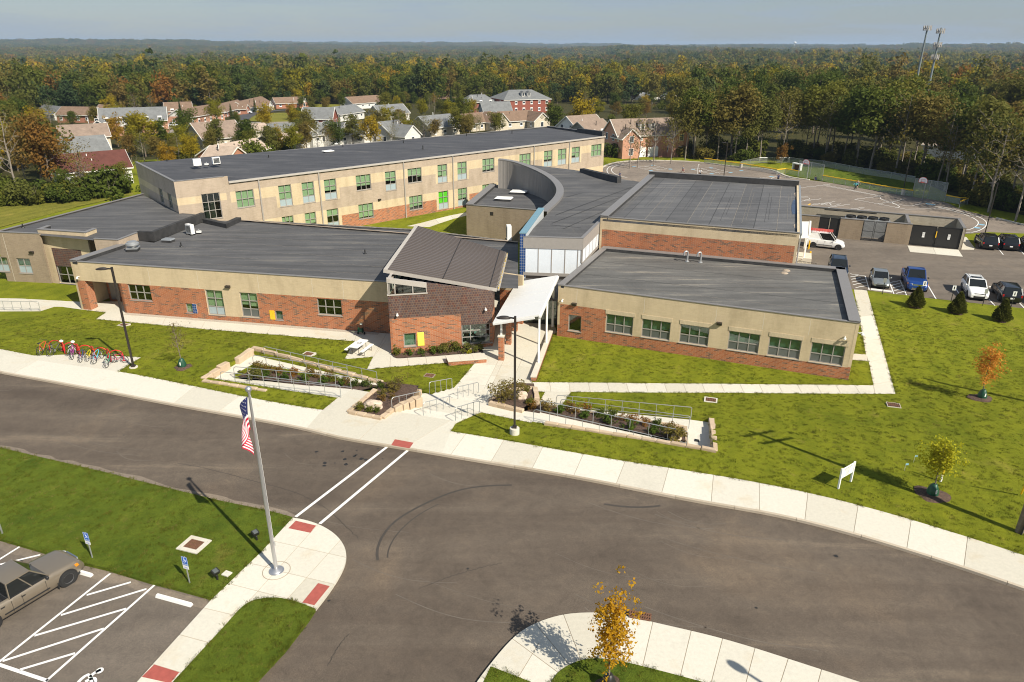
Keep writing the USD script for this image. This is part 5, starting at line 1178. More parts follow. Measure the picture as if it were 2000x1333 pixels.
t = wall_thing('sandstone blocks stepping down at the sunken end of the east ramp'); stone_row(t,W2[:2] + dd * .15 + nn * .1,W1[:2] + dd * .15,0.02,-.62,-.95,-.95,5,.32)
t = wall_thing('sandstone edge between the east ramp bed and its upper lane'); stone_row(t,L0[:2],L1[:2],-.95,-.72,LOW,-.95,10,.22); stone_row(t,L1[:2],R1[:2],-.68,-.68,-.95,-.95,2,.22)

# boulders
def rock(c,sx,sy,sz,seed,name,label,rz=0.0):
 m = trimesh.creation.icosphere(3,1.0); v = np.array(m.vertices); n = meshkit.fbm(v * 1.6 + seed * 7.3,4,seed); v = np.sign(v) * np.abs(v) ** 0.75; v *= (0.72 + 0.55 * n)[:,None]
 v *= [sx,sy,sz]; k,q = math.cos(rz),math.sin(rz); v = v @ np.array([[k,q,0],[-q,k,0],[0,0,1]])
 p = part('/World',name,(v + np.array(c),np.array(m.faces)),M['boulder'],smooth=35); setdata(stage.GetPrimAtPath(p),label,'boulder')
def on(zf,px,py,z0=0.0):
 z = z0
 for _ in range(6):q = G(px,py,z); z = float(zf(q[0],q[1]))
 return G(px,py,z)
rock(on(p1z,730,797) + [0,0,.18],.62,.36,.36,3,'boulder','large pale boulder in the walled bed beside the street steps',-.15)
rock(on(p2z,1019,777) + [0,0,.15],.42,.3,.3,5,'boulder','pale boulder in the small bed behind the lamp post',.2)
rock(on(bz,494,733) + [0,0,.12],.34,.28,.26,8,'boulder','rounded tan boulder at the west end of the west ramp bed')
rock(on(bzr,1322,856) + [0,0,.12],.32,.28,.3,9,'boulder','small pale boulder at the east end of the east ramp bed')
rock(G(920,683.5,LOW) + [0,0,.2],.3,.26,.36,12,'boulder','grey pointed boulder under the corner window of the pavilion')

# handrails
def railing(label,A,B,n,h=0.92,lower=True,bend=0.25,hook=True):
 A,B = np.array(A),np.array(B); t = thing('handrail',label,'handrail','grey metal handrails of the ramps and steps')
 up = np.array([0,0,h]); d = (B - A); L = np.linalg.norm(d); u = d / L
 pts = [A,A + up * .75,A + up * .93 + u * .06,A + up + u * bend * .8,A + up + u * bend] if hook else [A,A + up]
 pts += [B + up - u * .08,B + up * .94,B] if hook else [B + up,B]
 part(t,'top_rail',MB().tube(pts,.024,7),M['galvanised'],smooth=50)
 for k in range(1,n - 1):
  q = A + d * k / (n - 1); part(t,'post',MB().tube([q - [0,0,.05],q + up - [0,0,.01]],.02,6),M['galvanised'])
 if lower:part(t,'lower_rail',MB().tube([A + [0,0,.12],B + [0,0,.12]],.02,6),M['galvanised'])
 return t
railing('long handrail on the stone wall side of the west ramp',G(517,698,-.3),G(737,749,-.6),9)
railing('long handrail between the west ramp bed and its upper lane',G(496,716,-.25),G(680,742,-.45),8)
railing('long handrail between the west ramp bed and its street lane',G(459,739,-.28),G(686,760,0),9)
railing('long handrail on the street side of the west ramp',G(433,749,-.3),G(666,777,0),9)
railing('handrail beside the tall rough stones of the street steps',G(766,802,0),G(822.5,788.5,-.55),5,lower=False)
railing('middle handrail of the flight of steps nearer the street',G(827,812,0),G(878.8,798,-.55),5,lower=False)
railing('handrail beside the lawn on the flight of steps nearer the street',G(889.6,822,0),G(936.8,807,-.55),5,lower=False)
railing('handrail between the far steps and the lawn',G(839,770,-.6),G(883,761.5,-1.25),5,lower=False)
railing('middle handrail of the far flight of steps',G(894.5,779.5,-.6),G(934.5,769.5,-1.25),5,lower=False)
railing('handrail partly hidden by the feathery bush',G(951.5,788,-.6),G(985,777.5,-1.25),5,lower=False)
railing('long handrail between the east ramp and the school side lawn',G(1086,795,LOW),G(1348.7,820,-.95),9)
railing('long handrail between the east ramp bed and its upper lane',G(1094,803,-1.25),G(1345,838,-.9),9)
railing('long handrail between the east ramp bed and its street lane',R0,R1,9)
railing('long handrail on the street side of the east ramp',np.r_[ro[0] + nn * .9,-.6],np.r_[ro[1] + nn * .9 - dd * 2,-.9],8)
railing('handrail beside the path in front of the far left wing',G(-60,605,LOW),G(79,608,LOW),9,lower=True)

# ------------------------------------------------------------------ flagpole and flag
fb = G(540,1115,0)
t = thing('flagpole','tall silver flagpole with a ball top on the traffic island','flagpole',loc=fb)
part(t,'pole',MB().lathe([(.085,0),(.085,4.0),(.05,9.0),(.03,9.02)],n=16),M['steel'],smooth=40)
part(t,'collar',MB().lathe([(.34,.012),(.335,.02),(.26,.02),(.23,.05),(.15,.09),(.10,.12),(.085,.125)],n=24),M['steel'],smooth=40)
part(t,'base_ring',MB().lathe([(.62,.0),(.62,.012),(.59,.012),(.59,.004)],n=32),M['joint'])
part(t,'ball',MB().ball((0,0,9.15),.13,3),M['steel'],smooth=True)
part(t,'halyard',MB().tube([(.1,-.03,.9),(.1,-.03,5),(.07,-.03,8.9)],.006,5),M['white_metal'])
part(t,'cleat',MB().box((.1,0,1.5),(.06,.03,.2)),M['steel']); part(t,'truck',MB().lathe([(.06,8.98),(.07,9.03),(.03,9.06)],n=10),M['steel'])
FW_,FH_ = 2.5,1.5                                   # limp flag: fly hangs down in folds
M['flag_red'] = plain('flag_red',(0.52,0.012,0.045),.75,vary=.08); M['flag_white'] = plain('flag_white',(0.78,0.76,0.77),.75,vary=.03); M['flag_blue'] = plain('flag_blue',(0.012,0.018,0.09),.75,vary=.1)
def flagpt(s,tt,off=0.0):
 """s: 0 at the hoist .. 1 at the fly, tt: 0 top .. 1 bottom; the cloth hangs limp along the pole in folds"""
 s,tt = np.asarray(s,float),np.asarray(tt,float)
 x = -(0.07 + 0.40 * np.sin(np.pi * np.clip(s * .9,0,1)) ** .8 + 0.05 * tt * s + 0.10 * np.sin(9 * s + 2.2 * tt))
 y = 0.16 * np.sin(7.5 * s + 1.6 * tt) * np.clip(s * 3,0,1) - 0.03
 z = 8.85 - tt * FH_ * (1 - .18 * s) - s * 1.75 * (1 - .12 * tt)
 p = np.stack([x,y,z],-1); q = np.array([0,-1.0,0]) * off
 return p + q
t = thing('flag','striped flag with a blue starred corner hanging limp on the flagpole','flag',loc=fb,rz=.35)
def cloth(s0,s1,t0,t1,off=0.0,ns=14,nt=3):
 S,TT = np.meshgrid(np.linspace(s0,s1,ns),np.linspace(t0,t1,nt),indexing='ij'); v = flagpt(S,TT,off).reshape(-1,3)
 i,j = np.meshgrid(np.arange(ns - 1),np.arange(nt - 1),indexing='ij'); k = i * nt + j
 return (v,np.stack([k,k + nt,k + nt + 1,k + 1],-1).reshape(-1,4))
for k in range(13):
 part(t,'stripe',cloth(.4 if k < 7 else 0,1,k / 13,(k + 1) / 13,ns=30),M['flag_red' if k % 2 == 0 else 'flag_white'],smooth=True)
cn = part(t,'blue_corner',cloth(0,.4,0,7 / 13,ns=14,nt=8),M['flag_blue'],smooth=True)
st_ = MB()
for r_ in range(9):
 for c_ in range(6 if r_ % 2 == 0 else 5):
  for side in (-.012,.012):
   s_,q_ = .4 * (c_ + (.5 if r_ % 2 == 0 else 1.0)) / 6,7 / 13 * (r_ + .5) / 9; c = flagpt(s_,q_,side); e1,e2 = flagpt(s_ + .012,q_,side) - c,flagpt(s_,q_ + .018,side) - c
   a = np.arange(10) * np.pi / 5 + .3; rad = np.where(np.arange(10) % 2 == 0,1.0,.42); v = np.vstack([c,c + (np.cos(a) * rad)[:,None] * e1 + (np.sin(a) * rad)[:,None] * e2]); st_.add(v,[[0,1 + i,1 + (i + 1) % 10] for i in range(10)])
part(cn,'star',st_,M['flag_white'],kind='stuff')

# ------------------------------------------------------------------ lamp posts
def lamp_post(c,aim,h=7.6,label='',base_h=.05,base_r=.3,group='dark lamp posts with one flat head',name='street_lamp',double=False):
 t = thing(name,label,'lamp post',None,loc=c,rz=aim)
 part(t,'base',MB().lathe([(base_r,-.2),(base_r,base_h),(base_r - .03,base_h + .02),(0,base_h + .02)],n=20),M['concrete'],smooth=40)
 part(t,'pole',MB().box((0,0,(h + base_h) / 2),(.125,.125,h - base_h)),M['bronze_metal'])
 part(t,'foot_plate',MB().box((0,0,base_h + .08),(.26,.26,.14)),M['bronze_metal'])
 part(t,'arm',MB().bar((.05,0,h - .12),(.35,0,h - .1),.08,.08),M['bronze_metal'])
 hd = MB(); a = np.linspace(0,2 * np.pi,17)[:-1]; ell = np.stack([.68 + .42 * np.cos(a),.19 * np.sin(a)],1); k = 16; i = np.arange(k); j = (i + 1) % k
 lo,mi,hi = np.c_[ell,np.full(k,h - .16)],np.c_[ell,np.full(k,h - .1)],np.c_[(ell - [.68,0]) * .55 + [.62,0],np.full(k,h - .02)]
 hd.add(np.vstack([lo,mi,hi,[[.62,0,h - .01]],[[.68,0,h - .16]]]),[[a_,b_,b_ + k,a_ + k] for a_,b_ in zip(i,j)] + [[a_ + k,b_ + k,b_ + 2 * k,a_ + 2 * k] for a_,b_ in zip(i,j)])
 hd.add(np.vstack([hi,[[.62,0,h - .01]]]),[[a_,b_,k] for a_,b_ in zip(i,j)]); hd.add(np.vstack([lo,[[.68,0,h - .16]]]),[[b_,a_,k] for a_,b_ in zip(i,j)])
 part(t,'lamp_head',hd,M['bronze_metal'],smooth=40)
 return t
lamp_post(G(261,718,0),math.pi * 1.02,7.65,'dark lamp post on the lawn corner beside the bicycles')
lamp_post(T(1005,848),math.pi * .97,7.75,'dark lamp post on a tall round white footing beside the street steps',.42,.3)
shv = np.array([math.cos(SUN_AZ),math.sin(SUN_AZ)]) * 7.5 / math.tan(SUN_EL)
lamp_post(np.r_[G(1470,1322,0)[:2] + shv,0],math.pi * .75,7.6,'dark lamp post whose head throws a shadow on the traffic island')
for px,a,lab in (((1413,351),2.6,'dark lamp post at the back edge of the sports hall roof'),((1764,372),2.9,'dark lamp post behind the yellow capped fence'),((1923,459),2.6,'dark lamp post on the grass behind the parked black cars')):
 lamp_post(G(*px,LOW),a,6.9 if px[0] > 1500 else 4.6 + 2.2,lab)

# ------------------------------------------------------------------ rooftop and wall equipment
def outdoor_unit(c,rz,w,d,h,label,fans=1):
 t = thing('air_conditioner',label,'air conditioner',loc=c,rz=rz)
 part(t,'case',MB().box((0,0,.14 + h / 2),(w,d,h)),M['white_metal'])
 g = MB()
 for k in range(7):g.box((0,-d / 2 - .012,.14 + h * (.14 + .72 * k / 6)),(w * .8,.02,.02))
 for k in range(6):g.box((w * .8 * (k / 5 - .5),-d / 2 - .012,.14 + h * .5),(.02,.021,h * .74))
 back = MB().box((0,-d / 2 - .002,.14 + h * .5),(w * .8,.006,h * .74))
 part(t,'fan_opening',back,M['inside']); part(t,'grille',g,M['galvanised'])
 for s in (-1,1):part(t,'foot',MB().box((s * w * .38,0,.07),(.1,d * 1.5,.14)),M['rubber'])
 return t
zr2 = lambda q:ZX - .1
outdoor_unit(G(386,326,ZX - .05),3.75,.95,.4,.85,'left white outdoor unit on the long back roof, plain side towards the street'); outdoor_unit(G(423,322.5,ZX - .05),.75,.95,.4,.85,'right white outdoor unit on the long back roof, grille side towards the street')
outdoor_unit(G(373,459,ZR),-.6,.95,.4,1.0,'white outdoor unit with grille on the left front roof')
outdoor_unit(G(994,470,ZR),-1.45,1.0,.45,1.45,'tall white outdoor unit in front of the small inner block')
def junction(c,label):
 t = thing('roof_box',label,'roof box',loc=c); part(t,'box',MB().box((0,0,.22),(.45,.3,.2)),M['white_metal']); part(t,'pipe',MB().tube([(0,0,.3),(0,0,.5)],.08,8),M['galvanised']); part(t,'foot',MB().box((0,0,.06),(.5,.2,.12)),M['rubber'])
junction(G(404,324.5,ZX - .05),'small white box between the outdoor units on the long back roof'); junction(G(389,457,ZR),'small white box beside the outdoor unit on the left front roof'); junction(G(657,284,ZE + .25),'white pipe and box near the middle of the long back roof')
t = thing('roof_fan','round grey mushroom fan on the left front roof','roof fan',loc=G(261,490,ZR))
part(t,'kerb',MB().box((0,0,.12),(1.0,1.0,.24),.2),M['rubber']); part(t,'plate',MB().box((0,0,.3),(1.05,1.05,.1),.2),M['galvanised']); part(t,'cowl',MB().lathe([(.32,.34),(.36,.5),(.55,.52),(.62,.62),(.60,.78),(.45,.86),(.45,.92),(.38,.95),(0,.96)],n=24),M['galvanised'],smooth=35)
def hatch(c,rz,w,d,label,white=True):
 t = thing('roof_hatch',label,'roof hatch',loc=c,rz=rz); part(t,'kerb',MB().box((0,0,.12),(w * .92,d * .92,.24)),M['membrane_black']); lid = MB().hexa([(-w / 2,-d / 2,.24),(w / 2,-d / 2,.24),(w / 2,d / 2,.24),(-w / 2,d / 2,.24),(-w / 2 * .9,-d / 2 * .9,.36),(w / 2 * .9,-d / 2 * .9,.36),(w / 2 * .9,d / 2 * .9,.36),(-w / 2 * .9,d / 2 * .9,.36)])
 part(t,'lid',lid,M['white_metal' if white else 'galvanised'])
ea = math.atan2(Ef.u[1],Ef.u[0])
hatch(G(984,391,ZC - .2),ea + .1,2.3,1.5,'nearer white roof hatch on the small inner block'); hatch(G(1013,378,ZC - .2),ea + .1,2.3,1.5,'farther white roof hatch on the small inner block')
hatch(G(329,473,ZR),-.2,1.1,.8,'flat grey roof hatch on the left front roof',False); hatch(G(641,299,ZE + .3),.7,1.6,1.0,'flat white roof hatch on the long back roof')
for i_,(px,z,lab) in enumerate((((354,482),ZR,'black vent pipe near the flat hatch of the left front roof'),((713,496),ZR,'black vent pipe near the pavilion on the left front roof'),((45,445),ZB - .15,'black vent pipe on the far left roof'))):
 t = thing('vent_pipe',lab,'vent pipe',loc=G(*px,z)); part(t,'pipe',MB().tube([(0,0,0),(0,0,.42)],.06,8),M['black_metal']); part(t,'flange',MB().lathe([(.2,.0),(.18,.04),(.06,.06)],n=10),M['black_metal'])
for px in ((327,319),(525,310),(670,289),(788,281),(826,291),(911,267),(1000,261)):
 t = thing('vent_pipe','small black vent pipe on the long back roof','vent pipe','vent pipes along the long back roof',loc=G(*px,ZE + .3)); part(t,'pipe',MB().tube([(0,0,0),(0,0,.5)],.07,8),M['black_metal']); part(t,'flange',MB().lathe([(.2,.0),(.18,.04),(.06,.06)],n=10),M['black_metal'])
for px,lab in (((1342,511),'left silver gooseneck pipe on the right wing roof'),((1368,513),'right silver gooseneck pipe on the right wing roof')):
 t = thing('gooseneck_vent',lab,'vent pipe',loc=G(*px,ZW - .18),rz=.3); a = np.linspace(0,np.pi,10); pts = [(0,0,0),(0,0,.75)] + [(-.2 + .2 * math.cos(x),0,.8 + .2 * math.sin(x)) for x in a[1:]] + [(-.4,0,.62)]
 part(t,'pipe',MB().tube(pts,.085,10),M['galvanised'],smooth=40); part(t,'collar',MB().lathe([(.2,0),(.18,.08),(.1,.1)],n=12),M['galvanised'])

# ------------------------------------------------------------------ picnic table, grill
t = thing('picnic_table','white picnic table with two benches on the pad beside the pavilion','picnic table',loc=G(702,688,LOW),rz=1.25)
part(t,'table_top',MB().box((0,0,.75),(1.8,.75,.05)),M['white_paint']);
for s in (-1,1):
 part(t,'bench',MB().box((0,s * .72,.45),(1.8,.28,.05)),M['white_paint'])
 part(t,'leg',MB().tube([(s * .6,-.8,.42),(s * .6,-.8,.04),(s * .6,-.3,.03),(s * .6,-.3,.72),(s * .6,.3,.72),(s * .6,.3,.03),(s * .6,.8,.04),(s * .6,.8,.42)],.025,6),M['black_metal'])
part(t,'inlay',MB().box((.1,0,.777),(.32,.32,.004)),M['black_metal']); part(t,'inlay',MB().box((.1,0,.78),(.2,.2,.004)),M['white_paint'])
t = thing('garden_hose_cart','dark green hose reel cart by the wall in the shade of the pavilion','hose cart',loc=G(705,654,LOW),rz=-.2)
M['dark_green'] = plain('dark_green',(0.02,0.10,0.05),.5)
part(t,'reel',MB().lathe([(.05,-.2),(.24,-.19),(.24,-.16),(.15,-.14),(.15,.14),(.24,.16),(.24,.19),(.05,.2)],(0,0,.42),16,'x'),M['dark_green'],smooth=35)
part(t,'frame',MB().tube([(-.25,.1,.05),(-.25,0,.95),(.25,0,.95),(.25,.1,.05)],.02,6),M['black_metal']); part(t,'handle',MB().box((.1,0,.98),(.2,.12,.1)),M['white_metal'])
for s in (-1,1):part(t,'wheel',MB().lathe([(.02,-.03),(.12,-.03),(.12,.03),(.02,.03)],(s * .3,.08,.12),14,'x'),M['rubber'])

# ------------------------------------------------------------------ bicycles and their rack
def bicycle(c,rz,lean,col,col2,label,size=1.0,helmet=None,basket=False):
 t = thing('bicycle',label,'bicycle',loc=c,rz=rz,scale=size)
 k = len(_names); fm = plain(f'bicycle_paint_{int(_names.get(("/World","bicycle"),0))}',col,.35,vary=.03,coat=.4); fm2 = fm if col2 is None else plain(f'bicycle_trim_{int(_names.get(("/World","bicycle"),0))}',col2,.4,vary=.03)
 L = lambda p:(p[0],p[1] + p[2] * math.sin(lean),p[2] * math.cos(lean))
 R = .32
 for x in (-.52,.52):
  a = np.linspace(0,2 * np.pi,25); w = part(t,'wheel',MB().tube([L((x + R * math.cos(q),0,R + R * math.sin(q))) for q in a],.026,6,False),M['rubber'],smooth=50)
  sp = MB()
  for q in range(10):b = q * np.pi / 5; sp.tube([L((x,0,R)),L((x + .31 * math.cos(b),0,R + .31 * math.sin(b)))],.004,3)
  part(w,'spokes',sp,M['steel']); part(w,'hub',MB().ball(L((x,0,R)),.035,1),M['steel'])
 BB,ST,HT,HB,RA,FA = (-.12,0,.28),(-.26,0,.74),(.33,0,.80),(.37,0,.66),(-.52,0,R),(.52,0,R)
 f = MB();
 for p,q,r in ((BB,ST,.02),(ST,HT,.02),(BB,HB,.024),(HT,HB,.024),(ST,RA,.013),(BB,RA,.014)):f.tube([L(p),L(q)],r,7)
 part(t,'frame',f,fm); part(t,'fork',MB().tube([L(HT),L(HB),L((.47,0,.5)),L(FA)],.016,6),fm2)
 part(t,'seat_post',MB().tube([L(ST),L((-.29,0,.86))],.014,6),M['steel']); part(t,'saddle',MB().hexa([L(p) for p in ((-.43,-.08,.85),(-.12,-.03,.86),(-.12,.03,.86),(-.43,.08,.85),(-.41,-.06,.91),(-.14,-.02,.90),(-.14,.02,.90),(-.41,.06,.91))]),M['rubber'])
 part(t,'handlebar',MB().tube([L(p) for p in ((.22,-.28,.96),(.30,-.2,.98),(.32,0,.93),(.30,.2,.98),(.22,.28,.96))],.014,6),M['black_metal']); part(t,'stem',MB().tube([L(HT),L((.32,0,.95))],.016,6),M['black_metal'])
 part(t,'chainring',MB().lathe([(.02,-.01),(.09,-.01),(.09,.01),(.02,.01)],L((-.12,.0,.28)),14,'y'),M['galvanised']); part(t,'pedals',MB().tube([L((-.12,-.14,.14)),L((-.12,-.05,.14)),L((-.12,.05,.42)),L((-.12,.14,.42))],.012,5),M['black_metal'])
 return t
Sb = (9.524,60,650)
rk = thing('bicycle_rack','red spiral bicycle rack along the edge of the concrete pad','bicycle rack')
ra,rb_ = G(*Zpx(Sb,[(420,330)])[0],0),G(*Zpx(Sb,[(1690,540)])[0],0); rd_ = (rb_ - ra) / np.linalg.norm(rb_ - ra); rn = np.array([-rd_[1],rd_[0],0]); Lr = np.linalg.norm(rb_ - ra)
M['red_gloss'] = plain('red_gloss',(0.62,0.012,0.018),.35,vary=.04)
nl = 9
for k in range(nl):
 c = ra + rd_ * Lr * (k + .5) / nl; s = -1 if k % 2 else 1; a = np.linspace(0,np.pi,13); w = Lr / nl * .62
 e = (rd_ + rn * .55 * s) / np.linalg.norm(rd_ + rn * .55 * s)
 pts = [c - e * w] + [c + e * (-w * math.cos(q)) + np.array([0,0,.46 + .42 * math.sin(q)]) for q in a] + [c + e * w]
 part(rk,'hoop',MB().tube(pts,.032,8),M['red_gloss'],smooth=50)
 if k % 2 == 0:part(rk,'foot',MB().box(c + e * w + [0,0,.012],(.3,.14,.024),math.atan2(rd_[1],rd_[0])),M['red_gloss'])
ang0 = math.atan2(rn[1],rn[0])
def bk(pxr,pxf,col,col2,label,size=1.0,lean=.12):
 """rear and front wheel contacts in the zoomed picture"""
 A,B = G(*Zpx(Sb,[pxr])[0],0),G(*Zpx(Sb,[pxf])[0],0); d = B - A; c = (A + B) / 2; return bicycle(c,math.atan2(d[1],d[0]),lean,col,col2,label,size)
bk((150,440),(400,290),(.62,.07,.02),None,'orange red bicycle leaning at the left end of the rack')
bk((390,430),(600,340),(.10,.10,.11),(.65,.25,.02),'grey and orange bicycle, second from the left end',.95)
bk((690,440),(880,330),(.75,.72,.74),(.7,.08,.3),'white bicycle with a pink wheel in the left half of the rack',.82)
bk((750,545),(890,345),(.45,.05,.35),(.7,.7,.7),'purple bicycle with a white bar in the left half of the rack')
bk((930,560),(1050,440),(.02,.03,.2),(.5,.02,.02),'dark blue and red bicycle at the middle of the rack',.9)
bk((1050,545),(1190,430),(.75,.6,.02),None,'yellow bicycle beside the pale blue one',.8)
bk((1160,605),(1380,440),(.08,.45,.62),(.15,.05,.35),'pale blue bicycle with dark tyres in the right half of the rack')
bk((1410,665),(1560,520),(.02,.25,.14),(.03,.03,.03),'black bicycle with green bar at the right end of the rack')
bk((1600,560),(1690,560),(.55,.03,.12),None,'red bicycle with pale wheels under the last hoop',.85)
for px,lab,z in (((567,158),'white bicycle helmet hanging on the second bicycle',.95),((780,172),'pale bicycle helmet hanging on the white bicycle',.95)):
 q = G(*Zpx(Sb,[(px[0],px[1])])[0],z); p = part('/World','bicycle_helmet',MB().ball(q,.13,2,(1.15,.85,.8)),M['white_paint'],smooth=True); setdata(stage.GetPrimAtPath(p),lab,'helmet')

# ------------------------------------------------------------------ signs, drains, lights on the lawns
M['sign_blue'] = plain('sign_blue',(0.01,0.12,0.50),.4,vary=.02); M['sign_white'] = plain('sign_white',(0.78,0.78,0.76),.45,vary=.02)
def text_part(parent,text,h,origin,ux,mat,name='lettering'):
 m = meshkit.text_mesh(text,h,.002); v = np.array(m.vertices); w = v[:,0].max(); v[:,0] -= w / 2
 ux = np.asarray(ux,float); o = np.asarray(origin,float); up = np.array([0,0,1.0]); nrm = np.cross(ux,up)
 return part(parent,name,(o + v[:,:1] * ux + v[:,1:2] * up + v[:,2:] * nrm,np.array(m.faces)),mat)
def wheelchair(parent,o,s,mat,ux):
 mb = MB(); f = lambda x,z:np.asarray(o) + np.asarray(ux) * x * s + np.array([0,0,z * s]); nrm = np.cross(ux,[0,0,1.0])
 def st(pts,w=.08):
  for a,b in zip(pts[:-1],pts[1:]):mb.bar(f(*a) + nrm * .003,f(*b) + nrm * .003,w * s,.004)
 a = np.linspace(-2.6,.6,12); st([(.0 + .27 * math.cos(q),-.16 + .27 * math.sin(q)) for q in a]); st([(-.1,.36),(-.08,.0),(.18,.0),(.3,-.3),(.4,-.26)]); st([(-.08,.18),(.14,.18)])
 mb.lathe([(.0,0),(.09 * s,0),(.09 * s,.006),(0,.006)],f(-.11,.47) + nrm * .002,10,'y'); return part(parent,'wheelchair_symbol',mb,mat)
def access_sign(c,rz,label):
 t = thing('parking_sign',label,'road sign',loc=c,rz=rz)
 part(t,'post',MB().bar((0,.02,-.1),(0,.02,1.45),.05,.03),M['galvanised'])
 pl = part(t,'sign_plate',MB().box((0,0,1.22),(.31,.012,.46)),M['sign_blue'])
 fr = MB()
 for x in (-.145,.145):fr.box((x,-.008,1.22),(.012,.003,.43))
 for z in (1.0,1.44):fr.box((0,-.008,z),(.29,.003,.012))
 part(pl,'sign_border',fr,M['sign_white']); wheelchair(pl,(0,-.008,1.28),.24,M['sign_white'],(1,0,0)); text_part(pl,'PARKING',.045,(0,-.008,1.04),(1,0,0),M['sign_white'])
 p2 = part(t,'lower_plate',MB().box((0,0,.88),(.31,.012,.16)),M['sign_white']); text_part(p2,'VAN',.06,(0,-.008,.85),(1,0,0),M['sign_blue'])
access_sign(G(370,1140,0),-.35,'blue wheelchair parking sign beside the white wheel stop'); access_sign(G(180,1091,0),-.35,'blue wheelchair parking sign in front of the taupe pickup truck')
t = thing('sign_post','bare metal sign post at the left edge of the lawn','post',loc=G(5,1043,0)); part(t,'post',MB().bar((0,0,-.1),(0,0,1.4),.06,.04),M['galvanised'])
def grate(c,rz,w,d,collar,label,slots=8,name='storm_drain'):
 t = thing(name,label,'drain',loc=c,rz=rz)
 if collar:part(t,'collar',MB().prism(sbox(-w / 2 - collar,-d / 2 - collar,w / 2 + collar,d / 2 + collar).difference(sbox(-w / 2,-d / 2,w / 2,d / 2)),-.1,.05),M['concrete'])
 part(t,'pit',MB().box((0,0,-.02),(w,d,.06)),M['black_metal'])
 for r_ in range(2):
  for k in range(slots + 1):
   x = -w / 2 + w * k / slots; part(t,'bar',MB().bar((x - .02,-d / 2 + d * r_ / 2 + .02,.03),(x + .02,-d / 2 + d * (r_ + 1) / 2 - .02,.03),w / slots * .5,.03),M['rust'])
 fr = MB()
 for y in (-d / 2,0,d / 2):fr.box((0,y,.03),(w + .04,.05,.034))
 for x in (-w / 2,w / 2):fr.box((x,0,.03),(.04,d,.033))
 part(t,'frame',fr,M['rust'])
grate(G(379,1065,0.02),math.radians(-18),.75,.6,.22,'rusty drain grate with a pale collar in the near lawn')
grate(G(1250,1208,-.1) + [0,0,.12],math.radians(-14),.85,.36,0,'rusty kerb drain at the edge of the traffic island',9)
def tdrain(px,lab,w=.7,collar=.1):q = T(*px); grate(q + [0,0,.03],-.3,w,w * .8,collar,lab,6)
tdrain((603,693),'rusty drain grate in the lawn between the west ramp and the picnic pad'); tdrain((839,735),'rusty drain grate in the lawn before the short seat wall',.7,.02); tdrain((1388,783),'rusty drain grate with white collar in the lawn before the right wing'); tdrain((1745,793),'rusty drain grate in the lawn near the path corner',.8,.03); tdrain((242,636),'rusty drain grate behind the left lamp post',.7,.08)
for px,z,lab in (((433,747 - 22),-.3,'small black drain cover on the west ramp landing'),):
 q = G(468,726,-.3); p = part('/World','drain_cover',MB().box(q + [0,0,.01],(.28,.28,.02),-.3),M['black_metal']); setdata(stage.GetPrimAtPath(p),lab,'drain')
p = part('/World','drain_cover',MB().box(G(1361,861,-.95) + [0,0,.01],(.3,.3,.02),-.3),M['black_metal']); setdata(stage.GetPrimAtPath(p),'small black drain cover on the shaded east ramp landing','drain')
p = part('/World','utility_cover',MB().box(G(443,1121,0.05),(.36,.30,.05),-.4),M['concrete']); setdata(stage.GetPrimAtPath(p),'small pale utility box cover in the near lawn','utility cover')
def flood(c,aim,label):
 t = thing('flood_light',label,'flood light',loc=c,rz=aim); part(t,'stake',MB().tube([(0,0,0),(0,0,.2)],.05,8),M['black_metal']); part(t,'bracket',MB().bar((0,0,.18),(.08,0,.3),.04,.04),M['black_metal'])
 hb = MB().hexa([(.0,-.15,.24),(.26,-.15,.30),(.26,.15,.30),(.0,.15,.24),(-.08,-.15,.42),(.18,-.15,.50),(.18,.15,.50),(-.08,.15,.42)]); part(t,'housing',hb,M['black_metal'])
 part(t,'lens',MB().hexa([(-.06,-.1,.422),(.16,-.1,.492),(.16,.1,.492),(-.06,.1,.422),(-.065,-.1,.43),(.155,-.1,.50),(.155,.1,.50),(-.065,.1,.43)]),M['grey_pane'])
flood(G(502,1055,.02),2.4,'black flood light on the lawn behind the flagpole'); flood(G(425,1132,.02),2.5,'black flood light on the lawn beside the small pale cover')
def wheel_stop(c,rz,label,L=1.85):
 t = part('/World','wheel_stop',MB().xf() .hexa([(-L / 2,-.09,0),(L / 2,-.09,0),(L / 2,.09,0),(-L / 2,.09,0),(-L / 2 + .03,-.055,.13),(L / 2 - .03,-.055,.13),(L / 2 - .03,.055,.13),(-L / 2 + .03,.055,.13)]).xf(rz,c),M['white_paint']); setdata(stage.GetPrimAtPath(t),label,'wheel stop')
a,b = G(306,1165,RZ),G(375,1184,RZ); wheel_stop((a + b) / 2,math.atan2(*(b - a)[[1,0]]),'white concrete wheel stop in the empty near parking bay')
a,b = G(146,1116,RZ),G(180,1126,RZ); d_ = (b - a) / np.linalg.norm(b - a); wheel_stop(b - d_ * .93,math.atan2(d_[1],d_[0]),'white concrete wheel stop under the nose of the taupe pickup truck')
a,b = G(*Zpx(S8,[(255,508)])[0],LOW),G(*Zpx(S8,[(465,533)])[0],LOW); wheel_stop((a + b) / 2,math.atan2(*(b - a)[[1,0]]),'white concrete wheel stop before the silver hatchback',2.0)
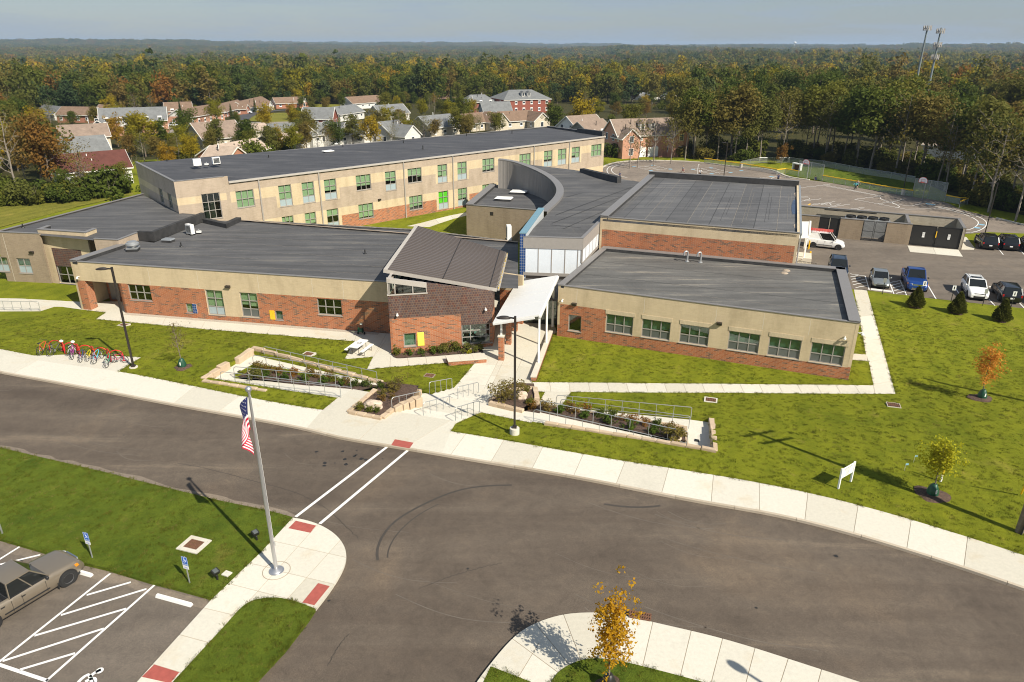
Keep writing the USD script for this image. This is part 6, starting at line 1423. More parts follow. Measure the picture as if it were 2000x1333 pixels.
# two post notice board
nb0,nb1 = T(1637,955),T(1661,943); t = thing('notice_board','white notice board on two posts in the lawn by the street walk','sign'); d_ = (nb1 - nb0) / np.linalg.norm(nb1 - nb0); d_[2] = 0
z0_ = nb0[2]
for q in (nb0,nb1):part(t,'post',MB().box((q[0],q[1],z0_ + .62),(.09,.09,1.28),math.atan2(d_[1],d_[0])),M['white_paint'])
c_ = (nb0 + nb1) / 2; pn = part(t,'panel',MB().box((c_[0],c_[1],z0_ + .92),(np.linalg.norm(nb1 - nb0) - .095,.03,.62),math.atan2(d_[1],d_[0])),M['sign_white'])
ink = plain('sign_ink',(0.12,0.16,0.16),.6)
nf = np.array([d_[1],-d_[0],0]); ox = np.array([c_[0],c_[1],0]) + nf * .018
for k,(s,hh) in enumerate((('WELCOME VISITORS',.055),('ALL VISITORS REPORT',.04),('TO THE OFFICE',.04),('BUS LOOP',.04),('THANK YOU',.04))):text_part(pn,s,hh,ox + [0,0,z0_ + 1.10 - k * .1],d_,ink)
# parking lot signs
def lot_sign(px,label,white=True):
 t = thing('parking_sign',label,'road sign',loc=G(*px,LOW),rz=-.2); part(t,'post',MB().bar((0,0,-.1),(0,0,1.7),.06,.05),M['black_metal'])
 if white:p = part(t,'sign_plate',MB().box((0,-.03,1.45),(.32,.015,.48)),M['sign_white']); part(p,'letter',MB().box((0,-.04,1.45),(.10,.004,.3)),M['black_metal'])
 else:part(t,'sign_plate',MB().box((0,-.03,1.45),(.3,.015,.46)),M['galvanised'])
lot_sign((1723,574.5),'grey sign seen before the silver hatchback',False); lot_sign((1800,581),'white sign with a black mark before the blue pickup truck'); lot_sign((1857,590),'white sign with a black mark on the lawn edge left of the white car'); lot_sign((1919,597),'dark sign post before the white car',False); lot_sign((1974,602),'white sign with a black mark before the dark crossover')

# ------------------------------------------------------------------ service yard behind the hall
YD = thing('service_yard','open topped tan brick service yard with black gates behind the hall','service yard')
yz = 1.3
yA,yB = G(1560,443,LOW),G(1873,488,LOW)
yf = [G(1556,436,LOW),G(1697,466,LOW),G(1773,479,LOW),G(1873,488,LOW)]
# front line from measured gate feet
s5b = (4.444,1550,380); gp = lambda x,y:G(*Zpx(s5b,[(x,y)])[0],LOW)
F0,F1 = gp(20,345),gp(1455,482); YF = Wall(F0,F1)
pts_u = [YF.uz(*Zpx(s5b,[p])[0])[0] for p in ((200,370),(380,380),(575,405),(780,420),(995,440),(1435,480))]
yt = [1.35] * 6
YF.region((0,LOW - .2,pts_u[0],yz),'grey_tan_brick'); YF.region((pts_u[1],LOW - .2,pts_u[2],yz),'grey_tan_brick'); YF.region((pts_u[3],LOW - .2,pts_u[4],yz),'grey_tan_brick'); YF.region((pts_u[5],LOW - .2,YF.L,yz + .1),'grey_tan_brick'); YF.build(YD,.3)
ybk = 5.6
def inner(u0,o0,u1,o1,lab=None):
 w = Wall(YF.xyz(u0,0,-o0),YF.xyz(u1,0,-o1)); w.region((0,LOW - .2,w.L,yz + .1),'block',lab); w.build(YD,.25); mb = MB(); w.ubox(mb,-.02,w.L + .02,yz + .102,yz + .17,-.3,.06); part(YD,'coping',mb,M['coping'])
inner(-2,ybk,YF.L,ybk,'pale block back wall of the service yard'); inner(YF.L - .32,ybk,YF.L - .32,0.0); inner(pts_u[4] - .5,ybk,pts_u[4] - .5,.3)
for a,b in ((0,pts_u[0]),(pts_u[1],pts_u[2]),(pts_u[3],pts_u[4])):mb = MB(); YF.ubox(mb,a - .03,b + .03,yz + .002,yz + .07,-.34,.04); part(YD,'coping',mb,M['coping'])
eR = Wall(YF.xyz(YF.L,0,0),YF.xyz(YF.L,0,-ybk)); eR.region((0,LOW - .2,eR.L,yz + .1),'grey_tan_brick'); eR.build(YD,.1)
for k,(a,b,h) in enumerate(((pts_u[0],pts_u[1],1.25),(pts_u[2],pts_u[3],1.25),(pts_u[4],pts_u[5],1.3))):
 for j in range(2):
  u0,u1 = a + (b - a) * j / 2 + .05,a + (b - a) * (j + 1) / 2 - .03
  fr = MB()
  for u in (u0,u1 - .06):YF.ubox(fr,u,u + .06,LOW + .05,h,-.15,-.08)
  for z in (LOW + .05,h - .06):YF.ubox(fr,u0 + .061,u1 - .061,z,z + .06,-.15,-.08)
  gt = part(YD,'gate',fr,M['black_metal'],label='black sheeted yard gate leaf')
  if k == 1:
   sl = MB(); u = u0 + .12
   while u < u1 - .1:YF.ubox(sl,u,u + .02,LOW + .1,h - .06,-.125,-.105); u += .13
   YF.ubox(sl,u0 + .061,u1 - .061,-.1,-.04,-.13,-.1); part(gt,'bar',sl,M['black_metal'],kind='stuff')
  else:
   sl = MB(); YF.ubox(sl,u0 + .06,u1 - .06,LOW + .1,h - .06,-.125,-.115); part(gt,'sheet',sl,M['black_metal'])
  if k == 2:sl = MB(); YF.ubox(sl,(u0 + u1) / 2 - .12,(u0 + u1) / 2 + .16,LOW + 1.1,LOW + 1.75,-.075,-.06); pl = part(gt,'notice',sl,M['sign_white']); text_part(pl,'NO',.11,YF.xyz((u0 + u1) / 2 + .02,LOW + 1.5,-.055),np.r_[YF.u,0],M['black_metal']); text_part(pl,'PARKING',.045,YF.xyz((u0 + u1) / 2 + .02,LOW + 1.3,-.055),np.r_[YF.u,0],M['black_metal'])
 if k == 2:sl = MB(); YF.ubox(sl,(a + b) / 2 - .05,(a + b) / 2 + .05,LOW + 1.2,LOW + 2.0,-.07,.0); part(YD,'bollard_cover',sl,M['yellow'],label='yellow latch post between the two large gate leaves')
 for u in (a,b - .1):mb = MB(); YF.ubox(mb,u,u + .1,LOW,yz,-.2,-.02); part(YD,'gate_post',mb,M['black_metal'])
ccu = [pts_u[1] + 1.0 + .0]
cu = thing('chiller','row of black fan topped cooling units inside the service yard','cooling unit',loc=YF.xyz((pts_u[1] + pts_u[3]) / 2 + .5,LOW,-2.8),rz=math.atan2(YF.u[1],YF.u[0]))
part(cu,'cabinet',MB().box((0,0,1.15),(5.4,1.7,2.3)),M['galvanised'])
for k in range(4):
 f = part(cu,'fan_shroud',MB().lathe([(.60,0),(.60,.28),(.54,.28),(.54,.1),(0,.1)],((k - 1.5) * 1.33,0,2.3),20),M['black_metal'],smooth=35)
 bl = MB()
 for q in range(5):bl.box(((k - 1.5) * 1.33 + .27 * math.cos(q * 1.257),.27 * math.sin(q * 1.257),2.5),(.5,.14,.02),q * 1.257)
 part(f,'fan_blade',bl,M['rubber'])
mb = MB(); YF.ubox(mb,3,9.5,yz - .1,yz + .02,-ybk + .35,-ybk + .47); part(YD,'pipe',mb,M['black_metal'])
bn = MB(); c_ = YF.xyz((pts_u[4] + pts_u[5]) / 2 - .6,0,-2.2);
t = thing('waste_skip','dark waste container behind the large black yard gate','waste container',loc=[c_[0],c_[1],LOW],rz=math.atan2(YF.u[1],YF.u[0])); part(t,'body',MB().hexa([(-1.4,-.8,.1),(1.4,-.8,.1),(1.4,.8,.1),(-1.4,.8,.1),(-1.6,-.95,1.5),(1.6,-.95,1.5),(1.6,.95,1.7),(-1.6,.95,1.7)]),M['bronze_metal']); part(t,'lid',MB().hexa([(-1.6,-.95,1.52),(1.6,-.95,1.52),(1.6,.95,1.72),(-1.6,.95,1.72),(-1.6,-.95,1.58),(1.6,-.95,1.58),(1.6,.95,1.78),(-1.6,.95,1.78)]),M['rubber'])
# loading bay canopy at the corner of the hall, bollards
dk = thing('loading_canopy','white loading canopy with two posts at the corner of the hall','canopy'); zk = 2.1
k0,k1,k2,k3 = G(1561,462,zk),G(1581,461,zk),G(1583,433,zk),G(1564,433,zk)
part(dk,'roof_panel',MB().hexa([k0 - [0,0,.25],k1 - [0,0,.25],k2 - [0,0,.25],k3 - [0,0,.25],k0,k1,k2,k3]),M['white_metal'])
part(dk,'edge_beam',MB().bar(k1 + [0,0,.02],k2 + [0,0,.02],.2,.12),M['white_metal'])
for q in (k1 * .8 + k0 * .2,k2 * .8 + k3 * .2):part(dk,'post',MB().box((q[0],q[1],(zk - .3 + LOW) / 2),(.16,.16,zk - .3 - LOW)),M['white_metal'])
pt = G(1567,498,-.5); part(dk,'dock',MB().box((pt[0] - .2,pt[1] - .5,-.85),(2.0,2.6,.9),-.36),M['limestone']); part(dk,'step_rail',MB().tube([G(1566,505,-.3),G(1571,512,LOW)],.04,6),M['white_metal'])
for (a,b),lab in ((((1579,487),(1580,467)),'yellow bollard at the back wheel of the white van'),(((1580.5,509),(1582.5,489)),'yellow bollard near the corner of the hall')):
 p = part('/World','bollard',MB().lathe([(.09,0),(.09,1.05),(.07,1.1),(0,1.12)],G(*a,LOW),12),M['yellow'],smooth=40); setdata(stage.GetPrimAtPath(p),lab,'bollard')
t = thing('handrail','low dark railing behind the right wing roof corner','handrail'); a,b = G(1556,526,LOW + .1),G(1592,531,LOW + .1)
part(t,'top_rail',MB().tube([a,a + [0,0,.95],b + [0,0,.95],b],.025,6),M['black_metal'])
for k in range(1,14):q = a + (b - a) * k / 14; part(t,'post',MB().tube([q,q + [0,0,.93]],.012,5),M['black_metal'])

# ------------------------------------------------------------------ vehicles
def paint(name,col,metal=0.0,rough=.32):return plain('car_paint_' + name,col,rough,metal,vary=.015,coat=.7)
M['tail_red'] = plain('tail_red',(.45,.01,.01),.25,vary=.03); M['lamp_clear'] = plain('lamp_clear',(.62,.64,.64),.12,.3,vary=.05); M['amber'] = plain('amber_lens',(.8,.25,.02),.25,vary=.03)
M['chrome'] = plain('chrome',(.7,.7,.7),.15,1.0,vary=.02); M['alloy'] = plain('alloy_rim',(.5,.5,.51),.3,.7,vary=.05); M['trim_black'] = plain('trim_black',(.02,.02,.021),.55,vary=.1)
M['seat_dark'] = plain('bed_liner',(.022,.022,.024),.85)
def vehicle(name,label,kind,c,rz,pm,L,W,H,group=None,roof_rack=False,sunroof=False,flip=None,plate=True,rim='alloy'):
 """c: ground point under the middle; rz: heading; drawn with x forward"""
 t = thing(name,label,'van' if kind == 'van' else ('pickup truck' if kind == 'pickup' else 'car'),group,loc=c,rz=rz)
 w = W / 2
 wr = {'pickup':.37,'van':.33,'suv':.36,'hatch':.30,'sedan':.32}[kind] * (H / {'pickup':1.85,'van':1.95,'suv':1.68,'hatch':1.5,'sedan':1.45}[kind]) ** .5
 # side outline of the lower body: (share of length from the tail, height of its top)
 prof = {'hatch':[(0,.62),(.02,.82),(.10,.95),(.3,.94),(.66,.92),(.76,.86),(.90,.74),(.97,.62),(1,.5)],
   'sedan':[(0,.62),(.02,.84),(.2,.9),(.3,.92),(.64,.9),(.72,.86),(.9,.74),(.97,.62),(1,.5)],
   'suv':[(0,.7),(.015,.98),(.08,1.08),(.3,1.08),(.64,1.06),(.72,1.02),(.90,.92),(.97,.78),(1,.6)],
   'van':[(0,.7),(.01,1.05),(.06,1.1),(.5,1.08),(.68,1.06),(.78,1.0),(.92,.86),(.97,.72),(1,.55)],
   'pickup':[(0,.75),(.012,1.02),(.1,1.05),(.40,1.05),(.405,1.06),(.69,1.06),(.73,1.06),(.93,.98),(.975,.84),(1,.62)]}[kind]
 sc = H / {'pickup':1.85,'van':1.95,'suv':1.68,'hatch':1.5,'sedan':1.45}[kind]
 xs = np.array([p[0] for p in prof]) * L - L / 2; zs_ = np.array([p[1] for p in prof]) * sc; X = np.unique(np.r_[xs,np.linspace(-L / 2,L / 2,26)]); ZT = np.interp(X,xs,zs_)
 fr_ = np.clip((L / 2 - X) / (.16 * L),0,1); re_ = np.clip((X + L / 2) / (.09 * L),0,1); pl = w * (1 - .20 * (1 - fr_) ** 2.2 - .09 * (1 - re_) ** 2)
 zb = .22 * sc + .10 * sc * ((1 - fr_) ** 3 + .6 * (1 - re_) ** 3)
 bx0,bx1 = -.485 * L,-.115 * L                      # pickup bed
 sec = lambda y,z0,z1:[(y * .86,z0),(y * .965,z0 + .10),(y,z0 + (z1 - z0) * .45),(y * .985,z0 + (z1 - z0) * .78),(y * .94,z1 - .015),(y * .80,z1 + .018),(y * .45,z1 + .035),(0,z1 + .042)]
 rings = []
 for x,zt,y,z0 in zip(X,ZT,pl,zb):
  s = sec(y,z0,zt); rings.append([(x,a,b) for a,b in s] + [(x,-a,b) for a,b in s[-2::-1]])
 R = np.array(rings); k,n = R.shape[:2]; v = R.reshape(-1,3); f = [[i * n + j,(i + 1) * n + j,(i + 1) * n + j + 1,i * n + j + 1] for i in range(k - 1) for j in range(n - 1)]
 mb = MB()
 if kind == 'pickup':
  keep = [q for q in f if not (bx0 < v[q].mean(0)[0] < bx1 and abs(v[q].mean(0)[1]) < w * .80 and v[q].mean(0)[2] > .8 * sc)]
  mb.add(v,keep)
 else:mb.add(v,f)
 for i,o in ((0,1),(k - 1,-1)):mb.add(R[i],[[0,j,j + 1][::o] for j in range(1,n - 1)])
 body = part(t,'body',mb,pm,smooth=38)
 mb = MB().box((0,0,.26 * sc),(L * .9,W * .84,.16 * sc)); part(t,'underbody',mb,M['trim_black'])
 if kind == 'pickup':
  bd = MB().box(((bx0 + bx1) / 2,0,.62 * sc),(bx1 - bx0,w * 1.6,.04));
  for y in (-w * .79,w * .79):bd.box(((bx0 + bx1) / 2,y,.82 * sc),(bx1 - bx0,.05,.42 * sc))
  for x in (bx0,bx1):bd.box((x,0,.82 * sc),(.06,w * 1.6,.42 * sc))
  part(t,'load_bed',bd,M['seat_dark'])
 # cabin
 cab = {'hatch':(-.47,-.30,.06,.24,.99),'sedan':(-.34,-.17,.05,.22,.95),'suv':(-.475,-.40,.02,.20,1.08),'van':(-.49,-.475,.10,.27,1.1),'pickup':(-.115,-.10,.085,.205,1.05)}[kind]
 b0,r0,r1,b1 = [q * L for q in cab[:4]]; zbelt = float(np.interp(0,X,ZT)) - .005; zf = float(np.interp(b1,X,ZT)) + .01; zr = float(np.interp(b0,X,ZT)) + .01
 wb,wt = w * .93,w * .76; ztop = H - .05
 BLF,BLR,TLF,TLR = np.array([b1,wb * .93,zf]),np.array([b0,wb * .96,zr]),np.array([r1,wt,ztop]),np.array([r0,wt * .97,ztop - .02])
 mir = np.array([1,-1,1])
 part(t,'windscreen',MB().add(np.array([BLF,BLF * mir,TLF * mir,TLF]),[[0,1,2,3]]),M['car_glass']); rear_m = pm if kind == 'van' and False else M['car_glass']
 part(t,'rear_window',MB().add(np.array([BLR,BLR * mir,TLR * mir,TLR]),[[0,1,2,3]]),rear_m)
 for s in (1,-1):
  m_ = np.array([1,s,1]); q = np.array([BLF,BLR,TLR,TLF]) * m_; mid0,mid1 = (q[0] * .56 + q[1] * .44),(q[3] * .5 + q[2] * .5)
  part(t,'side_window',MB().add(np.array([q[0],mid0,mid1,q[3]]),[[0,1,2,3]]),M['car_glass'])
  part(t,'side_window' if kind != 'van' else 'side_panel',MB().add(np.array([mid0,q[1],q[2],mid1]),[[0,1,2,3]]),M['car_glass'] if kind != 'van' else pm)
  e = np.array([0,s * .012,.004])
  for a,b,ww in ((q[0],q[3],.075),(q[1],q[2],.13 if kind != 'pickup' else .09),(mid0,mid1,.09)):part(t,'pillar',MB().bar(a + e * .4,b + e * .4,ww,.035),pm)
  part(t,'window_sill',MB().bar(q[0] + e,q[1] + e,.05,.05),M['trim_black'])
  if kind == 'suv' or roof_rack:part(t,'roof_rail',MB().tube([np.array([r1 - .15,s * wt * .86,H - .02]),np.array([r1 - .3,s * wt * .86,H + .05]),np.array([r0 + .35,s * wt * .86,H + .05]),np.array([r0 + .2,s * wt * .86,H - .02])],.018,6),M['trim_black'])
 top = []
 for fx in np.linspace(0,1,7):
  x = r0 - .02 + (r1 - r0 + .03) * fx; cr = .055 * (1 - (2 * fx - 1) ** 4) ; top.append([(x,y,(ztop - .02 + .02 * fx) + cr * (1 - (y / wt) ** 2) * .9 + .012) for y in np.linspace(-wt * 1.02,wt * 1.02,9)])
 TP = np.array(top); k2,n2 = TP.shape[:2]; mb = MB().add(TP.reshape(-1,3),[[i * n2 + j,(i + 1) * n2 + j,(i + 1) * n2 + j + 1,i * n2 + j + 1] for i in range(k2 - 1) for j in range(n2 - 1)])
 lo = TP.copy(); lo[:,:,2] -= .05; mb.add(lo.reshape(-1,3),[[i * n2 + j,i * n2 + j + 1,(i + 1) * n2 + j + 1,(i + 1) * n2 + j] for i in range(k2 - 1) for j in range(n2 - 1)])
 for e in (0,n2 - 1):mb.add(np.vstack([TP[:,e],lo[:,e]]),[[i,i + 1,i + 1 + k2,i + k2] for i in range(k2 - 1)])
 for e in (0,k2 - 1):mb.add(np.vstack([TP[e],lo[e]]),[[i,i + 1,i + 1 + n2,i + n2] for i in range(n2 - 1)])
 rf = part(t,'roof',mb,pm,smooth=45)
 if sunroof:part(rf,'sunroof',MB().box((r1 - .55,0,H + .012),(.55,.9,.02)),M['car_glass'])
 # wheels
 ax = {'hatch':(-.29,.30),'sedan':(-.28,.30),'suv':(-.29,.30),'van':(-.29,.345),'pickup':(-.29,.335)}[kind]
 for fx in ax:
  for s in (1,-1):
   c0 = (fx * L,s * (w - .11),wr)
   part(t,'wheel_arch',MB().lathe([(.0,0),(wr * 1.19,0),(wr * 1.19,s * .115),(0,s * .115)],(fx * L,s * (w - .112),wr * 1.03),22,'y'),M['trim_black'])
   ty = part(t,'wheel',MB().lathe([(wr * .62,-.1),(wr * .95,-.1),(wr,-.06),(wr,.06),(wr * .95,.1),(wr * .62,.1)],(fx * L,s * (w - .085),wr),22,'y'),M['rubber'],smooth=40)
   rm = MB().lathe([(0,s * .06),(wr * .16,s * .06),(wr * .18,s * .045),(wr * .2,s * .02),(wr * .56,s * .02),(wr * .62,s * .1),(wr * .64,s * .1)],(fx * L,s * (w - .085),wr),20,'y')
   part(ty,'rim',rm,M[rim],smooth=30); so = MB()
   for q in range(6):a = q * np.pi / 3; so.bar((fx * L + wr * .25 * math.cos(a),s * (w - .06),wr + wr * .25 * math.sin(a)),(fx * L + wr * .55 * math.cos(a),s * (w - .06),wr + wr * .55 * math.sin(a)),.035,.07)
   part(ty,'rim_gap',so,M['trim_black'])
 hz = float(np.interp(L * .455,X,ZT)); tz = float(np.interp(-L * .485,X,ZT))
 for s in (1,-1):
  part(t,'headlight',MB().hexa([(L * .492,s * w * .50,hz - .19),(L * .478,s * w * .80,hz - .17),(L * .44,s * w * .93,hz - .13),(L * .46,s * w * .5,hz - .1),(L * .485,s * w * .50,hz - .04),(L * .462,s * w * .80,hz - .02),(L * .425,s * w * .92,hz + .0),(L * .45,s * w * .5,hz + .0)]),M['lamp_clear'])
  part(t,'tail_light',MB().box((-L * .490,s * w * .84,tz - .12 * sc),(.06,w * .14,.24 * sc)),M['tail_red'])
  part(t,'mirror',MB().ball((b1 - .16,s * (w + .09),zbelt + .10),.11,2,(.6,.9,.75)),pm if kind != 'pickup' else M['trim_black'],smooth=True)
  if kind == 'pickup':part(t,'turn_signal',MB().hexa([(L * .452,s * w * .91,hz - .17),(L * .425,s * w * .975,hz - .15),(L * .42,s * w * .96,hz - .15),(L * .44,s * w * .9,hz - .17),(L * .44,s * w * .90,hz - .03),(L * .415,s * w * .955,hz - .01),(L * .41,s * w * .94,hz - .01),(L * .43,s * w * .89,hz - .03)]),M['amber'])
  for dx in ((.0,-.16) if kind != 'van' else (.04,)):part(t,'door_handle',MB().box((dx * L - .1,s * (w + .004),zbelt - .16),(.16,.03,.035)),M['trim_black'] if kind == 'pickup' else pm)
  part(t,'side_moulding',MB().box((-.0 * L,s * (w + .0),.48 * sc),(L * .36,.025,.05)),M['trim_black'])
  for dx in ((.185,-.02,-.2) if kind != 'pickup' else (.16,-.03,-.112)):part(t,'door_gap',MB().box((dx * L,s * w * .992,.66 * sc),(.012,.02,.6 * sc)),M['trim_black'])
 part(t,'grille',MB().box((L * .487,0,hz - .13),(.05,w * .92,.15)),M['chrome'] if kind == 'pickup' else M['trim_black'])
 part(t,'front_bumper',MB().hexa([(L * .44,-w * .86,.30 * sc),(L * .505,-w * .5,.30 * sc),(L * .505,w * .5,.30 * sc),(L * .44,w * .86,.30 * sc),(L * .43,-w * .9,.50 * sc),(L * .507,-w * .5,.5 * sc),(L * .507,w * .5,.5 * sc),(L * .43,w * .9,.5 * sc)]),M['chrome'] if kind == 'pickup' else M['trim_black'])
 part(t,'rear_bumper',MB().box((-L * .495,0,.45 * sc),(.1,W * .86,.18)),M['chrome'] if kind == 'pickup' else pm)
 if plate:part(t,'licence_plate',MB().box((-L * .508 if kind != 'pickup' else -L * .51,0,.62 * sc),(.02,.32,.15)),M['sign_white'])
 part(t,'wiper',MB().bar(BLF * [1,.1,1] + [.0,.5,.03],(BLF * .6 + TLF * .4) * [1,0,1] + [0.03,.1,.02],.02,.02),M['trim_black'])
 return t
def hdg(a,b):d = np.asarray(b) - np.asarray(a); return math.atan2(d[1],d[0])
# taupe pickup in the near lot: near wheels at the pixels
fw,rw = G(137,1142,RZ),G(3,1224,RZ); d_ = (fw - rw) / np.linalg.norm(fw - rw); left = np.array([-d_[1],d_[0],0])
Lp = 5.05; mid_ = fw - d_ * (.335 * Lp) + left * (.5 * 1.78 - .03)
TP_ = vehicle('pickup_truck','taupe extended cab pickup truck parked in the near lot','pickup',mid_,math.atan2(d_[1],d_[0]),paint('taupe',(.235,.195,.145),.4,.33),Lp,1.78,1.68)
part(TP_,'mud_flap',MB().box((.335 * Lp - .45,-.80,.28),(.03,.22,.3)),M['rubber'])
# lot behind the right wing
sdir = G(1697.7,566.7,LOW) - G(1689.8,539.5,LOW); sdir /= np.linalg.norm(sdir); sa = math.atan2(sdir[1],sdir[0])
def parked(px,kind,L,W,H,pm,label,nose_out=True,name='car',a=None,**kw):
 q = G(*px,LOW); a = sa if a is None else a; dd_ = np.array([math.cos(a),math.sin(a),0]); c = q - dd_ * (L / 2 - .15)
 return vehicle(name,label,kind,c,a if nose_out else a + math.pi,pm,L,W,H,**kw)
parked((1719,565),'hatch',3.85,1.70,1.50,paint('silver',(.30,.32,.32),.6,.3),'small silver hatchback facing the lawn behind the right wing')
parked((1790,572),'pickup',5.6,1.98,1.92,paint('blue',(.006,.045,.22),.2,.28),'bright blue pickup truck facing the lawn',name='pickup_truck')
parked((1910,588),'suv',4.55,1.85,1.68,paint('white',(.78,.78,.77),0,.25),'white crossover car with roof rails facing the lawn',sunroof=True)
parked((1973,594),'suv',4.6,1.84,1.62,paint('black',(.008,.008,.009),.2,.22),'black crossover car parked tail first beside the white one',nose_out=False)
parked((2043,602),'suv',4.6,1.84,1.62,paint('maroon',(.10,.012,.014),.3,.25),'maroon car cut off by the right edge of the picture')
parked((1637,546),'suv',4.9,1.9,1.72,paint('navy',(.008,.018,.04),.3,.25),'dark navy car half hidden behind the right wing roof',roof_rack=True)
bdir = G(*Zpx((4.444,1550,380),[(1762,465)])[0],LOW) - G(*Zpx((4.444,1550,380),[(1822,525)])[0],LOW); ba = math.atan2(bdir[1],bdir[0])
for px,lab in (((1932,489),'black car seen from behind beside the service yard'),((1972,491),'second black car seen from behind beside the grass strip'),((2017,495),'third dark car cut off by the right edge behind the lot')):
 parked(px,'suv',4.7,1.88,1.66,paint('black_' + str(px[0]),(.007,.007,.008),.2,.22),lab,nose_out=False,a=ba + math.pi)
rw,fw = G(1588,484,LOW),G(1635,489,LOW); d_ = (fw - rw) / np.linalg.norm(fw - rw); left = np.array([-d_[1],d_[0],0])
Lv = 4.55; vm = (rw + fw) / 2 + left * .86 - d_ * (.0275 * Lv)
VN = vehicle('van','white delivery van with red ladders on its roof','van',vm,math.atan2(d_[1],d_[0]),paint('van_white',(.80,.80,.79),0,.35),Lv,1.8,1.98)
text_part(VN,'ESI',.30,(.0,-.80,1.18),(1,0,0),M['black_metal'])
lad = thing('ladder','red ladder on the roof rack of the white van','ladder',loc=vm,rz=math.atan2(d_[1],d_[0])); M['ladder_red'] = plain('ladder_red',(.62,.10,.08),.5)
for y0,nm in ((-.55,0),(.1,1)):
 for y in (y0,y0 + .42):part(lad,'rail',MB().bar((-2.1,y,2.12),(.7,y,2.12),.05,.09),M['ladder_red'])
 for k in range(9):part(lad,'rung',MB().bar((-1.95 + k * .31,y0,2.12),(-1.95 + k * .31,y0 + .42,2.12),.035,.035),M['galvanised'])
for x in (-1.7,.3):part(VN,'roof_rack',MB().tube([(x,-.72,1.85),(x,-.72,2.05),(x,.72,2.05),(x,.72,1.85)],.025,6),M['black_metal'])

# ------------------------------------------------------------------ play court: fences, hoops, bins, children
M['mesh_wire'] = material('chain_link',{'t':('transparent_bsdf',{}),'d':('principled_bsdf',{'base_color':(.30,.33,.31),'metallic':.4,'roughness':.5}),
 'g':('geometry',{}),'v':('voronoi_texture',{'scale':9.0,'feature':'distance_to_edge'}),'r':('rgb_ramp',{'ramp':[(0,(.62,.62,.62)),(.10,(.5,.5,.5)),(.16,(.12,.12,.12)),(1,(.12,.12,.12))]}),'m':('mix_closure',{})},
 [('g.position','v.vector'),('v.distance','r.fac'),('r.color','m.fac'),('t.BSDF','m.closure1'),('d.BSDF','m.closure2')],surface='m.closure')
def fence(pts,h,label,cap=None,step=2.6,name='fence',top='galvanised'):
 t = thing(name,label,'fence'); P_ = np.array([np.asarray(p) for p in pts])
 for a,b in zip(P_[:-1],P_[1:]):
  n = max(1,int(round(np.linalg.norm(b - a) / step)))
  for k in range(n):
   p,q = a + (b - a) * k / n,a + (b - a) * (k + 1) / n; u = np.array([0,0,h])
   part(t,'mesh_panel',MB().add(np.array([p,q,q + u,p + u]),[[0,1,2,3]]),M['mesh_wire']); part(t,'post',MB().tube([p,p + u * 1.02],.04,6),M['galvanised'])
   if cap:part(t,'yellow_cap',MB().tube([p + u * 1.03,q + u * 1.03],.085,8),M[cap])
   else:part(t,'top_rail',MB().tube([p + u,q + u],.03,6),M[top])
 part(t,'post',MB().tube([P_[-1],P_[-1] + [0,0,h]],.04,6),M['galvanised']); return t
C = lambda s,*pts:[G(*Zpx(s,[p])[0],LOW) for p in pts]
fence(C(SC,(1028,98),(1300,138),(1500,168),(1770,215)),.95,'low mesh fence with yellow cap along the far edge of the court','yellow')
fence(C(SC,(1770,218),(1862,210),(1995,235)),.95,'short offset mesh fence with yellow cap beside the farther backstop','yellow')
fence(C(SD,(345,232),(830,318),(945,340),(1270,392)),1.0,'mesh fence with yellow cap between the two backstops','yellow')
fence(C(SD,(1605,442),(1750,470),(1835,470)),1.0,'mesh fence end with yellow cap right of the nearer backstop','yellow'); fence(C(SD,(1752,508),(1835,475)),1.0,'short return of mesh fence at the right corner of the court','yellow')
fence(C(SD,(95,188),(215,205),(342,232)),3.0,'tall mesh backstop behind the farther basketball hoop',None,2.2,'backstop')
fence(C(SD,(1268,390),(1428,415),(1600,442)),3.0,'tall mesh backstop behind the nearer basketball hoop',None,2.2,'backstop')
fence(C(SC,(1400,140),(1590,100),(1900,95)) + C(SD,(110,60),(350,80),(760,160),(1050,205),(1290,250)),1.15,'long grey mesh fence round the back of the fenced grass',None,4.0)
def hoop(c,aim,label):
 t = thing('basketball_hoop',label,'basketball hoop',loc=c,rz=aim); M.setdefault('hoop_red',plain('hoop_red',(.6,.05,.03),.5))
 part(t,'post',MB().tube([(0,0,0),(0,0,2.6),(.15,0,3.0),(.9,0,3.3)],.06,8),M['galvanised'],smooth=50)
 a = np.linspace(0,np.pi,12); sh = Polygon([(-.7,2.9)] + [(-.7 * math.cos(q),3.25 + .52 * math.sin(q)) for q in a] + [(.7,2.9)])
 v,f = tri(sh); b = part(t,'backboard',MB().add(np.c_[np.full(len(v),.95),v],f).add(np.c_[np.full(len(v),.91),v],f),M['sign_white'])
 o = np.array(sh.exterior.coords); part(b,'border',MB().tube([(.955,p[0],p[1]) for p in o],.025,5),M['hoop_red']); part(b,'target_box',MB().tube([(.965,-.3,2.98),(.965,-.3,3.42),(.965,.3,3.42),(.965,.3,2.98),(.965,-.3,2.98)],.022,5),M['hoop_red'])
 a = np.linspace(0,2 * np.pi,17); part(t,'rim',MB().tube([(1.2 + .23 * math.cos(q),.23 * math.sin(q),3.02) for q in a],.025,6,False),M['hoop_red']); return t
fd = C(SD,(340,232),(945,340)); fn = np.array([fd[1][1] - fd[0][1],-(fd[1][0] - fd[0][0])]); fn /= np.linalg.norm(fn); fa = math.atan2(-abs(fn[1]),fn[0] if fn[1] < 0 else -fn[0])
hoop(G(1575.5,351,LOW),fa,'farther basketball hoop with a rounded white backboard'); hoop(G(1801,391,LOW),fa,'nearer basketball hoop with a rounded white backboard')
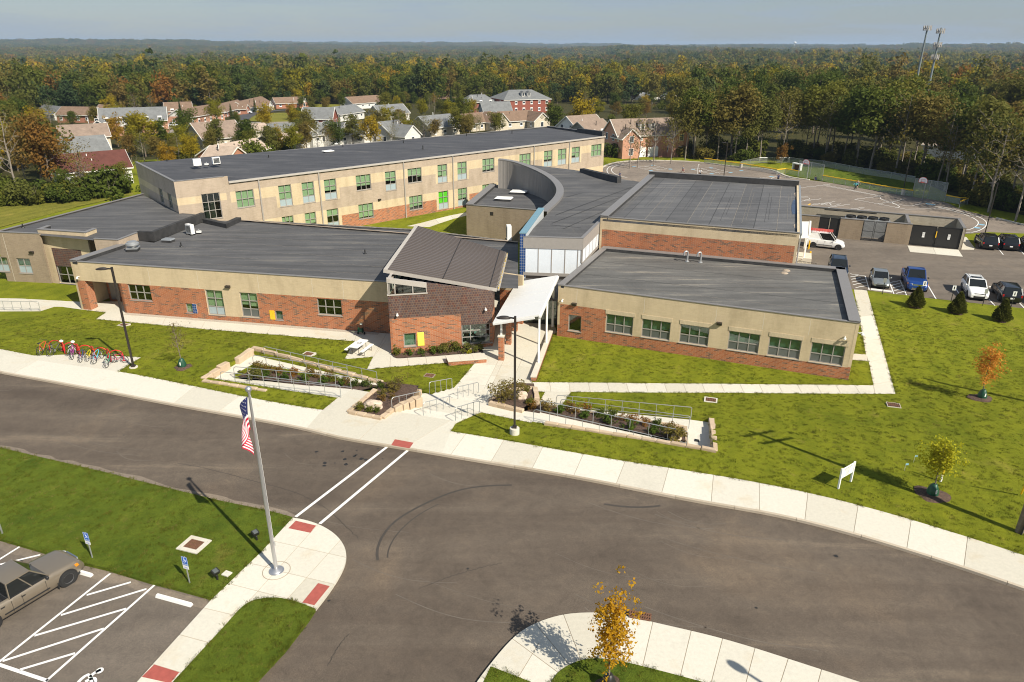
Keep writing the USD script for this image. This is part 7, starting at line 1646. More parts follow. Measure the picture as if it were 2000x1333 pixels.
def bin_(c,lab):
 t = thing('litter_bin',lab,'litter bin',loc=c); part(t,'drum',MB().lathe([(.3,0),(.34,.95),(.28,.95),(.28,.5),(0,.5)],n=16),M['limestone'],smooth=40); part(t,'lid_ring',MB().lathe([(.36,.9),(.36,.98),(.26,1.0)],n=16),M['galvanised'])
bin_(C(SC,(1405,146))[0],'pale round litter bin by the far yellow capped fence'); bin_(C(SD,(1174,374))[0],'pale round litter bin by the nearer yellow capped fence')
t = thing('small_shed','small white frame hutch inside the fenced grass','hutch',loc=C(SD,(84,118))[0],rz=fa + 1.57)
part(t,'frame',MB().box((-.9,0,.6),(.2,.6,1.2)).box((.9,0,.6),(.2,.6,1.2)).box((0,0,1.25),(2.1,.7,.2)),M['white_paint']); part(t,'back',MB().box((0,.28,.6),(1.6,.06,1.15)),M['rust'])
t = thing('net_frame','small white net frame standing on the far court','net frame',loc=C(SC,(960,236))[0]); part(t,'frame',MB().tube([(-.1,0,0),(-.1,0,2.3),(.15,0,2.3)],.04,6),M['white_paint']); part(t,'foot',MB().box((.1,0,.1),(1.0,.6,.18)),M['white_paint'])
skin = plain('skin',(.50,.32,.23),.6); hairm = plain('hair_dark',(.05,.03,.02),.7); hairl = plain('hair_light',(.35,.22,.10),.7)
def kid(c,rz,h,top,legs,label,stride=.18,hair=hairm,bare=True,sit=False,arms=.25):
 """a child: one continuous body with shirt, shorts, shoes and hair over it"""
 t = thing('person',label,'person','children playing on the court',loc=c,rz=rz,scale=h / 1.35); import manifold3d as m3
 J = dict(head=(0,0,1.24),neck=(0,0,1.09),chest=(0,0,.98),hips=(0,0,.66)); hip = .08
 if sit:J = dict(head=(-.05,0,.72),neck=(-.03,0,.58),chest=(-.02,0,.46),hips=(0,0,.13))
 def limb(pts):
  out = []
  for (a,ra),(b,rb) in zip(pts[:-1],pts[1:]):
   A = m3.Manifold.sphere(ra,12).translate(list(a)); B = m3.Manifold.sphere(rb,12).translate(list(b)); out.append(m3.Manifold.batch_hull([A,B]))
  return out
 P_ = {}
 for s,q in ((1,stride),(-1,-stride)):
  hp = (J['hips'][0],s * hip,J['hips'][2])
  P_['leg',s] = [(hp,.085),((q * .6,s * hip,.36),.062),((q * 1.1 - .08 * (q < 0),s * hip,.06),.045),((q * 1.1 + .1,s * hip,.035),.035)] if not sit else [(hp,.085),((.3,s * .12,.28),.062),((.42,s * .1,.05),.045),((.52,s * .1,.04),.035)]
  sh = (J['chest'][0],s * .15,J['chest'][2] + .04); P_['arm',s] = [(sh,.05),((sh[0] - q * .8,s * (.15 + arms * .5),sh[2] - .2),.04),((sh[0] + .1 - q * .5,s * (.15 + arms * .6),sh[2] - .38),.03),((sh[0] + .15 - q * .5,s * (.15 + arms * .6),sh[2] - .44),.034)]
 parts_ = [m3.Manifold.sphere(1.0,16).scale([.095,.082,.115]).translate(list(J['head']))] + limb([(J['head'],.05),(J['neck'],.045),(J['chest'],.11),(J['hips'],.1)]) + [z for v_ in P_.values() for z in limb(v_)] + limb([((J['chest'][0],-.13,J['chest'][2] + .03),.06),((J['chest'][0],.13,J['chest'][2] + .03),.06)]) + limb([((J['hips'][0],-.06,J['hips'][2]),.09),((J['hips'][0],.06,J['hips'][2]),.09)]) + [m3.Manifold.sphere(.016,8).translate([J['head'][0] + .095,0,J['head'][2] - .01])]
 bodym = m3.Manifold.batch_boolean(parts_,m3.OpType.Add).to_mesh(); part(t,'body',(np.array(bodym.vert_properties[:,:3]),np.array(bodym.tri_verts)),skin,smooth=50)
 def cover(pts,grow):
  mm = m3.Manifold.batch_boolean(limb([(p,r + grow) for p,r in pts]),m3.OpType.Add).to_mesh(); return (np.array(mm.vert_properties[:,:3]),np.array(mm.tri_verts))
 tor = MB()
 for v_ in (cover([(J['neck'][:2] + (J['neck'][2] - .06,),.06),(J['chest'],.11),(J['hips'],.11)],.012),cover([((J['chest'][0],-.13,J['chest'][2] + .03),.06),((J['chest'][0],.13,J['chest'][2] + .03),.06)],.012),cover(P_['arm',1][:2],.012),cover(P_['arm',-1][:2],.012)):tor.add(*v_)
 part(t,'shirt',tor,top,smooth=50); lg = MB()
 for s in (1,-1):lg.add(*cover(P_['leg',s][:2 if bare else 3],.012))
 part(t,'trousers',lg,legs,smooth=50); sh = MB()
 for s in (1,-1):sh.add(*cover(P_['leg',s][2:],.012))
 part(t,'shoe',sh,M['trim_black'],smooth=50)
 hm = MB().ball((J['head'][0] - .012,0,J['head'][2] + .025),.105,2,(1.0,.9,1.02)); part(t,'hair',hm,hair,smooth=True)
 for s in (1,-1):part(t,'eye',MB().ball((J['head'][0] + .088,s * .03,J['head'][2] - .0),.012,1),M['trim_black'])
 return t
cl = {k:plain('cloth_' + k,v,.8) for k,v in dict(red=(.25,.06,.05),white=(.7,.7,.7),navy=(.03,.04,.10),teal=(.10,.40,.42),black=(.02,.02,.02),grey=(.2,.2,.22)).items()}
kid(C(SC,(808,198))[0],-.4,1.35,cl['grey'],cl['red'],'child in grey top and red shorts running across the far court',.25,hairl)
kid(C(SC,(984,232))[0],-1.2,1.4,cl['white'],cl['black'],'child in white shirt and black trousers by the net frame',.08,bare=False)
kid(C(SC,(1785,287))[0],-1.8,1.4,cl['navy'],cl['black'],'child in navy clothes near the small painted arc',.1,bare=False)
kid(C(SD,(275,222))[0],-1.5,1.35,cl['navy'],cl['navy'],'child in dark clothes sitting against the farther backstop',.1,sit=True,bare=False)
kid(C(SD,(684,318))[0],.5,1.4,cl['teal'],cl['black'],'child in teal shirt running before the yellow capped fence',.3,bare=False)
kid(C(SD,(706,303))[0],.7,1.4,cl['grey'],cl['black'],'child in grey shirt behind the child in teal',.2,hairl)
kid(C(SC,(158,262))[0],-1.0,1.35,cl['navy'],cl['black'],'child half hidden behind the dark upstand of the hall roof',.1,bare=False)

# ------------------------------------------------------------------ utility poles and guy wire
M['pole_wood'] = plain('pole_wood',(.17,.13,.09),.9,vary=.3,scale=8)
def utility_pole(c,h,arms,rz,label):
 t = thing('utility_pole',label,'utility pole',loc=c,rz=rz); part(t,'shaft',MB().lathe([(.18,-.3),(.16,h * .5),(.12,h),(0,h + .02)],n=14),M['pole_wood'],smooth=40)
 for z,l in arms:
  part(t,'crossarm',MB().box((0,.16,z),(l,.12,.14)),M['pole_wood']);
  for x in (-.48,-.3,.3,.48):part(t,'insulator',MB().lathe([(.03,0),(.06,.03),(.04,.1),(.06,.14),(0,.18)],(x * l,.16,z + .07),10),M['galvanised'])
 part(t,'conduit',MB().tube([(.2,-.12,-.2),(.2,-.12,3.0)],.05,8),M['white_metal']); part(t,'conduit',MB().tube([(-.1,-.2,-.2),(-.1,-.2,4.0)],.035,8),M['rubber']); return t
UP = T(1990,1040); UPp = utility_pole(UP,12.6,((12.0,2.6),(10.9,2.6)),.35,'wooden utility pole at the right edge of the street walk lawn')
UP2 = np.r_[np.array(UP[:2]) + np.array([14.0,12.0]),-.8]; utility_pole(UP2,9.5,(),.35,'second wooden utility pole outside the right edge')
for (x,z) in ((-1.2,12.2),(0,12.2),(1.2,12.2)):
 a = np.array(UP) + [x * math.cos(.35),x * math.sin(.35),z];
gt = thing('guy_wire','steel guy wire with a yellow guard at the right edge','guy wire')
ga,gb = T(1993,968),np.array(UP) + [0,0,8.0]; dg = (gb - ga) / np.linalg.norm(gb - ga)
part(gt,'wire',MB().tube([ga,gb],.012,5),M['galvanised']); part(gt,'guard',MB().tube([ga + dg * .15,ga + dg * 2.4],.045,8),M['yellow'])
mk = thing('marker_post','yellow and white marker post behind the young yellow leaved tree','marker post',loc=T(1837,941)); part(mk,'sleeve',MB().tube([(0,0,0),(0,0,.45)],.06,8),M['white_metal']); part(mk,'post',MB().tube([(0,0,.45),(0,0,1.25)],.055,8),M['yellow'])
for px,lab in (((1784,904),'small pale survey flag in the lawn, farther one'),((1766,920),'small pale survey flag in the lawn, nearer one')):
 t = thing('survey_flag',lab,'survey flag',loc=T(*px)); part(t,'stem',MB().tube([(0,0,0),(0,0,.5)],.01,4),M['white_metal']); part(t,'cloth',MB().box((.08,0,.44),(.16,.01,.12)),M['blue_paint'])

# ------------------------------------------------------------------ houses beyond the school
def hmat(nm,col,**k):return plain('house_' + nm,col,.85,vary=.10,scale=2.0,**k)
HM = dict(white=hmat('white',(.66,.64,.59)),cream=hmat('cream',(.55,.49,.38)),brick=hmat('brick',(.36,.16,.10)),grey=hmat('grey',(.26,.26,.25)),salmon=hmat('salmon',(.50,.26,.17)),red=hmat('red',(.25,.075,.05)))
def shingle(nm,col):
 return material('shingle_' + nm,{'g':('geometry',{}),'n':pos_noise(.8,6.0,.75),'r':('rgb_ramp',{'ramp':[(.25,tuple(np.array(col) * .72)),(.5,col),(.75,tuple(np.array(col) * 1.25))]}),'p':('principled_bsdf',{'roughness':.92,'specular_ior_level':.2})},
     [('g.position','n.vector'),('n.fac','r.fac'),('r.color','p.base_color')],surface='p.BSDF')
RM = dict(grey=shingle('grey',(.145,.150,.155)),brown=shingle('brown',(.20,.135,.095)),tan=shingle('tan',(.245,.185,.145)),maroon=shingle('maroon',(.115,.045,.036)),pale=shingle('pale',(.42,.33,.26)),slate=shingle('slate',(.175,.18,.18)))
M['win_dark'] = plain('house_window',(.05,.06,.07),.1,spec=.7)
HOUSES = []
def house(c,rz,L,W,hw,rise,wall,roof,label,gable_wall=None,wings=(),hip=False,over=.4,chim=True,windows=True,garage=None,storeys=1,name='house',cat='house',dormers=0,stacks=2):
 """ridge along x; c: ground point under the middle"""
 HOUSES.append((float(c[0]),float(c[1]),(L + W) * .33)); t = thing(name,label,cat,loc=c,rz=rz); gw = gable_wall or wall
 def block(x,y,L,W,hw,rise,ang,tag=0):
  k,q = math.cos(ang),math.sin(ang); R = lambda p:np.array([x + k * p[0] - q * p[1],y + q * p[0] + k * p[1],p[2]])
  l,w = L / 2,W / 2
  m = MB().add(np.array([R(p) for p in ((-l,-w,-1.5),(l,-w,-1.5),(l,w,-1.5),(-l,w,-1.5),(-l,-w,hw),(l,-w,hw),(l,w,hw),(-l,w,hw))]),[[0,1,5,4],[2,3,7,6],[1,2,6,5],[3,0,4,7]]); part(t,'wall',m,HM[wall])
  hi = l * .55 if hip else 0
  o,e = over,.18
  if not hip:
   for s in (-1,1):part(t,'gable',MB().add(np.array([R(p) for p in ((s * (l + .01),-w,hw),(s * (l + .01),w,hw),(s * (l + .01),0,hw + rise))]),[[0,1,2]]),HM[gw])
  dz = rise * o / w
  rl = l + (.3 if not hip else o)
  A = [(-rl,-w - o,hw - dz),(rl,-w - o,hw - dz),(rl - hi,0,hw + rise),(-rl + hi,0,hw + rise),(rl,w + o,hw - dz),(-rl,w + o,hw - dz)]
  m = MB()
  v = np.array([R(p) for p in A]); lo = v - [0,0,e]
  m.add(v + [0,0,.02],[[0,1,2,3],[3,2,4,5]]);
  if hip:m.add(v + [0,0,.02],[[1,4,2],[5,0,3]])
  r_ = part(t,'roof',m,RM[roof])
  tr_ = MB()
  for a,b in ((0,1),(4,5)) + (() if hip else ((1,2),(2,4),(0,3),(3,5))):tr_.bar(v[a] - [0,0,.1],v[b] - [0,0,.1],.12,.2)
  part(r_,'roof_edge',tr_,HM['white' if wall != 'grey' else 'grey'])
  rs = np.random.default_rng(int(abs(c[0] * 7 + c[1] * 13 + x)))
  for _ in range(stacks):
   f,g = rs.uniform(-.7,.7),rs.uniform(.15,.7) * rs.choice([-1,1]); pz = hw + rise * (1 - abs(g)); part(r_,'vent_pipe',MB().tube([R((f * l * .8,g * w,pz - .1)),R((f * l * .8,g * w,pz + (1.1 if rs.random() < .4 else .35)))],.09,6),M['white_metal' if rs.random() < .5 else 'black_metal'])
  if windows:
   for st in range(storeys):
    zc = 1.5 + st * 2.7
    for s in (-1,1):
     n = max(1,int(L / 3.2))
     for i in range(n):
      xx = -l + L * (i + .5) / n; fr = part(t,'window',MB().hexa([R(p) for p in ((xx - .55,s * (w + .03) - .03,zc - .75),(xx + .55,s * (w + .03) - .03,zc - .75),(xx + .55,s * (w + .03) + .03,zc - .75),(xx - .55,s * (w + .03) + .03,zc - .75),(xx - .55,s * (w + .03) - .03,zc + .75),(xx + .55,s * (w + .03) - .03,zc + .75),(xx + .55,s * (w + .03) + .03,zc + .75),(xx - .55,s * (w + .03) + .03,zc + .75))]),M['white_paint'])
      part(fr,'pane',MB().hexa([R((xx + a * .45,s * (w + .06) + b * .015,zc + cc * .33 + dd)) for dd in (0,) for cc in (-1,1) for a,b in ((-1,-1),(1,-1),(1,1),(-1,1))]),M['win_dark'])
     xx = s * (l + .03)
     for yy in ((-w * .45,w * .45) if W > 6 else (0,)):
      fr = part(t,'window',MB().box(R((xx,yy,zc)),(.08,1.1,1.5),ang),M['white_paint']); part(fr,'pane',MB().box(R((xx + s * .035,yy,zc)),(.03,.9,1.3),ang),M['win_dark'])
  return R
 block(0,0,L,W,hw,rise,0)
 for (x,y,l,w,h2,r2,a) in wings:block(x,y,l,w,h2,r2,a,1)
 if garage is not None:
  for g in garage:part(t,'garage_door',MB().box((g[0],g[1],1.05),(g[2],.08,2.1) if len(g) < 4 or not g[3] else (.08,g[2],2.1)),M['white_paint'])
 for d_ in range(dormers):
  x = (d_ - (dormers - 1) / 2) * 2.6; y = -W * .36; z0 = hw + rise * .28 * 1.0
  part(t,'dormer',MB().box((x,y + .3,z0 + .7),(1.1,1.4,1.4)),HM['white']); part(t,'dormer_roof',MB().add(np.array([(x - .75,y - .5,z0 + 1.35),(x + .75,y - .5,z0 + 1.35),(x,y - .5,z0 + 2.1),(x - .75,y + 2,z0 + 1.35),(x + .75,y + 2,z0 + 1.35),(x,y + 2,z0 + 2.1)]),[[0,1,2],[0,3,5],[0,5,2],[1,4,5],[1,5,2]]),RM[roof]); part(t,'window',MB().box((x,y - .42,z0 + .75),(.7,.05,1.0)),M['win_dark'])
 return t
def at(px,py,z=None):return T(px,py) if z is None else G(px,py,z)
def span(a,b):d = np.array(b[:2]) - np.array(a[:2]); return (np.array(a) + np.array(b)) / 2,math.atan2(d[1],d[0]),np.linalg.norm(d)
# eaves pixel pairs on the land give place, heading and length
def row(pa,pb,W,hw,rise,wall,roof,label,**k):
 hw,rise,W = hw * .86,rise * .72,W * .85
 if 'wings' in k:k['wings'] = tuple((x,y * .88,l * .9,w * .85,h2 * .86,r2 * .72,a) for x,y,l,w,h2,r2,a in k['wings'])
 a,b = T(*pa),T(*pb); c,ang,L = span(a,b); n = np.array([-math.sin(ang),math.cos(ang)]); c = np.array([c[0] + n[0] * W / 2,c[1] + n[1] * W / 2,0]); c[2] = min(a[2],b[2])
 return house(c,ang,L,W,hw,rise,wall,roof,label,**k)
row((122,372),(262,358),9,3.6,3.4,'white','maroon','house with a long maroon roof nearest behind the left trees',stacks=5)
row((100,337),(222,326),9,4.0,3.6,'white','slate','house with a blue grey roof and white gable behind the maroon roof',stacks=5)
row((126,300),(220,294),9,4.2,3.4,'cream','tan','house with a tan roof behind the blue grey roof',stacks=2)
row((200,265),(330,260),11,4.6,4.4,'salmon','slate','large brick house with steep grey roof and white gable',gable_wall='white',storeys=2,wings=((-9,-5,7,6,3,2.6,1.57),(-2,-6,5,5,3,2.4,1.57)))
row((113,240),(180,240),9,3.4,3.2,'brick','brown','low house with a wide brown roof left of the grey roofed one',gable_wall='white'); row((187,232),(215,232),9,3.2,3,'white','brown','small house with a brown roof behind the grey roof'); row((72,233),(108,236),9,3.2,3.2,'white','grey','white gabled house with grey roof at the far left')
row((328,243),(380,241),10,5.0,3.4,'salmon','brown','two storey brick house with brown roof and white balcony',gable_wall='white',storeys=2); row((372,246),(440,236),9,3.8,3.2,'salmon','brown','long brown roofed house behind the sparse tree',gable_wall='white')
row((430,232),(485,220),9,3.2,3.2,'brick','brown','brown roofed house with open porch',wings=((6,-5,6,6,3,2,1.57),)); row((482,222),(530,212),9,3.2,3.4,'white','brown','brown roofed house with two white garage doors',wings=((-5,-5,6,6,3,2,1.57),(5,-5,6,6,3,2,1.57)),garage=((-5,-8.05,4),(5,-8.05,4)))
row((540,213),(592,211),8,2.9,3.0,'brick','brown','single brown roofed house at the end of the cul de sac',wings=((6,-4,5,5,2.9,2.2,1.57),),gable_wall='white')
row((590,250),(650,250),9,3.4,4.2,'red','slate','red brick house with a plain grey roof',garage=None)
row((400,300),(482,292),11,4.0,4.4,'cream','tan','house with a large speckled tan roof behind the long school roof',stacks=4); row((478,275),(538,272),10,2.8,2.2,'cream','pale','low house with a pale hipped roof',hip=True)
row((442,330),(528,312),8,3.0,2.6,'brick','pale','pale roofed house with an orange brick gable behind the school roof',wings=((-7,-4,7,7,3.0,2.8,1.57),))
row((540,300),(600,290),8,3.0,2.0,'cream','pale','long low pale roof behind the school roof')
for i,(a,b,rf) in enumerate((((538,285),(585,282),'slate'),((612,285),(650,280),'slate'),((665,285),(700,280),'slate'))):
 row(a,b,9,3.2,3.2,'white',rf,('leftmost white gabled house with blue grey roof behind the long school roof','middle white gabled house with blue grey roof behind the long school roof','rightmost white gabled house of three behind the sparse yellow trees')[i],wings=((4,-5,8,7,3.2,3.6,1.57),))
row((690,214),(752,210),10,3.2,3.4,'white','brown','brown roofed house with a white garage before the wood',wings=((7,-4,6,6,3,2.4,1.57),)); row((665,238),(712,232),9,3.2,3,'white','slate','grey roofed house half hidden by trees',wings=()); row((745,240),(800,236),9,3.4,3.6,'white','slate','grey roofed house with a white gable between yellow trees')
row((765,285),(800,280),9,3.6,3.6,'white','slate','white gabled house close behind the bent grey trunk',wings=((0,-5,8,7,3.2,3.2,1.57),)); row((840,270),(898,264),10,3.4,3.8,'cream','slate','cream gabled house with a broad grey roof')
row((920,258),(975,252),9,3.2,3.2,'cream','brown','left brown roofed house with cream gable at the end of the long roof',wings=((3,-5,8,7,3.2,3.4,1.57),)); row((985,254),(1050,250),9,3.2,3.4,'cream','brown','right brown roofed house with cream gable at the end of the long roof',wings=((5,-5,8,7,3.2,3.2,1.57),)); row((945,235),(1000,234),9,3.6,4,'grey','slate','plain grey roof before the large brick block')
BB_ = row((985,222),(1075,220),18,6.4,4.4,'red','slate','large red brick block with hipped grey roof and white dormers',hip=True,storeys=2,dormers=2,name='apartment_block',cat='apartment block',wings=((-17,6,14,10,5,3.5,0),),stacks=4)
row((1125,285),(1180,280),9,5.2,3.6,'white','tan','white gabled two storey house behind the school corner',storeys=2); row((1150,296),(1196,288),8,5.0,3.4,'grey','tan','grey gabled house beside the brick row',storeys=2)
TR_ = row((1204,308),(1322,303),9,5.8,4.2,'salmon','tan','row of salmon brick houses with steep gables and white dormers by the court',storeys=2,wings=((-5.5,-4.2,6,5,5.4,2.6,1.57),(7.0,-4.2,6,4.5,5.4,2.8,1.57)),gable_wall='salmon',dormers=2,garage=((1.0,-4.55,2.6),(-1.9,-4.55,2.2)))
row((1255,196),(1330,192),10,3.2,3,'white','slate','grey roofed white house among the middle trees'); row((1285,180),(1400,182),16,3.6,4.4,'cream','tan','long taupe roofed hall among the trees, left one',stacks=6); row((1405,180),(1480,180),14,3.2,3.6,'cream','tan','long low taupe roof continuing behind the tall trees'); row((1582,183),(1680,183),16,3.4,4.2,'cream','tan','long taupe roofed hall among the trees, right one',stacks=6)
row((1095,180),(1130,178),10,3,2.8,'white','tan','small pale house on the far slope'); row((1150,160),(1180,160),12,3.2,2.6,'white','slate','white house far behind the brick block'); row((1195,178),(1215,177),10,3,2.8,'white','maroon','white gabled house with red roof among trees'); row((1205,155),(1240,155),12,3.2,2.6,'white','slate','white house high on the far slope'); row((1310,160),(1345,160),12,3.2,2.6,'white','slate','far white house behind the taupe roof')
row((1690,262),(1722,258),9,3.2,3.2,'white','tan','white gable seen through the right hand wood'); row((1772,260),(1800,262),9,3.2,3.0,'white','slate','grey roof with white panels seen through the right hand wood'); row((1800,300),(1900,310),8,2.6,2.0,'white','pale','low pale building behind the right hand wood'); row((388,122),(450,123),14,3.5,2.0,'white','slate','long white shed far off in the woods'); row((1655,108),(1672,108),16,3.5,3,'white','slate','white farm building on the far hillside')
# streets and cars among the houses
def street(nm,pts,w,m,off=.12):
 q = spline(np.array([T(*p) for p in pts])[:,:2],40); g = LineString(q).buffer(w / 2,cap_style='flat'); p = part('/World',nm,drape(g,4.0,off,land_z),M[m]); setdata(stage.GetPrimAtPath(p),kind='structure')
street('street',[(300,262),(350,250),(395,240),(470,241),(560,240),(640,236)],7,'grey_road'); street('street',[(355,253),(390,246),(420,236)],5,'black_road',.16); street('street',[(468,236),(490,224),(520,219),(560,216),(590,216)],6,'black_road',.16)
for pts in ([(478,235),(550,238),(545,222),(520,224),(495,228)],[(445,250),(540,252),(530,243),(460,243)],[(340,262),(400,258),(395,250),(350,256)],[(592,212),(660,212),(655,205),(596,205)]):
 g = Polygon([T(*p)[:2] for p in pts]).buffer(3); p = part('/World','lawn',drape(g,5,.08,land_z),M['field']); setdata(stage.GetPrimAtPath(p),kind='structure')
for pts in ([(0,131),(60,136),(235,131),(225,123),(0,120)],[(860,196),(905,196),(900,178),(870,178)]):
 g = Polygon([T(*p)[:2] for p in pts]).buffer(3); p = part('/World','ploughed_field',drape(g,15,.5,land_z),M['ploughed']); setdata(stage.GetPrimAtPath(p),kind='structure')
for px,col,lab in (((342,249),(.75,.75,.75),'white car on the dark side street behind the tall dark tree'),((361,305),(.72,.72,.72),'white car half hidden by bushes behind the school'),((482,223),(.7,.72,.75),'pale car in front of the cul de sac garages'),((488,220),(.02,.05,.05),'dark green car in front of the cul de sac garages'),((499,217),(.5,.02,.02),'red car in front of the white garage doors'),((1292,302),(.6,.62,.65),'silver car beside the salmon brick row'),((881,200),(.6,.62,.65),'silver car by the brown field')):
 q = T(*px); vehicle('car',lab,'sedan',q + [0,0,.15],rng.uniform(-.4,.4),paint('far_' + str(px[0]),col),4.5,1.8,1.45)
M['mast_grey'] = plain('mast_grey',(.17,.20,.20),.6)
# mobile phone masts
def mast(px,top,label,tiers,h=None):
 d = ray(*px); c = EYE + d * (330 / np.hypot(d[0],d[1])); c[2] = float(land_z(c[0],c[1])); dt = ray(*top); h = EYE[2] + dt[2] / np.hypot(dt[0],dt[1]) * np.hypot(c[0],c[1]) - c[2]
 t = thing('phone_mast',label,'phone mast',loc=c); part(t,'pole',MB().lathe([(.5,0),(.28,h - .5),(0,h)],n=12),M['mast_grey'],smooth=40)
 for z in tiers:
  r = 1.25; a = np.linspace(0,2 * np.pi,13); part(t,'platform',MB().tube([(r * math.cos(q),r * math.sin(q),h - z) for q in a],.12,5),M['galvanised']);
  for q in range(12):
   b = q * np.pi / 6; part(t,'antenna',MB().box((1.05 * r * math.cos(b),1.05 * r * math.sin(b),h - z + .1),(.25,.3,1.7),b),M['fascia'])
   if q % 3 == 0:part(t,'strut',MB().tube([(0,0,h - z),(r * math.cos(b),r * math.sin(b),h - z)],.07,5),M['galvanised'])
 return t
mast((1789,163),(1810.5,49),'slim phone mast with one ring of antennas, left of the two',(1.2,)); mast((1818,150),(1837,53),'phone mast with three rings of antennas, right of the two',(1.5,6.2,10.5))
t = thing('water_tower','white water tower far away on the horizon','water tower',loc=G(1552,87.0,0) if False else (EYE + ray(1552,88) / np.hypot(*ray(1552,88)[:2]) * 5200) * [1,1,0]); part(t,'tank',MB().ball((0,0,40),9,2,(1,1,.7)),M['white_paint'],smooth=True); part(t,'shaft',MB().tube([(0,0,-20),(0,0,36)],2.2,10),M['white_paint'])

# ------------------------------------------------------------------ vegetation
def leaf_material(name,ramp,trans=.38,low=.62,high=1.35,second=None):
 if len(ramp) == 1:ramp = [ramp[0],(1,second or ramp[0][1])]
 nodes = {'oi':('object_info',{}),'g':('geometry',{}),'ro':('rgb_ramp',{'ramp':ramp}),
  'ri':('rgb_ramp',{'ramp':[(0,(low,low,low * .95)),(1,(high,high * .98,high * .9))]}),'m':('mix',{'mix_type':'multiply','fac':1.0}),
  'd':('principled_bsdf',{'roughness':.75,'specular_ior_level':.25}),'t':('translucent_bsdf',{}),'x':('mix_closure',{'fac':trans})}
 links = [('g.random_per_island','ri.fac'),('ro.color','m.color1'),('ri.color','m.color2'),('m.color','d.base_color'),('m.color','t.color'),('d.BSDF','x.closure1'),('t.BSDF','x.closure2')]
 if second:nodes['pn'] = pos_noise(1.6,3.0); links += [('g.position','pn.vector'),('pn.fac','ro.fac')]
 else:links += [('oi.random','ro.fac')]
 return material(name,nodes,links,surface='x.closure')
LEAF = dict(green=leaf_material('leaf_green',[(0,(0.091,0.134,0.017)),(.35,(0.134,0.177,0.020)),(.7,(0.189,0.213,0.024)),(1,(0.250,0.238,0.027))]),
   olive=leaf_material('leaf_olive',[(0,(0.159,0.177,0.032)),(.4,(0.220,0.213,0.037)),(.75,(0.275,0.226,0.044)),(1,(0.305,0.213,0.049))]),
   gold=leaf_material('leaf_gold',[(0,(0.317,0.305,0.017)),(.4,(0.451,0.366,0.017)),(.8,(0.549,0.390,0.017)),(1,(0.488,0.268,0.022))]),
   rust=leaf_material('leaf_rust',[(0,(0.244,0.177,0.041)),(.5,(0.317,0.189,0.041)),(1,(0.403,0.183,0.032))]),
   dark=leaf_material('leaf_dark',[(0,(0.046,0.081,0.022)),(.5,(0.068,0.105,0.024)),(1,(0.098,0.128,0.029))],.15),
   shrub=leaf_material('leaf_shrub',[(0,(.09,.16,.014)),(1,(.15,.22,.02))]),
   maple=leaf_material('leaf_maple',[(0,(.85,.36,.012))],.45,.6,1.3,(.80,.55,.02)),orange=leaf_material('leaf_orange',[(0,(.85,.38,.06))],.4,.7,1.3),yellow=leaf_material('leaf_yellow',[(0,(.80,.70,.03))],.45,.7,1.3,(.55,.55,.03)),
   brown=leaf_material('leaf_dry',[(0,(.18,.13,.045)),(1,(.25,.18,.05))]))
M['bark'] = plain('bark',(.17,.135,.105),.95,vary=.3,scale=4); M['pale_bark'] = plain('pale_bark',(.23,.195,.16),.9,vary=.25,scale=3); M['dark_bark'] = plain('dark_bark',(.055,.042,.033),.95,vary=.3,scale=4)
def leaves(rs,centres,radii,n,size,flat=.55,aspect=.62):
 """n small diamond leaves spread through clumps"""
 c = np.asarray(centres,float); w = np.asarray(radii,float) ** 2; i = rs.choice(len(c),n,p=w / w.sum())
 d = rs.normal(size=(n,3)); d /= np.linalg.norm(d,axis=1,keepdims=True); r = np.asarray(radii)[i] * rs.uniform(.35,1.0,n) ** .6
 p = c[i] + d * r[:,None] * [1,1,flat + .25]
 nrm = d * .8 + rs.normal(size=(n,3)) * .55 + [0,0,.45]; nrm /= np.linalg.norm(nrm,axis=1,keepdims=True)
 a = np.cross(nrm,rs.normal(size=(n,3))); a /= np.linalg.norm(a,axis=1,keepdims=True); b = np.cross(nrm,a); s = size * rs.uniform(.6,1.4,n)[:,None]
 v = np.stack([p - a * s,p - b * s * aspect,p + a * s,p + b * s * aspect],1).reshape(-1,3); k = np.arange(n) * 4
 return v,np.vstack([np.c_[k,k + 1,k + 2],np.c_[k,k + 2,k + 3]])
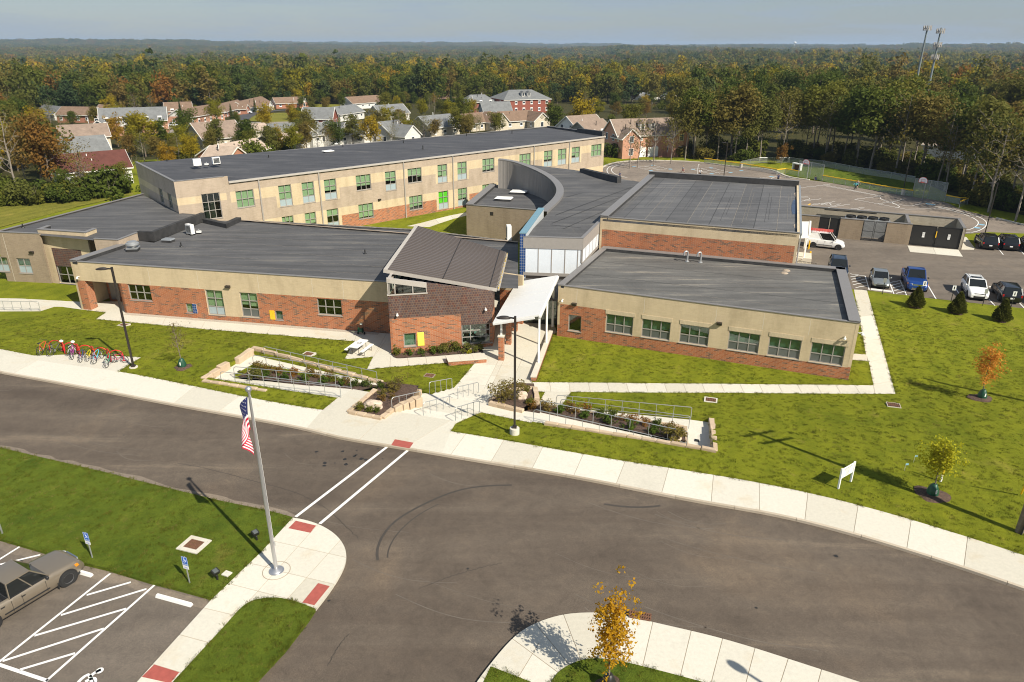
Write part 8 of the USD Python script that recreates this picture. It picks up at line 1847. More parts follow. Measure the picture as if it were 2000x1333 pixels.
def skeleton(rs,H,r0,first,limbs,spread,up=.55,wander=.05,sub=3):
 """trunk and limbs; returns the wood and the limb ends"""
 mb = MB(); n = 7; z = np.linspace(-.2,H * .93,n); tr_ = np.c_[np.cumsum(rs.normal(0,wander * H * .12,n)),np.cumsum(rs.normal(0,wander * H * .12,n)),z]; tr_[:2,:2] = 0
 mb.tube(tr_,np.linspace(r0,r0 * .18,n),7,False); ends = [(tr_[-1],.5)]
 for k in range(limbs):
  f = first + (1 - first) * (k + rs.random() * .6) / limbs * .92; b = np.array([np.interp(f * H * .93,z,tr_[:,q]) for q in range(3)]); az = k * 2.4 + rs.normal(0,.4); l = spread * (1 - .55 * ((f - first) / (1 - first)) ** 1.3) * rs.uniform(.75,1.15)
  d = np.array([math.cos(az),math.sin(az),up * rs.uniform(.6,1.5)]); d /= np.linalg.norm(d); q = [b,b + d * l * .35 + [0,0,-.02 * l],b + d * l * .7 + [0,0,.05 * l],b + d * l + [0,0,.16 * l]]
  q = np.array(q) + np.vstack([[0,0,0],rs.normal(0,.05 * l,(3,3))]); r = r0 * (1 - .8 * f) * .55; mb.tube(q,np.linspace(r,r * .2,4),5,False); ends.append((q[-1],1.0)); ends.append((q[2],.8))
  for s in range(sub):
   o = q[1 + s % 2 + (s > 1) * 0]; dd_ = d * .6 + rs.normal(0,.55,3) + [0,0,.3]; dd_ /= np.linalg.norm(dd_); e = o + dd_ * l * rs.uniform(.3,.6); mb.tube([o,(o + e) / 2 + rs.normal(0,.03 * l,3),e],[r * .45,r * .3,r * .1],4,False); ends.append((e,.7))
 return mb,ends
def tree_into(path,seed,H,mat,n,size,first=.30,spread=.30,r0=.016,limbs=9,clump=.13,fill=.6,bark='bark',up=.55,crown_name='crown',sub=3,label=None):
 rs = np.random.default_rng(seed); mb,ends = skeleton(rs,H,H * r0,first,limbs,H * spread,up,sub=sub)
 part(path,'trunk',mb,M[bark],smooth=60)
 if n:
  c = np.array([e[0] for e in ends]); rad = np.array([e[1] for e in ends]) * H * clump * rs.uniform(.7,1.25,len(ends))
  m = int(len(c) * fill); mid = np.array([0,0,H * (first + .95) / 2]); ex = mid + rs.normal(0,1,(m,3)) * [H * spread * .5,H * spread * .5,H * (1 - first) * .24]
  c,rad = np.vstack([c,ex]),np.r_[rad,H * clump * rs.uniform(.5,1.1,m)]; keep = c[:,2] > H * first * .75
  v,f = leaves(rs,c[keep],rad[keep],n,size); part(path,crown_name,(v,f),LEAF[mat])
def spruce_into(path,seed,H,n,size,mat='dark',width=.2):
 rs = np.random.default_rng(seed); part(path,'trunk',MB().tube([(0,0,-.2),(0,0,H * .5),(0,0,H * .98)],[H * .018,H * .01,H * .002],6,False),M['dark_bark'])
 t_ = rs.random(n) ** .62; z = H * (.98 - .93 * t_); a = rs.random(n) * 2 * np.pi; lay = .78 + .22 * np.sin(z / H * 60); r = H * width * t_ * lay * rs.uniform(.45,1.0,n) ** .5
 p = np.c_[r * np.cos(a),r * np.sin(a),z - r * .25]; o = np.c_[np.cos(a),np.sin(a),np.full(n,-.35)] + rs.normal(0,.25,(n,3)); o /= np.linalg.norm(o,axis=1,keepdims=True); b = np.cross(o,[0,0,1.0]); s = size * rs.uniform(.6,1.3,n)[:,None]
 v = np.stack([p - o * s,p - b * s * .45,p + o * s,p + b * s * .45],1).reshape(-1,3); k = np.arange(n) * 4; part(path,'crown',(v,np.vstack([np.c_[k,k + 1,k + 2],np.c_[k,k + 2,k + 3]])),LEAF[mat])
def shrub_into(path,seed,R,n,size,mat,tall=.9,stems=True):
 rs = np.random.default_rng(seed)
 if stems:
  mb = MB()
  for k in range(7):a = k * .9; mb.tube([(0,0,-.03),(R * .3 * math.cos(a),R * .3 * math.sin(a),R * tall * .6),(R * .6 * math.cos(a),R * .6 * math.sin(a),R * tall * 1.2)],[.02 * R + .004,.012 * R + .003,.003],4,False)
  part(path,'stems',mb,M['bark'])
 c = np.c_[rs.normal(0,.42 * R,16),rs.normal(0,.42 * R,16),rs.uniform(.25,1.35,16) * R * tall]; v,f = leaves(rs,c,np.full(16,R * .48),n,size); v[:,2] = np.maximum(v[:,2],.0); part(path,'foliage',(v,f),LEAF[mat])

# prototypes, 12 m tall
NEAR = {}
def near(kind,fn):NEAR.setdefault(kind,[]).append(fn)
for s in range(3):
 for kind,mt in (('green','green'),('olive','olive'),('gold','gold')):
  p = proto('tree_form'); tree_into(p,100 + s * 7 + len(kind),12,mt,3800,.24,.20 + .05 * s,.29,limbs=10,clump=.14); near(kind,p)
for s in range(2):
 p = proto('tree_form'); tree_into(p,140 + s,12,'rust',2600,.22,.25,.27,limbs=10,clump=.12); near('rust',p)
 for kind,mt in (('tall_green','green'),('tall_olive','olive')):
  p = proto('tree_form'); tree_into(p,160 + s * 5 + len(kind),12,mt,3600,.22,.46,.25,limbs=9,clump=.135,bark='pale_bark',r0=.013); near(kind,p)
 p = proto('tree_form'); tree_into(p,180 + s,12,'olive',800,.16,.3,.28,limbs=13,clump=.13,bark='pale_bark',sub=5,r0=.013); near('sparse',p)
 p = proto('tree_form'); tree_into(p,190 + s,12,'brown',140,.13,.3,.26,limbs=14,clump=.12,bark='pale_bark',sub=6,r0=.013,up=.9); near('bare',p)
 p = proto('tree_form'); spruce_into(p,200 + s,12,2600,.34); near('spruce',p)
 for kind,mt in (('bush_green','green'),('bush_olive','olive')):
  p = proto('bush_form'); shrub_into(p,210 + s + len(kind),1.5,1200,.15,mt); near(kind,p)
CATN = dict(green=('broadleaf_tree','tree'),olive=('broadleaf_tree','tree'),gold=('broadleaf_tree','tree'),rust=('broadleaf_tree','tree'),tall_green=('broadleaf_tree','tree'),tall_olive=('broadleaf_tree','tree'),sparse=('broadleaf_tree','tree'),bare=('bare_tree','tree'),spruce=('conifer_tree','tree'),bush_green=('wild_bush','bush'),bush_olive=('wild_bush','bush'))
LOOK = dict(green='full green broadleaf tree',olive='olive brown broadleaf tree',gold='yellow leaved broadleaf tree',rust='rusty brown leaved tree',tall_green='tall green tree with a long pale trunk',tall_olive='tall olive tree with a long pale trunk',sparse='thin leaved tree with pale limbs showing',bare='nearly bare tree with pale branches',spruce='dark pointed conifer',bush_green='green bush',bush_olive='olive bush')
tn = [0]
def plant(kind,c,h,where,label=None):
 forms = NEAR[kind]; tn[0] += 1; nm,cat = CATN[kind]; base = 12.0 if not kind.startswith('bush') else 2.3; w = rng.uniform(.88,1.15)
 s = h / base; lab = label or f'{LOOK[kind]} {where}'
 copy_of(forms[tn[0] % len(forms)],nm,lab,cat,None if label else f'trees {where}: {LOOK[kind]}',c,rng.uniform(0,6.28),(s * w,s * w,s))
MARKS = [(T(*p)[:2],w) for p,w in (((1350,311),'by the near end of the brick row'),((1440,315),'behind the far yellow capped fence'),((1530,316),'behind the far corner of the fenced grass'),((1610,320),'behind the farther hoop'),((1700,335),'behind the middle of the fenced grass'),((1790,352),'behind the nearer hoop'),((1860,388),'behind the right corner of the court'),((1960,415),'at the right edge of the picture'),((1500,260),'deep in the wood behind the far fence'),((1750,270),'deep in the wood behind the pale building'),((1950,300),'deep in the wood at the right edge'),
 ((20,395),'at the left edge of the picture'),((100,390),'left of the maroon roof'),((210,383),'below the maroon roof'),((60,320),'left of the blue grey roof'),((80,260),'left of the low brown roof'),((160,280),'behind the tan roof'),((270,300),'before the large grey roofed house'),((380,300),'beside the speckled tan roof'),((470,260),'by the pale street'),((560,290),'before the first white gabled house'),((650,285),'among the white gabled houses'),((750,260),'by the grey roofed houses of the middle'),((850,265),'before the cream gabled house'),((960,240),'before the brick block'),((1060,240),'right of the brick block'),((1170,260),'behind the grey gabled house'),((1280,230),'behind the brick row'),((500,212),'behind the cul de sac'),((700,215),'before the far wood'),((300,225),'behind the two storey brick house'),((880,215),'behind the bright yellow tree'),((1100,210),'on the slope beyond the brick block'))]
def where_of(c):return min(MARKS,key=lambda q:(q[0][0] - c[0]) ** 2 + (q[0][1] - c[1]) ** 2)[1]
def keep_off(x,y,r=0):return all((x - a) ** 2 + (y - b) ** 2 > (q + r) ** 2 for a,b,q in HOUSES)
def tree_at(px,py,top,kind,where=None,label=None,sx=None):
 c = T(px,py); d = ray(px if sx is None else sx,top); k = np.hypot(c[0],c[1]) / np.hypot(d[0],d[1]); h = EYE[2] + d[2] * k - c[2]; plant(kind,c,max(1.0,h),where,label)
# single trees that can be told apart
for a in ((357,246,194,'spruce','tall dark columnar conifer behind the white car'),(345,240,210,'green','dark round tree left of the tall conifer'),(455,247,202,'spruce','pointed conifer in front of the pale street'),(464,246,218,'green','small round tree on the lawn beside the street'),(499,220,192,'spruce','small conifer between the white garage doors'),
  (408,250,208,'sparse','wide thin leaved tree on the corner of the pale street'),(285,305,218,'gold','large yellow green tree right of the tan roof'),(258,318,262,'rust','rusty tree beside the white gable'),(580,258,212,'gold','yellow tree beside the red brick house'),(600,282,215,'olive','olive tree among the white gabled houses'),
  (560,300,268,'bush_green','wide green bush before the pale roof'),(505,318,268,'bush_green','round green bush between the pale roofs'),(885,255,217,'gold','small bright yellow tree before the grey roof'),(905,250,190,'green','broad green tree left of the bright yellow one'),(780,280,215,'sparse','thin brown tree right of the yellow trees'),(725,290,225,'gold','yellow tree in the middle of the white houses'),
  (690,285,225,'olive','grey olive tree over the white gables'),(640,300,245,'sparse','thin tree in front of the middle white gable'),(1075,240,200,'green','dark green tree right of the brick block'),(1085,262,208,'green','large dark green tree behind the end of the long roof'),(1135,270,188,'gold','golden tree right of the large dark green one'),(1000,215,160,'spruce','left of two dark spruces behind the brick block'),(985,215,157,'spruce','right of two dark spruces behind the brick block'),(965,214,160,'spruce','small dark spruce behind the brick block'),
  (930,240,195,'bare','bare tree before the grey roof'),(320,300,235,'green','green tree before the brick house with white gable'),(1195,307,277,'bush_green','round dark bush at the corner of the long school wing'),(1230,330,235,'bare','thin bare tree before the salmon brick row, left one'),(1245,328,230,'sparse','thin leaved tree before the salmon brick row'),(1276,326,225,'bare','thin bare tree before the salmon brick row, right one'),(1310,322,225,'sparse','leaning thin tree at the right end of the salmon brick row'),
  (1338,312,190,'tall_olive','pale trunked tree right of the salmon brick row'),(1355,311,175,'tall_green','leaning pale trunked tree by the court edge'),(1455,314,210,'tall_olive','pale trunked tree behind the yellow capped fence'),(1525,322,280,'rust','small reddish tree inside the fence corner'),(1983,432,230,'bare','large dark forked tree at the right edge of the picture'),(1930,415,225,'sparse','leaning thin tree near the right edge'),(1845,372,235,'sparse','thin tree behind the nearer hoop'),(40,392,205,'bare','bare grey tree at the left edge of the wood'),(85,372,218,'rust','rusty orange tree left of the blue grey roof'),
  (170,380,300,'bare','thin bare tree in front of the maroon roof'),(215,385,322,'bush_green','tall green bush below the maroon roof'),(240,378,318,'green','small green tree at the end of the maroon roof'),(130,392,330,'green','small green tree left of the maroon roof'),(275,345,300,'sparse','thin tree at the corner of the long school roof')):
 tree_at(a[0],a[1],a[2],a[3],None,a[4])
def rnd_poly(poly,n,mind,seed):
 rs = np.random.default_rng(seed); x0,y0,x1,y1 = poly.bounds; pr_ = shapely.prepared.prep(poly); out = []; grid = {}
 for _ in range(n * 60):
  if len(out) >= n:break
  x,y = rs.uniform(x0,x1),rs.uniform(y0,y1)
  if not pr_.contains(Point(x,y)) or not keep_off(x,y,1.5):continue
  g = (int(x // mind),int(y // mind))
  if any((x - a) ** 2 + (y - b) ** 2 < mind ** 2 for i in (-1,0,1) for j in (-1,0,1) for a,b in grid.get((g[0] + i,g[1] + j),())):continue
  grid.setdefault(g,[]).append((x,y)); out.append((x,y))
 return out
WP = lambda pts:Polygon([T(*p)[:2] for p in pts]).buffer(0)
wood_r = WP([(1330,308),(1400,314),(1480,315),(1560,312),(1610,318),(1700,333),(1790,350),(1850,378),(1890,398),(1950,411),(2000,421),(2250,470),(2500,420),(2300,245),(1900,235),(1500,232),(1330,250)])
wood_rb = WP([(1330,250),(1500,232),(1900,235),(2300,245),(2300,195),(1900,192),(1330,200)])
wood_l = WP([(-140,424),(-100,412),(0,404),(150,394),(255,376),(255,368),(110,372),(100,330),(90,262),(60,240),(-140,240)])
hood = WP([(60,262),(120,305),(260,350),(320,330),(700,292),(1060,250),(1190,285),(1330,250),(1330,205),(700,205),(60,235)])
streets_ = unary_union([LineString([T(*p)[:2] for p in q]).buffer(7) for q in ([(300,262),(350,250),(395,240),(470,241),(560,240),(640,236)],[(468,236),(490,224),(520,219),(560,216),(590,216)],[(355,253),(420,236)])] + [Polygon([T(*p)[:2] for p in q]).buffer(2) for q in ([(478,235),(550,238),(545,222),(520,224),(495,228)],[(445,250),(540,252),(530,243),(460,243)],[(340,262),(400,258),(395,250),(350,256)],[(592,212),(660,212),(655,205),(596,205)])])
hood = hood.difference(streets_)
used = []
def scatter(poly,n,mind,seed,kinds,hr,where):
 rs = np.random.default_rng(seed + 1)
 pts_ = rnd_poly(poly,n,mind,seed); ks = list(kinds); pw = np.array([kinds[k] for k in ks],float); pw /= pw.sum()
 for x,y in pts_:
  kd = ks[rs.choice(len(ks),p=pw)]; z = float(land_z(x,y)); h = rs.uniform(*hr) if not kd.startswith('bush') else rs.uniform(1.8,4.2); used.append((x,y)); plant(kd,(x,y,z),h,where_of((x,y)))
edge_r = LineString([T(*p)[:2] for p in ((1330,308),(1400,314),(1480,315),(1560,312),(1610,318),(1700,333),(1790,350),(1850,378),(1890,398),(1950,411),(2000,421),(2100,440))])
scatter(edge_r.buffer(9).intersection(wood_r),42,3.2,31,dict(tall_olive=3,tall_green=3,sparse=1.6,bare=.4),(12.5,16),'along the front of the right hand wood')
scatter(edge_r.buffer(14).intersection(wood_r),95,1.6,32,dict(bush_green=1.4,bush_olive=1.6),(2,4),'under the trees behind the court')
scatter(wood_r.difference(edge_r.buffer(9)),74,5.0,33,dict(tall_olive=2,tall_green=1.8,green=1.2,olive=2,rust=.35,gold=.3,sparse=.8),(13,17.5),'deep in the right hand wood')
scatter(wood_l,70,3.0,34,dict(green=3,olive=2,gold=1.4,bare=.8,sparse=1.5,rust=.7),(6.5,11.5),'in the left hand wood behind the field')
scatter(LineString([T(*p)[:2] for p in ((-140,424),(-100,412),(0,404),(150,394),(255,376))]).buffer(6).intersection(wood_l),40,1.6,36,dict(bush_green=3,bush_olive=1),(2,4),'in the left hand wood behind the field')
front_row = WP([(300,338),(700,294),(1050,256),(1045,242),(700,272),(300,305)])
open_view = WP([(925,262),(1092,256),(1088,218),(955,218)])
hood = hood.difference(open_view)
scatter(front_row.difference(open_view),40,4.0,37,dict(sparse=2,olive=2,gold=1.5,green=1,bush_green=1),(4.5,8),'')
scatter(hood,95,5.5,35,dict(green=2,olive=2,gold=1.6,sparse=1.6,rust=.5,bush_green=1.5,bare=.6,spruce=.25),(5,9),'among the houses')
# undergrowth below the woods
UNDER = unary_union([wood_l,wood_r]).intersection(zone.buffer(4)).difference(unary_union([FOOT,court]))
p = part('/World','undergrowth',drape(UNDER,3,.03,land_z,.35),M['floor']); setdata(stage.GetPrimAtPath(p),kind='structure'); HARD.append(UNDER)
# field grass left of the school
for nm,poly in (('field',WP([(-350,455),(-50,443),(0,445),(150,405),(262,380),(255,374),(150,392),(0,402),(-350,426)])),):
 p = part('/World',nm,drape(poly.difference(FOOT),3,.03,land_z,.2),M['field']); setdata(stage.GetPrimAtPath(p),kind='structure'); HARD.append(poly)
pf = Polygon(C(SD,(-60,175),(95,188),(342,232),(945,340),(1268,390),(1290,250),(1050,205),(760,160),(350,80),(110,60)) and [q[:2] for q in C(SD,(-60,175),(95,188),(342,232),(945,340),(1268,390),(1290,250),(1050,205),(760,160),(350,80),(110,60))]).buffer(0)
p = part('/World','fenced_grass',drape(pf,2.5,.05,land_z,.25),M['lawn_near']); setdata(stage.GetPrimAtPath(p),kind='structure')

# the wider forest, one mass
FAR = []
rsf = np.random.default_rng(77)
def far_proto(kind,seed,n,size,H=13):
 p = proto('forest_form')
 mt = kind
 if kind == 'spruce':spruce_into(p,seed,H,n,size,'dark',.2)
 else:tree_into(p,seed,H,mt,n,size,.22,.31,limbs=8,clump=.17,sub=0,r0=.013,bark='pale_bark' if kind in ('olive',) else 'bark')
 return p
mid = [far_proto(k,300 + i,900,.46) for i,k in enumerate(('green','green','olive','olive','gold','rust','spruce','dark'))]
farp = [far_proto(k,330 + i,300,.85) for i,k in enumerate(('green','green','olive','olive','gold','rust','spruce','dark'))]
PW = np.array([2.3,2.0,2.4,2.4,1.3,.45,.35,.8])
def clump_proto(seed,mats):
 p = proto('forest_form'); rs = np.random.default_rng(seed)
 for mt in mats:
  c = np.c_[rs.uniform(-15,15,9),rs.uniform(-15,15,9),rs.uniform(6,11,9)]; v,f = leaves(rs,c,rs.uniform(3.5,5.5,9),330,1.25); part(p,'crown',(v,f),LEAF[mt])
 return p
clp = [clump_proto(350 + i,m_) for i,m_ in enumerate((('green','olive'),('olive','green','rust'),('dark','green'),('olive','gold','green'),('green','dark','olive')))]
fields_ = [Polygon([T(*p)[:2] for p in q]).buffer(4) for q in ([(0,131),(60,136),(235,131),(225,123),(0,120)],[(860,196),(905,196),(900,178),(870,178)])]
town = WP([(60,262),(140,330),(255,380),(340,352),(700,305),(1180,290),(1330,312),(1330,205),(700,205),(60,235)])
excl = unary_union([wood_r,town,open_view.buffer(2),front_row.buffer(2),wood_l.buffer(2),hood.buffer(3),streets_,zone.buffer(2),court.buffer(4),pf.buffer(3),*fields_]); shapely.prepare(excl)
def ringpts(d0,d1,sp,jit=.42):
 out = []; d = d0
 while d < d1:
  n = max(1,int(1.66 * d / sp)); a = np.pi / 2 + (np.arange(n) + rsf.uniform(-jit,jit,n)) / n * 1.66 - .83; r = d + rsf.uniform(-jit,jit,n) * sp; out.append(np.c_[r * np.cos(a),r * np.sin(a)]); d += sp
 return np.vstack(out)
def instancer(name,pts,protos,weights,smin,smax,label,thin=0.0):
 keep = np.ones(len(pts),bool) if len(pts) > 40000 else ~shapely.contains_xy(excl,pts[:,0],pts[:,1])
 if len(pts) < 40000:
  for a,b,q in HOUSES:keep &= (pts[:,0] - a) ** 2 + (pts[:,1] - b) ** 2 > (q + 2.5) ** 2
 gap = meshkit.fbm(np.c_[pts / (70.0 if smax < 1.2 else 150.0),0 * pts[:,0]],3,51) > (.30 if smax < 1.2 else .33); keep &= gap | (rsf.random(len(pts)) < .12)
 pts = pts[keep]; z = land_z(pts[:,0],pts[:,1]); nz = meshkit.fbm(np.c_[pts / 90.0,0 * z],3,21); nz2 = meshkit.fbm(np.c_[pts / 260.0,0 * z],3,33)
 pr = np.tile(np.asarray(weights,float),(len(pts),1))
 if len(protos) == 8:
  pr[:,[0,1,7]] *= np.exp((nz - .5) * 7)[:,None]; pr[:,[4]] *= np.exp((nz2 - .5) * 9)[:,None]; pr[:,[6]] *= np.exp((nz2 - .6) * 12)[:,None]
 pr /= pr.sum(1,keepdims=True); idx = (pr.cumsum(1) > rsf.random(len(pts))[:,None]).argmax(1)
 P0 = f'/World/{name}'; pi = UsdGeom.PointInstancer.Define(stage,P0); rel = pi.CreatePrototypesRel()
 for i,q in enumerate(protos):
  x = UsdGeom.Xform.Define(stage,f'{P0}/form_{i:03d}'); x.GetPrim().GetReferences().AddInternalReference(q); rel.AddTarget(x.GetPath())
 pi.CreatePositionsAttr(Vt.Vec3fArray.FromNumpy(np.c_[pts,z - .2].astype(np.float32))); pi.CreateProtoIndicesAttr(Vt.IntArray.FromNumpy(idx.astype(np.int32)))
 a = rsf.uniform(0,np.pi,len(pts)); pi.CreateOrientationsAttr(Vt.QuathArray([Gf.Quath(float(math.cos(q)),0,0,float(math.sin(q))) for q in a]))
 s = rsf.uniform(smin,smax,len(pts)) * (.62 + .76 * meshkit.fbm(np.c_[pts / 55.0,0 * z],3,63)) * rsf.choice([.7,1,1,1,1.18],len(pts)); h = s * rsf.uniform(.85,1.2,len(pts)); pi.CreateScalesAttr(Vt.Vec3fArray.FromNumpy(np.c_[s,s,h].astype(np.float32)))
 setdata(pi.GetPrim(),label,'forest',kind='stuff'); return len(pts)
w1 = instancer('forest',ringpts(185,620,6.6),mid,PW,.72,1.15,'mixed autumn forest beyond the houses and the court')
w2 = instancer('forest_beyond',ringpts(620,1900,10.5),farp,PW,.85,1.4,'mixed autumn forest over the middle distance')
w3 = instancer('forest_far',ringpts(1900,8200,27),clp,[1,1,1,1,1],.9,1.5,'far wooded hills up to the skyline')

# ------------------------------------------------------------------ young trees, shrubs and beds near the school
def mulch_ring(c,r,label):
 rs = np.random.default_rng(int(abs(c[0] * 31 + c[1] * 7))); a = np.linspace(0,2 * np.pi,25)[:-1]; rr_ = r * (1 + .12 * np.sin(3 * a + rs.random() * 6) + rs.normal(0,.05,24)); V = [[c[0],c[1],c[2] + .14]]; F_ = []
 for k,f in enumerate((.35,.7,1.0)):V += [[c[0] + f * q * math.cos(b),c[1] + f * q * math.sin(b),c[2] + (.13,.09,.01)[k]] for q,b in zip(rr_,a)]
 for j in range(24):
  q = (j + 1) % 24; F_ += [[0,1 + j,1 + q]]
  for k in range(2):o = 1 + 24 * k; F_ += [[o + j,o + 24 + j,o + 24 + q],[o + j,o + 24 + q,o + q]]
 p = part('/World','mulch_ring',(np.array(V),np.array(F_)),M['mulch'],smooth=True); setdata(stage.GetPrimAtPath(p),label,'mulch')
M['bag_green'] = plain('bag_green',(.012,.065,.035),.45,vary=.15,scale=6)
def bag(c,label,mat='bag_green'):
 t = thing('watering_bag',label,'watering bag',loc=c); m = MB().lathe([(.27,0),(.29,.12),(.27,.3),(.20,.5),(.12,.62),(.05,.64)],n=18); v,f = m.vf(); v = v + .02 * np.sin(v[:,[2]] * 30 + v[:,[0]] * 12) * np.c_[v[:,:2],0 * v[:,2]] * 4; part(t,'bag',(v,f),M[mat],smooth=50); part(t,'strap',MB().box((.0,-.285,.3),(.08,.02,.24),.0),M['white_paint'])
def young(px,py,h,kind_fn,label,ring=.75,bagged=True,lab2='',mat='bag_green'):
 c = T(px,py); t = thing('young_tree',label,'tree',loc=c); kind_fn(t)
 if ring:mulch_ring(c,ring,'round mulch ring under the ' + lab2)
 if bagged:bag(c + [0,0,.1],'watering bag round the trunk of the ' + lab2,mat)
young(1188,1346,5.2,lambda t:tree_into(t,501,4.75,'maple',3000,.055,.26,.155,limbs=17,clump=.058,fill=.9,r0=.009,up=1.3,bark='bark',sub=4),'slender young maple with orange and yellow leaves on the near traffic island',.6,True,'young maple on the near island','black_metal')
young(357,718,3.7,lambda t:tree_into(t,502,3.75,'brown',420,.045,.36,.22,limbs=14,clump=.11,r0=.012,up=1.2,sub=6),'young tree with few leaves on the left lawn',.6,True,'young bare tree on the left lawn')
young(1917,779,4.0,lambda t:tree_into(t,503,4.0,'orange',2100,.062,.36,.20,limbs=13,clump=.085,fill=.9,r0=.011,up=1.1,sub=4),'young tree with orange leaves on the right hand lawn',.8,True,'young orange tree on the right hand lawn')
young(1820,968,3.4,lambda t:tree_into(t,504,3.4,'yellow',2500,.062,.36,.22,limbs=13,clump=.11,fill=1.0,r0=.013,up=.9,sub=4),'young round tree with yellow green leaves right of the notice board',.85,True,'young yellow leaved tree')
for px,py,lab in ((1787,600,'left small bushy conifer on the lawn behind the right wing'),(1868,612,'middle small bushy conifer on the lawn behind the right wing'),(1955,627,'right small bushy conifer on the lawn behind the right wing')):
 c = T(px,py); t = thing('small_conifer',lab,'conifer',loc=c,rz=px); rs = np.random.default_rng(px)
 part(t,'trunk',MB().tube([(0,0,-.1),(0,0,.5)],.05,6),M['dark_bark']); n = 3200; tt = rs.random(n) ** .75; z = .12 + 2.0 * (1 - tt); prof = np.clip((2.16 - z) / 1.75,0,1) ** .8 * np.clip((z + .25) / .5,.55,1) * .80; a = rs.random(n) * 6.283; r = prof * rs.uniform(.62,1.04,n) * (1 + .10 * np.sin(a * 5 + z * 7))
 p_ = np.c_[r * np.cos(a),r * np.sin(a),z]; o = np.c_[np.cos(a),np.sin(a),np.full(n,.55)] + rs.normal(0,.35,(n,3)); o /= np.linalg.norm(o,axis=1,keepdims=True); b = np.cross(o,rs.normal(size=(n,3))); b /= np.linalg.norm(b,axis=1,keepdims=True); s = .085 * rs.uniform(.6,1.3,n)[:,None]
 v = np.stack([p_ - o * s,p_ - b * s * .5,p_ + o * s,p_ + b * s * .5],1).reshape(-1,3); k = np.arange(n) * 4; M.get('conf') or M.setdefault('conf',leaf_material('leaf_conifer',[(0,(.15,.16,.022)),(1,(.17,.175,.025))],.3,.6,1.6)); part(t,'crown',(v,np.vstack([np.c_[k,k + 1,k + 2],np.c_[k,k + 2,k + 3]])),M['conf'])
 part(t,'core',MB().lathe([(0,.1),(.42,.25),(.46,.6),(.26,1.3),(.05,1.8),(0,1.85)],n=12),M['conf'],smooth=True)
 mulch_ring(c,.55,'mulch under the ' + lab.split(' on ')[0])
# bedding shrubs: four forms, copied
SF = []
for i,(R_,n,sz,mt) in enumerate(((.36,420,.055,'shrub'),(.40,380,.055,'green'),(.36,300,.05,'rust'),(.5,420,.06,'olive'))):
 p = proto('shrub_form'); shrub_into(p,600 + i,R_,n,sz,mt,1.0); SF.append(p)
LOOKS_ = ('bright green clipped shrub','dark green shrub','reddish leaved rose bush','olive grey shrub')
def shrub(c,k,where,s=1.0,label=None):
 copy_of(SF[k],'garden_shrub',label or f'{LOOKS_[k]} {where}','shrub',None if label else f'{where}: {LOOKS_[k]}',c,rng.uniform(0,6),s * rng.uniform(.85,1.15))
for px,py,k in ((520,736,0),(556,740,0),(596,744,0),(633,748,0),(668,752,0),(497,735,1),(525,728,2),(545,730,2),(575,733,2),(606,734,2),(620,738,2),(645,738,2),(655,745,1),(676,749,2),(693,753,1),(716,756,1),(508,724,3),(500,740,3)):shrub(on(bz,px,py),k,'in the west ramp bed')
for px,py,k in ((1095,806,0),(1143,816,0),(1185,826,0),(1232,837,0),(1278,847,0),(1111,801,2),(1125,808,2),(1146,805,2),(1172,812,1),(1197,814,1),(1215,822,2),(1235,824,2),(1258,830,2),(1283,831,1),(1308,840,2),(1322,862,3),(1306,852,3),(1041,799,2),(1068,803,3)):shrub(on(bzr,px,py),k,'in the east ramp bed')
for px,py,k in ((702,798,1),(722,803,1),(738,804,1),(745,783,2),(750,774,3),(767,780,2),(741,757,1),(768,765,3)):shrub(on(p1z,px,py),k,'in the walled boulder bed',.8)
for px,py,k in ((1036,789,1),(1025,770,3)):shrub(on(p2z,px,py),k,'in the small bed behind the lamp post',.8)
for px,py,k in ((777,692,1),(801,693,0),(823,692,0),(846,690,0),(859,689,3),(872,688,3),(884,686,3),(894,685,1),(910,688,3),(925,689.5,3),(937,684,3)):shrub(G(px,py,LOW + .04),k,'at the foot of the pavilion')
t = thing('feathery_bush','large feathery pale green bush behind the lamp post','bush',loc=on(p2z,990,783)); shrub_into(t,640,.95,1500,.06,'olive',.85)
t = thing('grey_bush','thin grey leaved bush at the corner of the boulder bed','bush',loc=on(p1z,775,762)); shrub_into(t,641,.62,700,.04,'brown',1.2)
t = thing('yellow_flowers','clump of yellow flowers in the mulch bed under the corner window','flowers',loc=G(916,690,LOW + .05)); shrub_into(t,642,.30,260,.05,'yellow',.5,False)

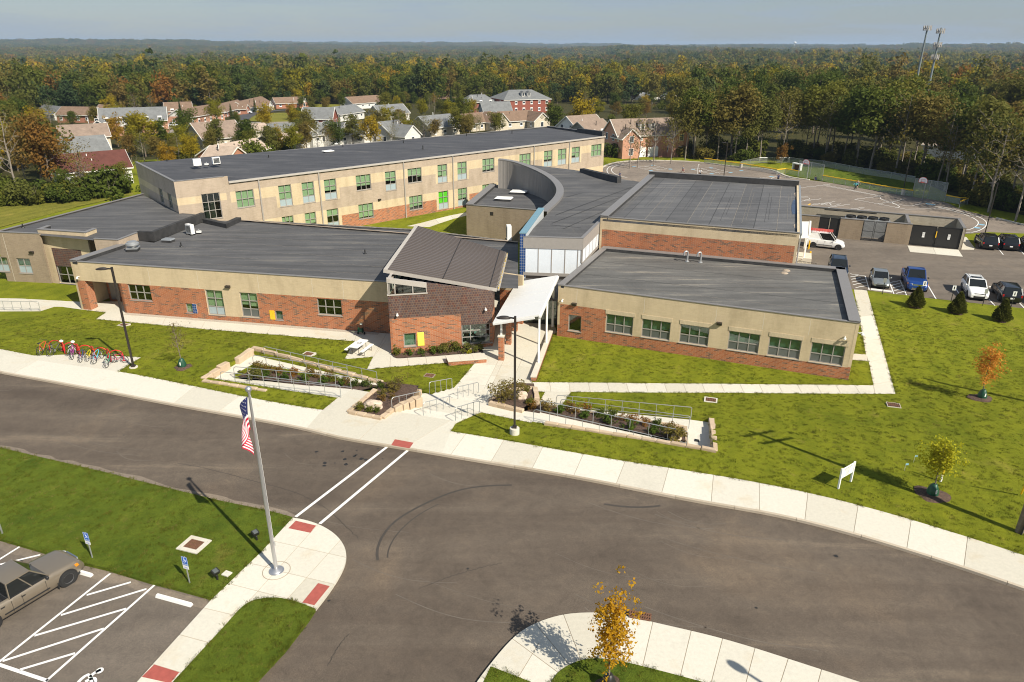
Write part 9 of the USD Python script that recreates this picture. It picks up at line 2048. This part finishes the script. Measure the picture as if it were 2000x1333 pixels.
# ------------------------------------------------------------------ grass blades standing on the lawns near the street
tp = proto('grass_form'); rs = np.random.default_rng(5); V,F = [],[]
for k in range(26):
 a,x,y,h = rs.uniform(0,6.28),rs.normal(0,.085),rs.normal(0,.085),rs.uniform(.04,.085); w = .008; lx,ly = rs.normal(0,.03,2); V += [[x - w * math.cos(a),y - w * math.sin(a),-.01],[x + w * math.cos(a),y + w * math.sin(a),-.01],[x + lx,y + ly,h]]; F.append([3 * k,3 * k + 1,3 * k + 2])
M['blade'] = leaf_material('grass_blade',[(0,(.115,.145,.010)),(.5,(.18,.205,.014)),(.85,(.25,.24,.03)),(1,(.34,.30,.09))],.35)
part(tp,'blades',(np.array(V),np.array(F)),M['blade'])
def tufts(name,poly,dens,edge,zf,label,lift=0.0,clipy=None):
 rs = np.random.default_rng(len(name) + 3); pts = []
 x0,y0,x1,y1 = poly.bounds; n = int((x1 - x0) * (y1 - y0) * dens); q = np.c_[rs.uniform(x0,x1,n),rs.uniform(y0,y1,n)]; shapely.prepare(poly); q = q[shapely.contains_xy(poly,q[:,0],q[:,1])]; pts.append(q)
 for g in polys(poly):
  for ring in (g.exterior,*g.interiors):
   m = int(ring.length * edge); d = rs.uniform(0,ring.length,m); e = shapely.get_coordinates(shapely.line_interpolate_point(ring,d)); pts.append(e + rs.normal(0,.05,e.shape))
 pts = np.vstack(pts)
 d = np.hypot(pts[:,0],pts[:,1]); pts = pts[(d < 75) & (np.abs(pts[:,0]) < pts[:,1] * .95 + 8)]
 z = zf(pts[:,0],pts[:,1]) + lift; P0 = f'/World/{name}'; pi = UsdGeom.PointInstancer.Define(stage,P0); x = UsdGeom.Xform.Define(stage,P0 + '/form'); x.GetPrim().GetReferences().AddInternalReference(tp); pi.CreatePrototypesRel().AddTarget(x.GetPath())
 pi.CreatePositionsAttr(Vt.Vec3fArray.FromNumpy(np.c_[pts,z].astype(np.float32))); pi.CreateProtoIndicesAttr(Vt.IntArray.FromNumpy(np.zeros(len(pts),np.int32)))
 a = rs.uniform(0,np.pi,len(pts)); pi.CreateOrientationsAttr(Vt.QuathArray([Gf.Quath(float(math.cos(k)),0,0,float(math.sin(k))) for k in a])); s = rs.uniform(.55,1.25,len(pts)); pi.CreateScalesAttr(Vt.Vec3fArray.FromNumpy(np.c_[s,s,s].astype(np.float32))); setdata(pi.GetPrim(),label,'grass',kind='stuff'); return len(pts)

# ------------------------------------------------------------------ lawn

lawn_poly = zone.difference(unary_union([g.buffer(0.0) for g in HARD])).buffer(-0.02).buffer(0.01)
LAWN = lawn_poly
p = part('/World','lawn',drape(lawn_poly,1.25,0.0,land_z,0.03,0.35),M['lawn']); setdata(stage.GetPrimAtPath(p),kind='structure')
# far land as one sheet to the horizon
rr_ = np.r_[np.linspace(0,60,6),np.geomspace(70,12000,95)]; aa = np.linspace(0,2 * np.pi,181)[:-1]
X,Y = np.outer(rr_,np.cos(aa)),np.outer(rr_,np.sin(aa)); Zg = land_z(X,Y) - np.where(np.hypot(X,Y) < 210,0.55,0.0)
inside = shapely.contains_xy(zone.buffer(3).union(road_all.buffer(3)),X.ravel(),Y.ravel()).reshape(X.shape)
Zg = Zg - np.where(inside,0.6,0.0)
nr,na = X.shape; i,j = np.meshgrid(np.arange(nr - 1),np.arange(na),indexing='ij'); j2 = (j + 1) % na
F = np.stack([i * na + j,(i + 1) * na + j,(i + 1) * na + j2,i * na + j2],-1).reshape(-1,4)
p = part('/World','ground',(np.stack([X,Y,Zg],-1).reshape(-1,3),F),M['floor'],smooth=True); setdata(stage.GetPrimAtPath(p),kind='structure')

near_lawn = unary_union([lawn1,lawn2,isl2_in])
tufts('grass',lawn_poly.buffer(-.03),9.0,6.0,land_z,'short grass blades of the school lawns')
tufts('grass_near',near_lawn.buffer(-.03),12.0,6.0,flat(.02),'short grass blades of the near lawns')

# ------------------------------------------------------------------ air
hz_m = material('haze_air',{'v':('principled_volume',{'color':(.58,.76,1.0),'density':HAZE,'anisotropy':0.1})},volume='v.volume')
h0,h1 = float(Zg.min()) - 1.0,max(float(Zg.max()) + 26.0,62.0)
p = part('/World','haze',MB().box((0,0,(h0 + h1) / 2),(25000,25000,h1 - h0)),hz_m); setdata(stage.GetPrimAtPath(p),'thin pale blue haze over the whole valley','haze',kind='stuff')
print('haze',h0,h1)
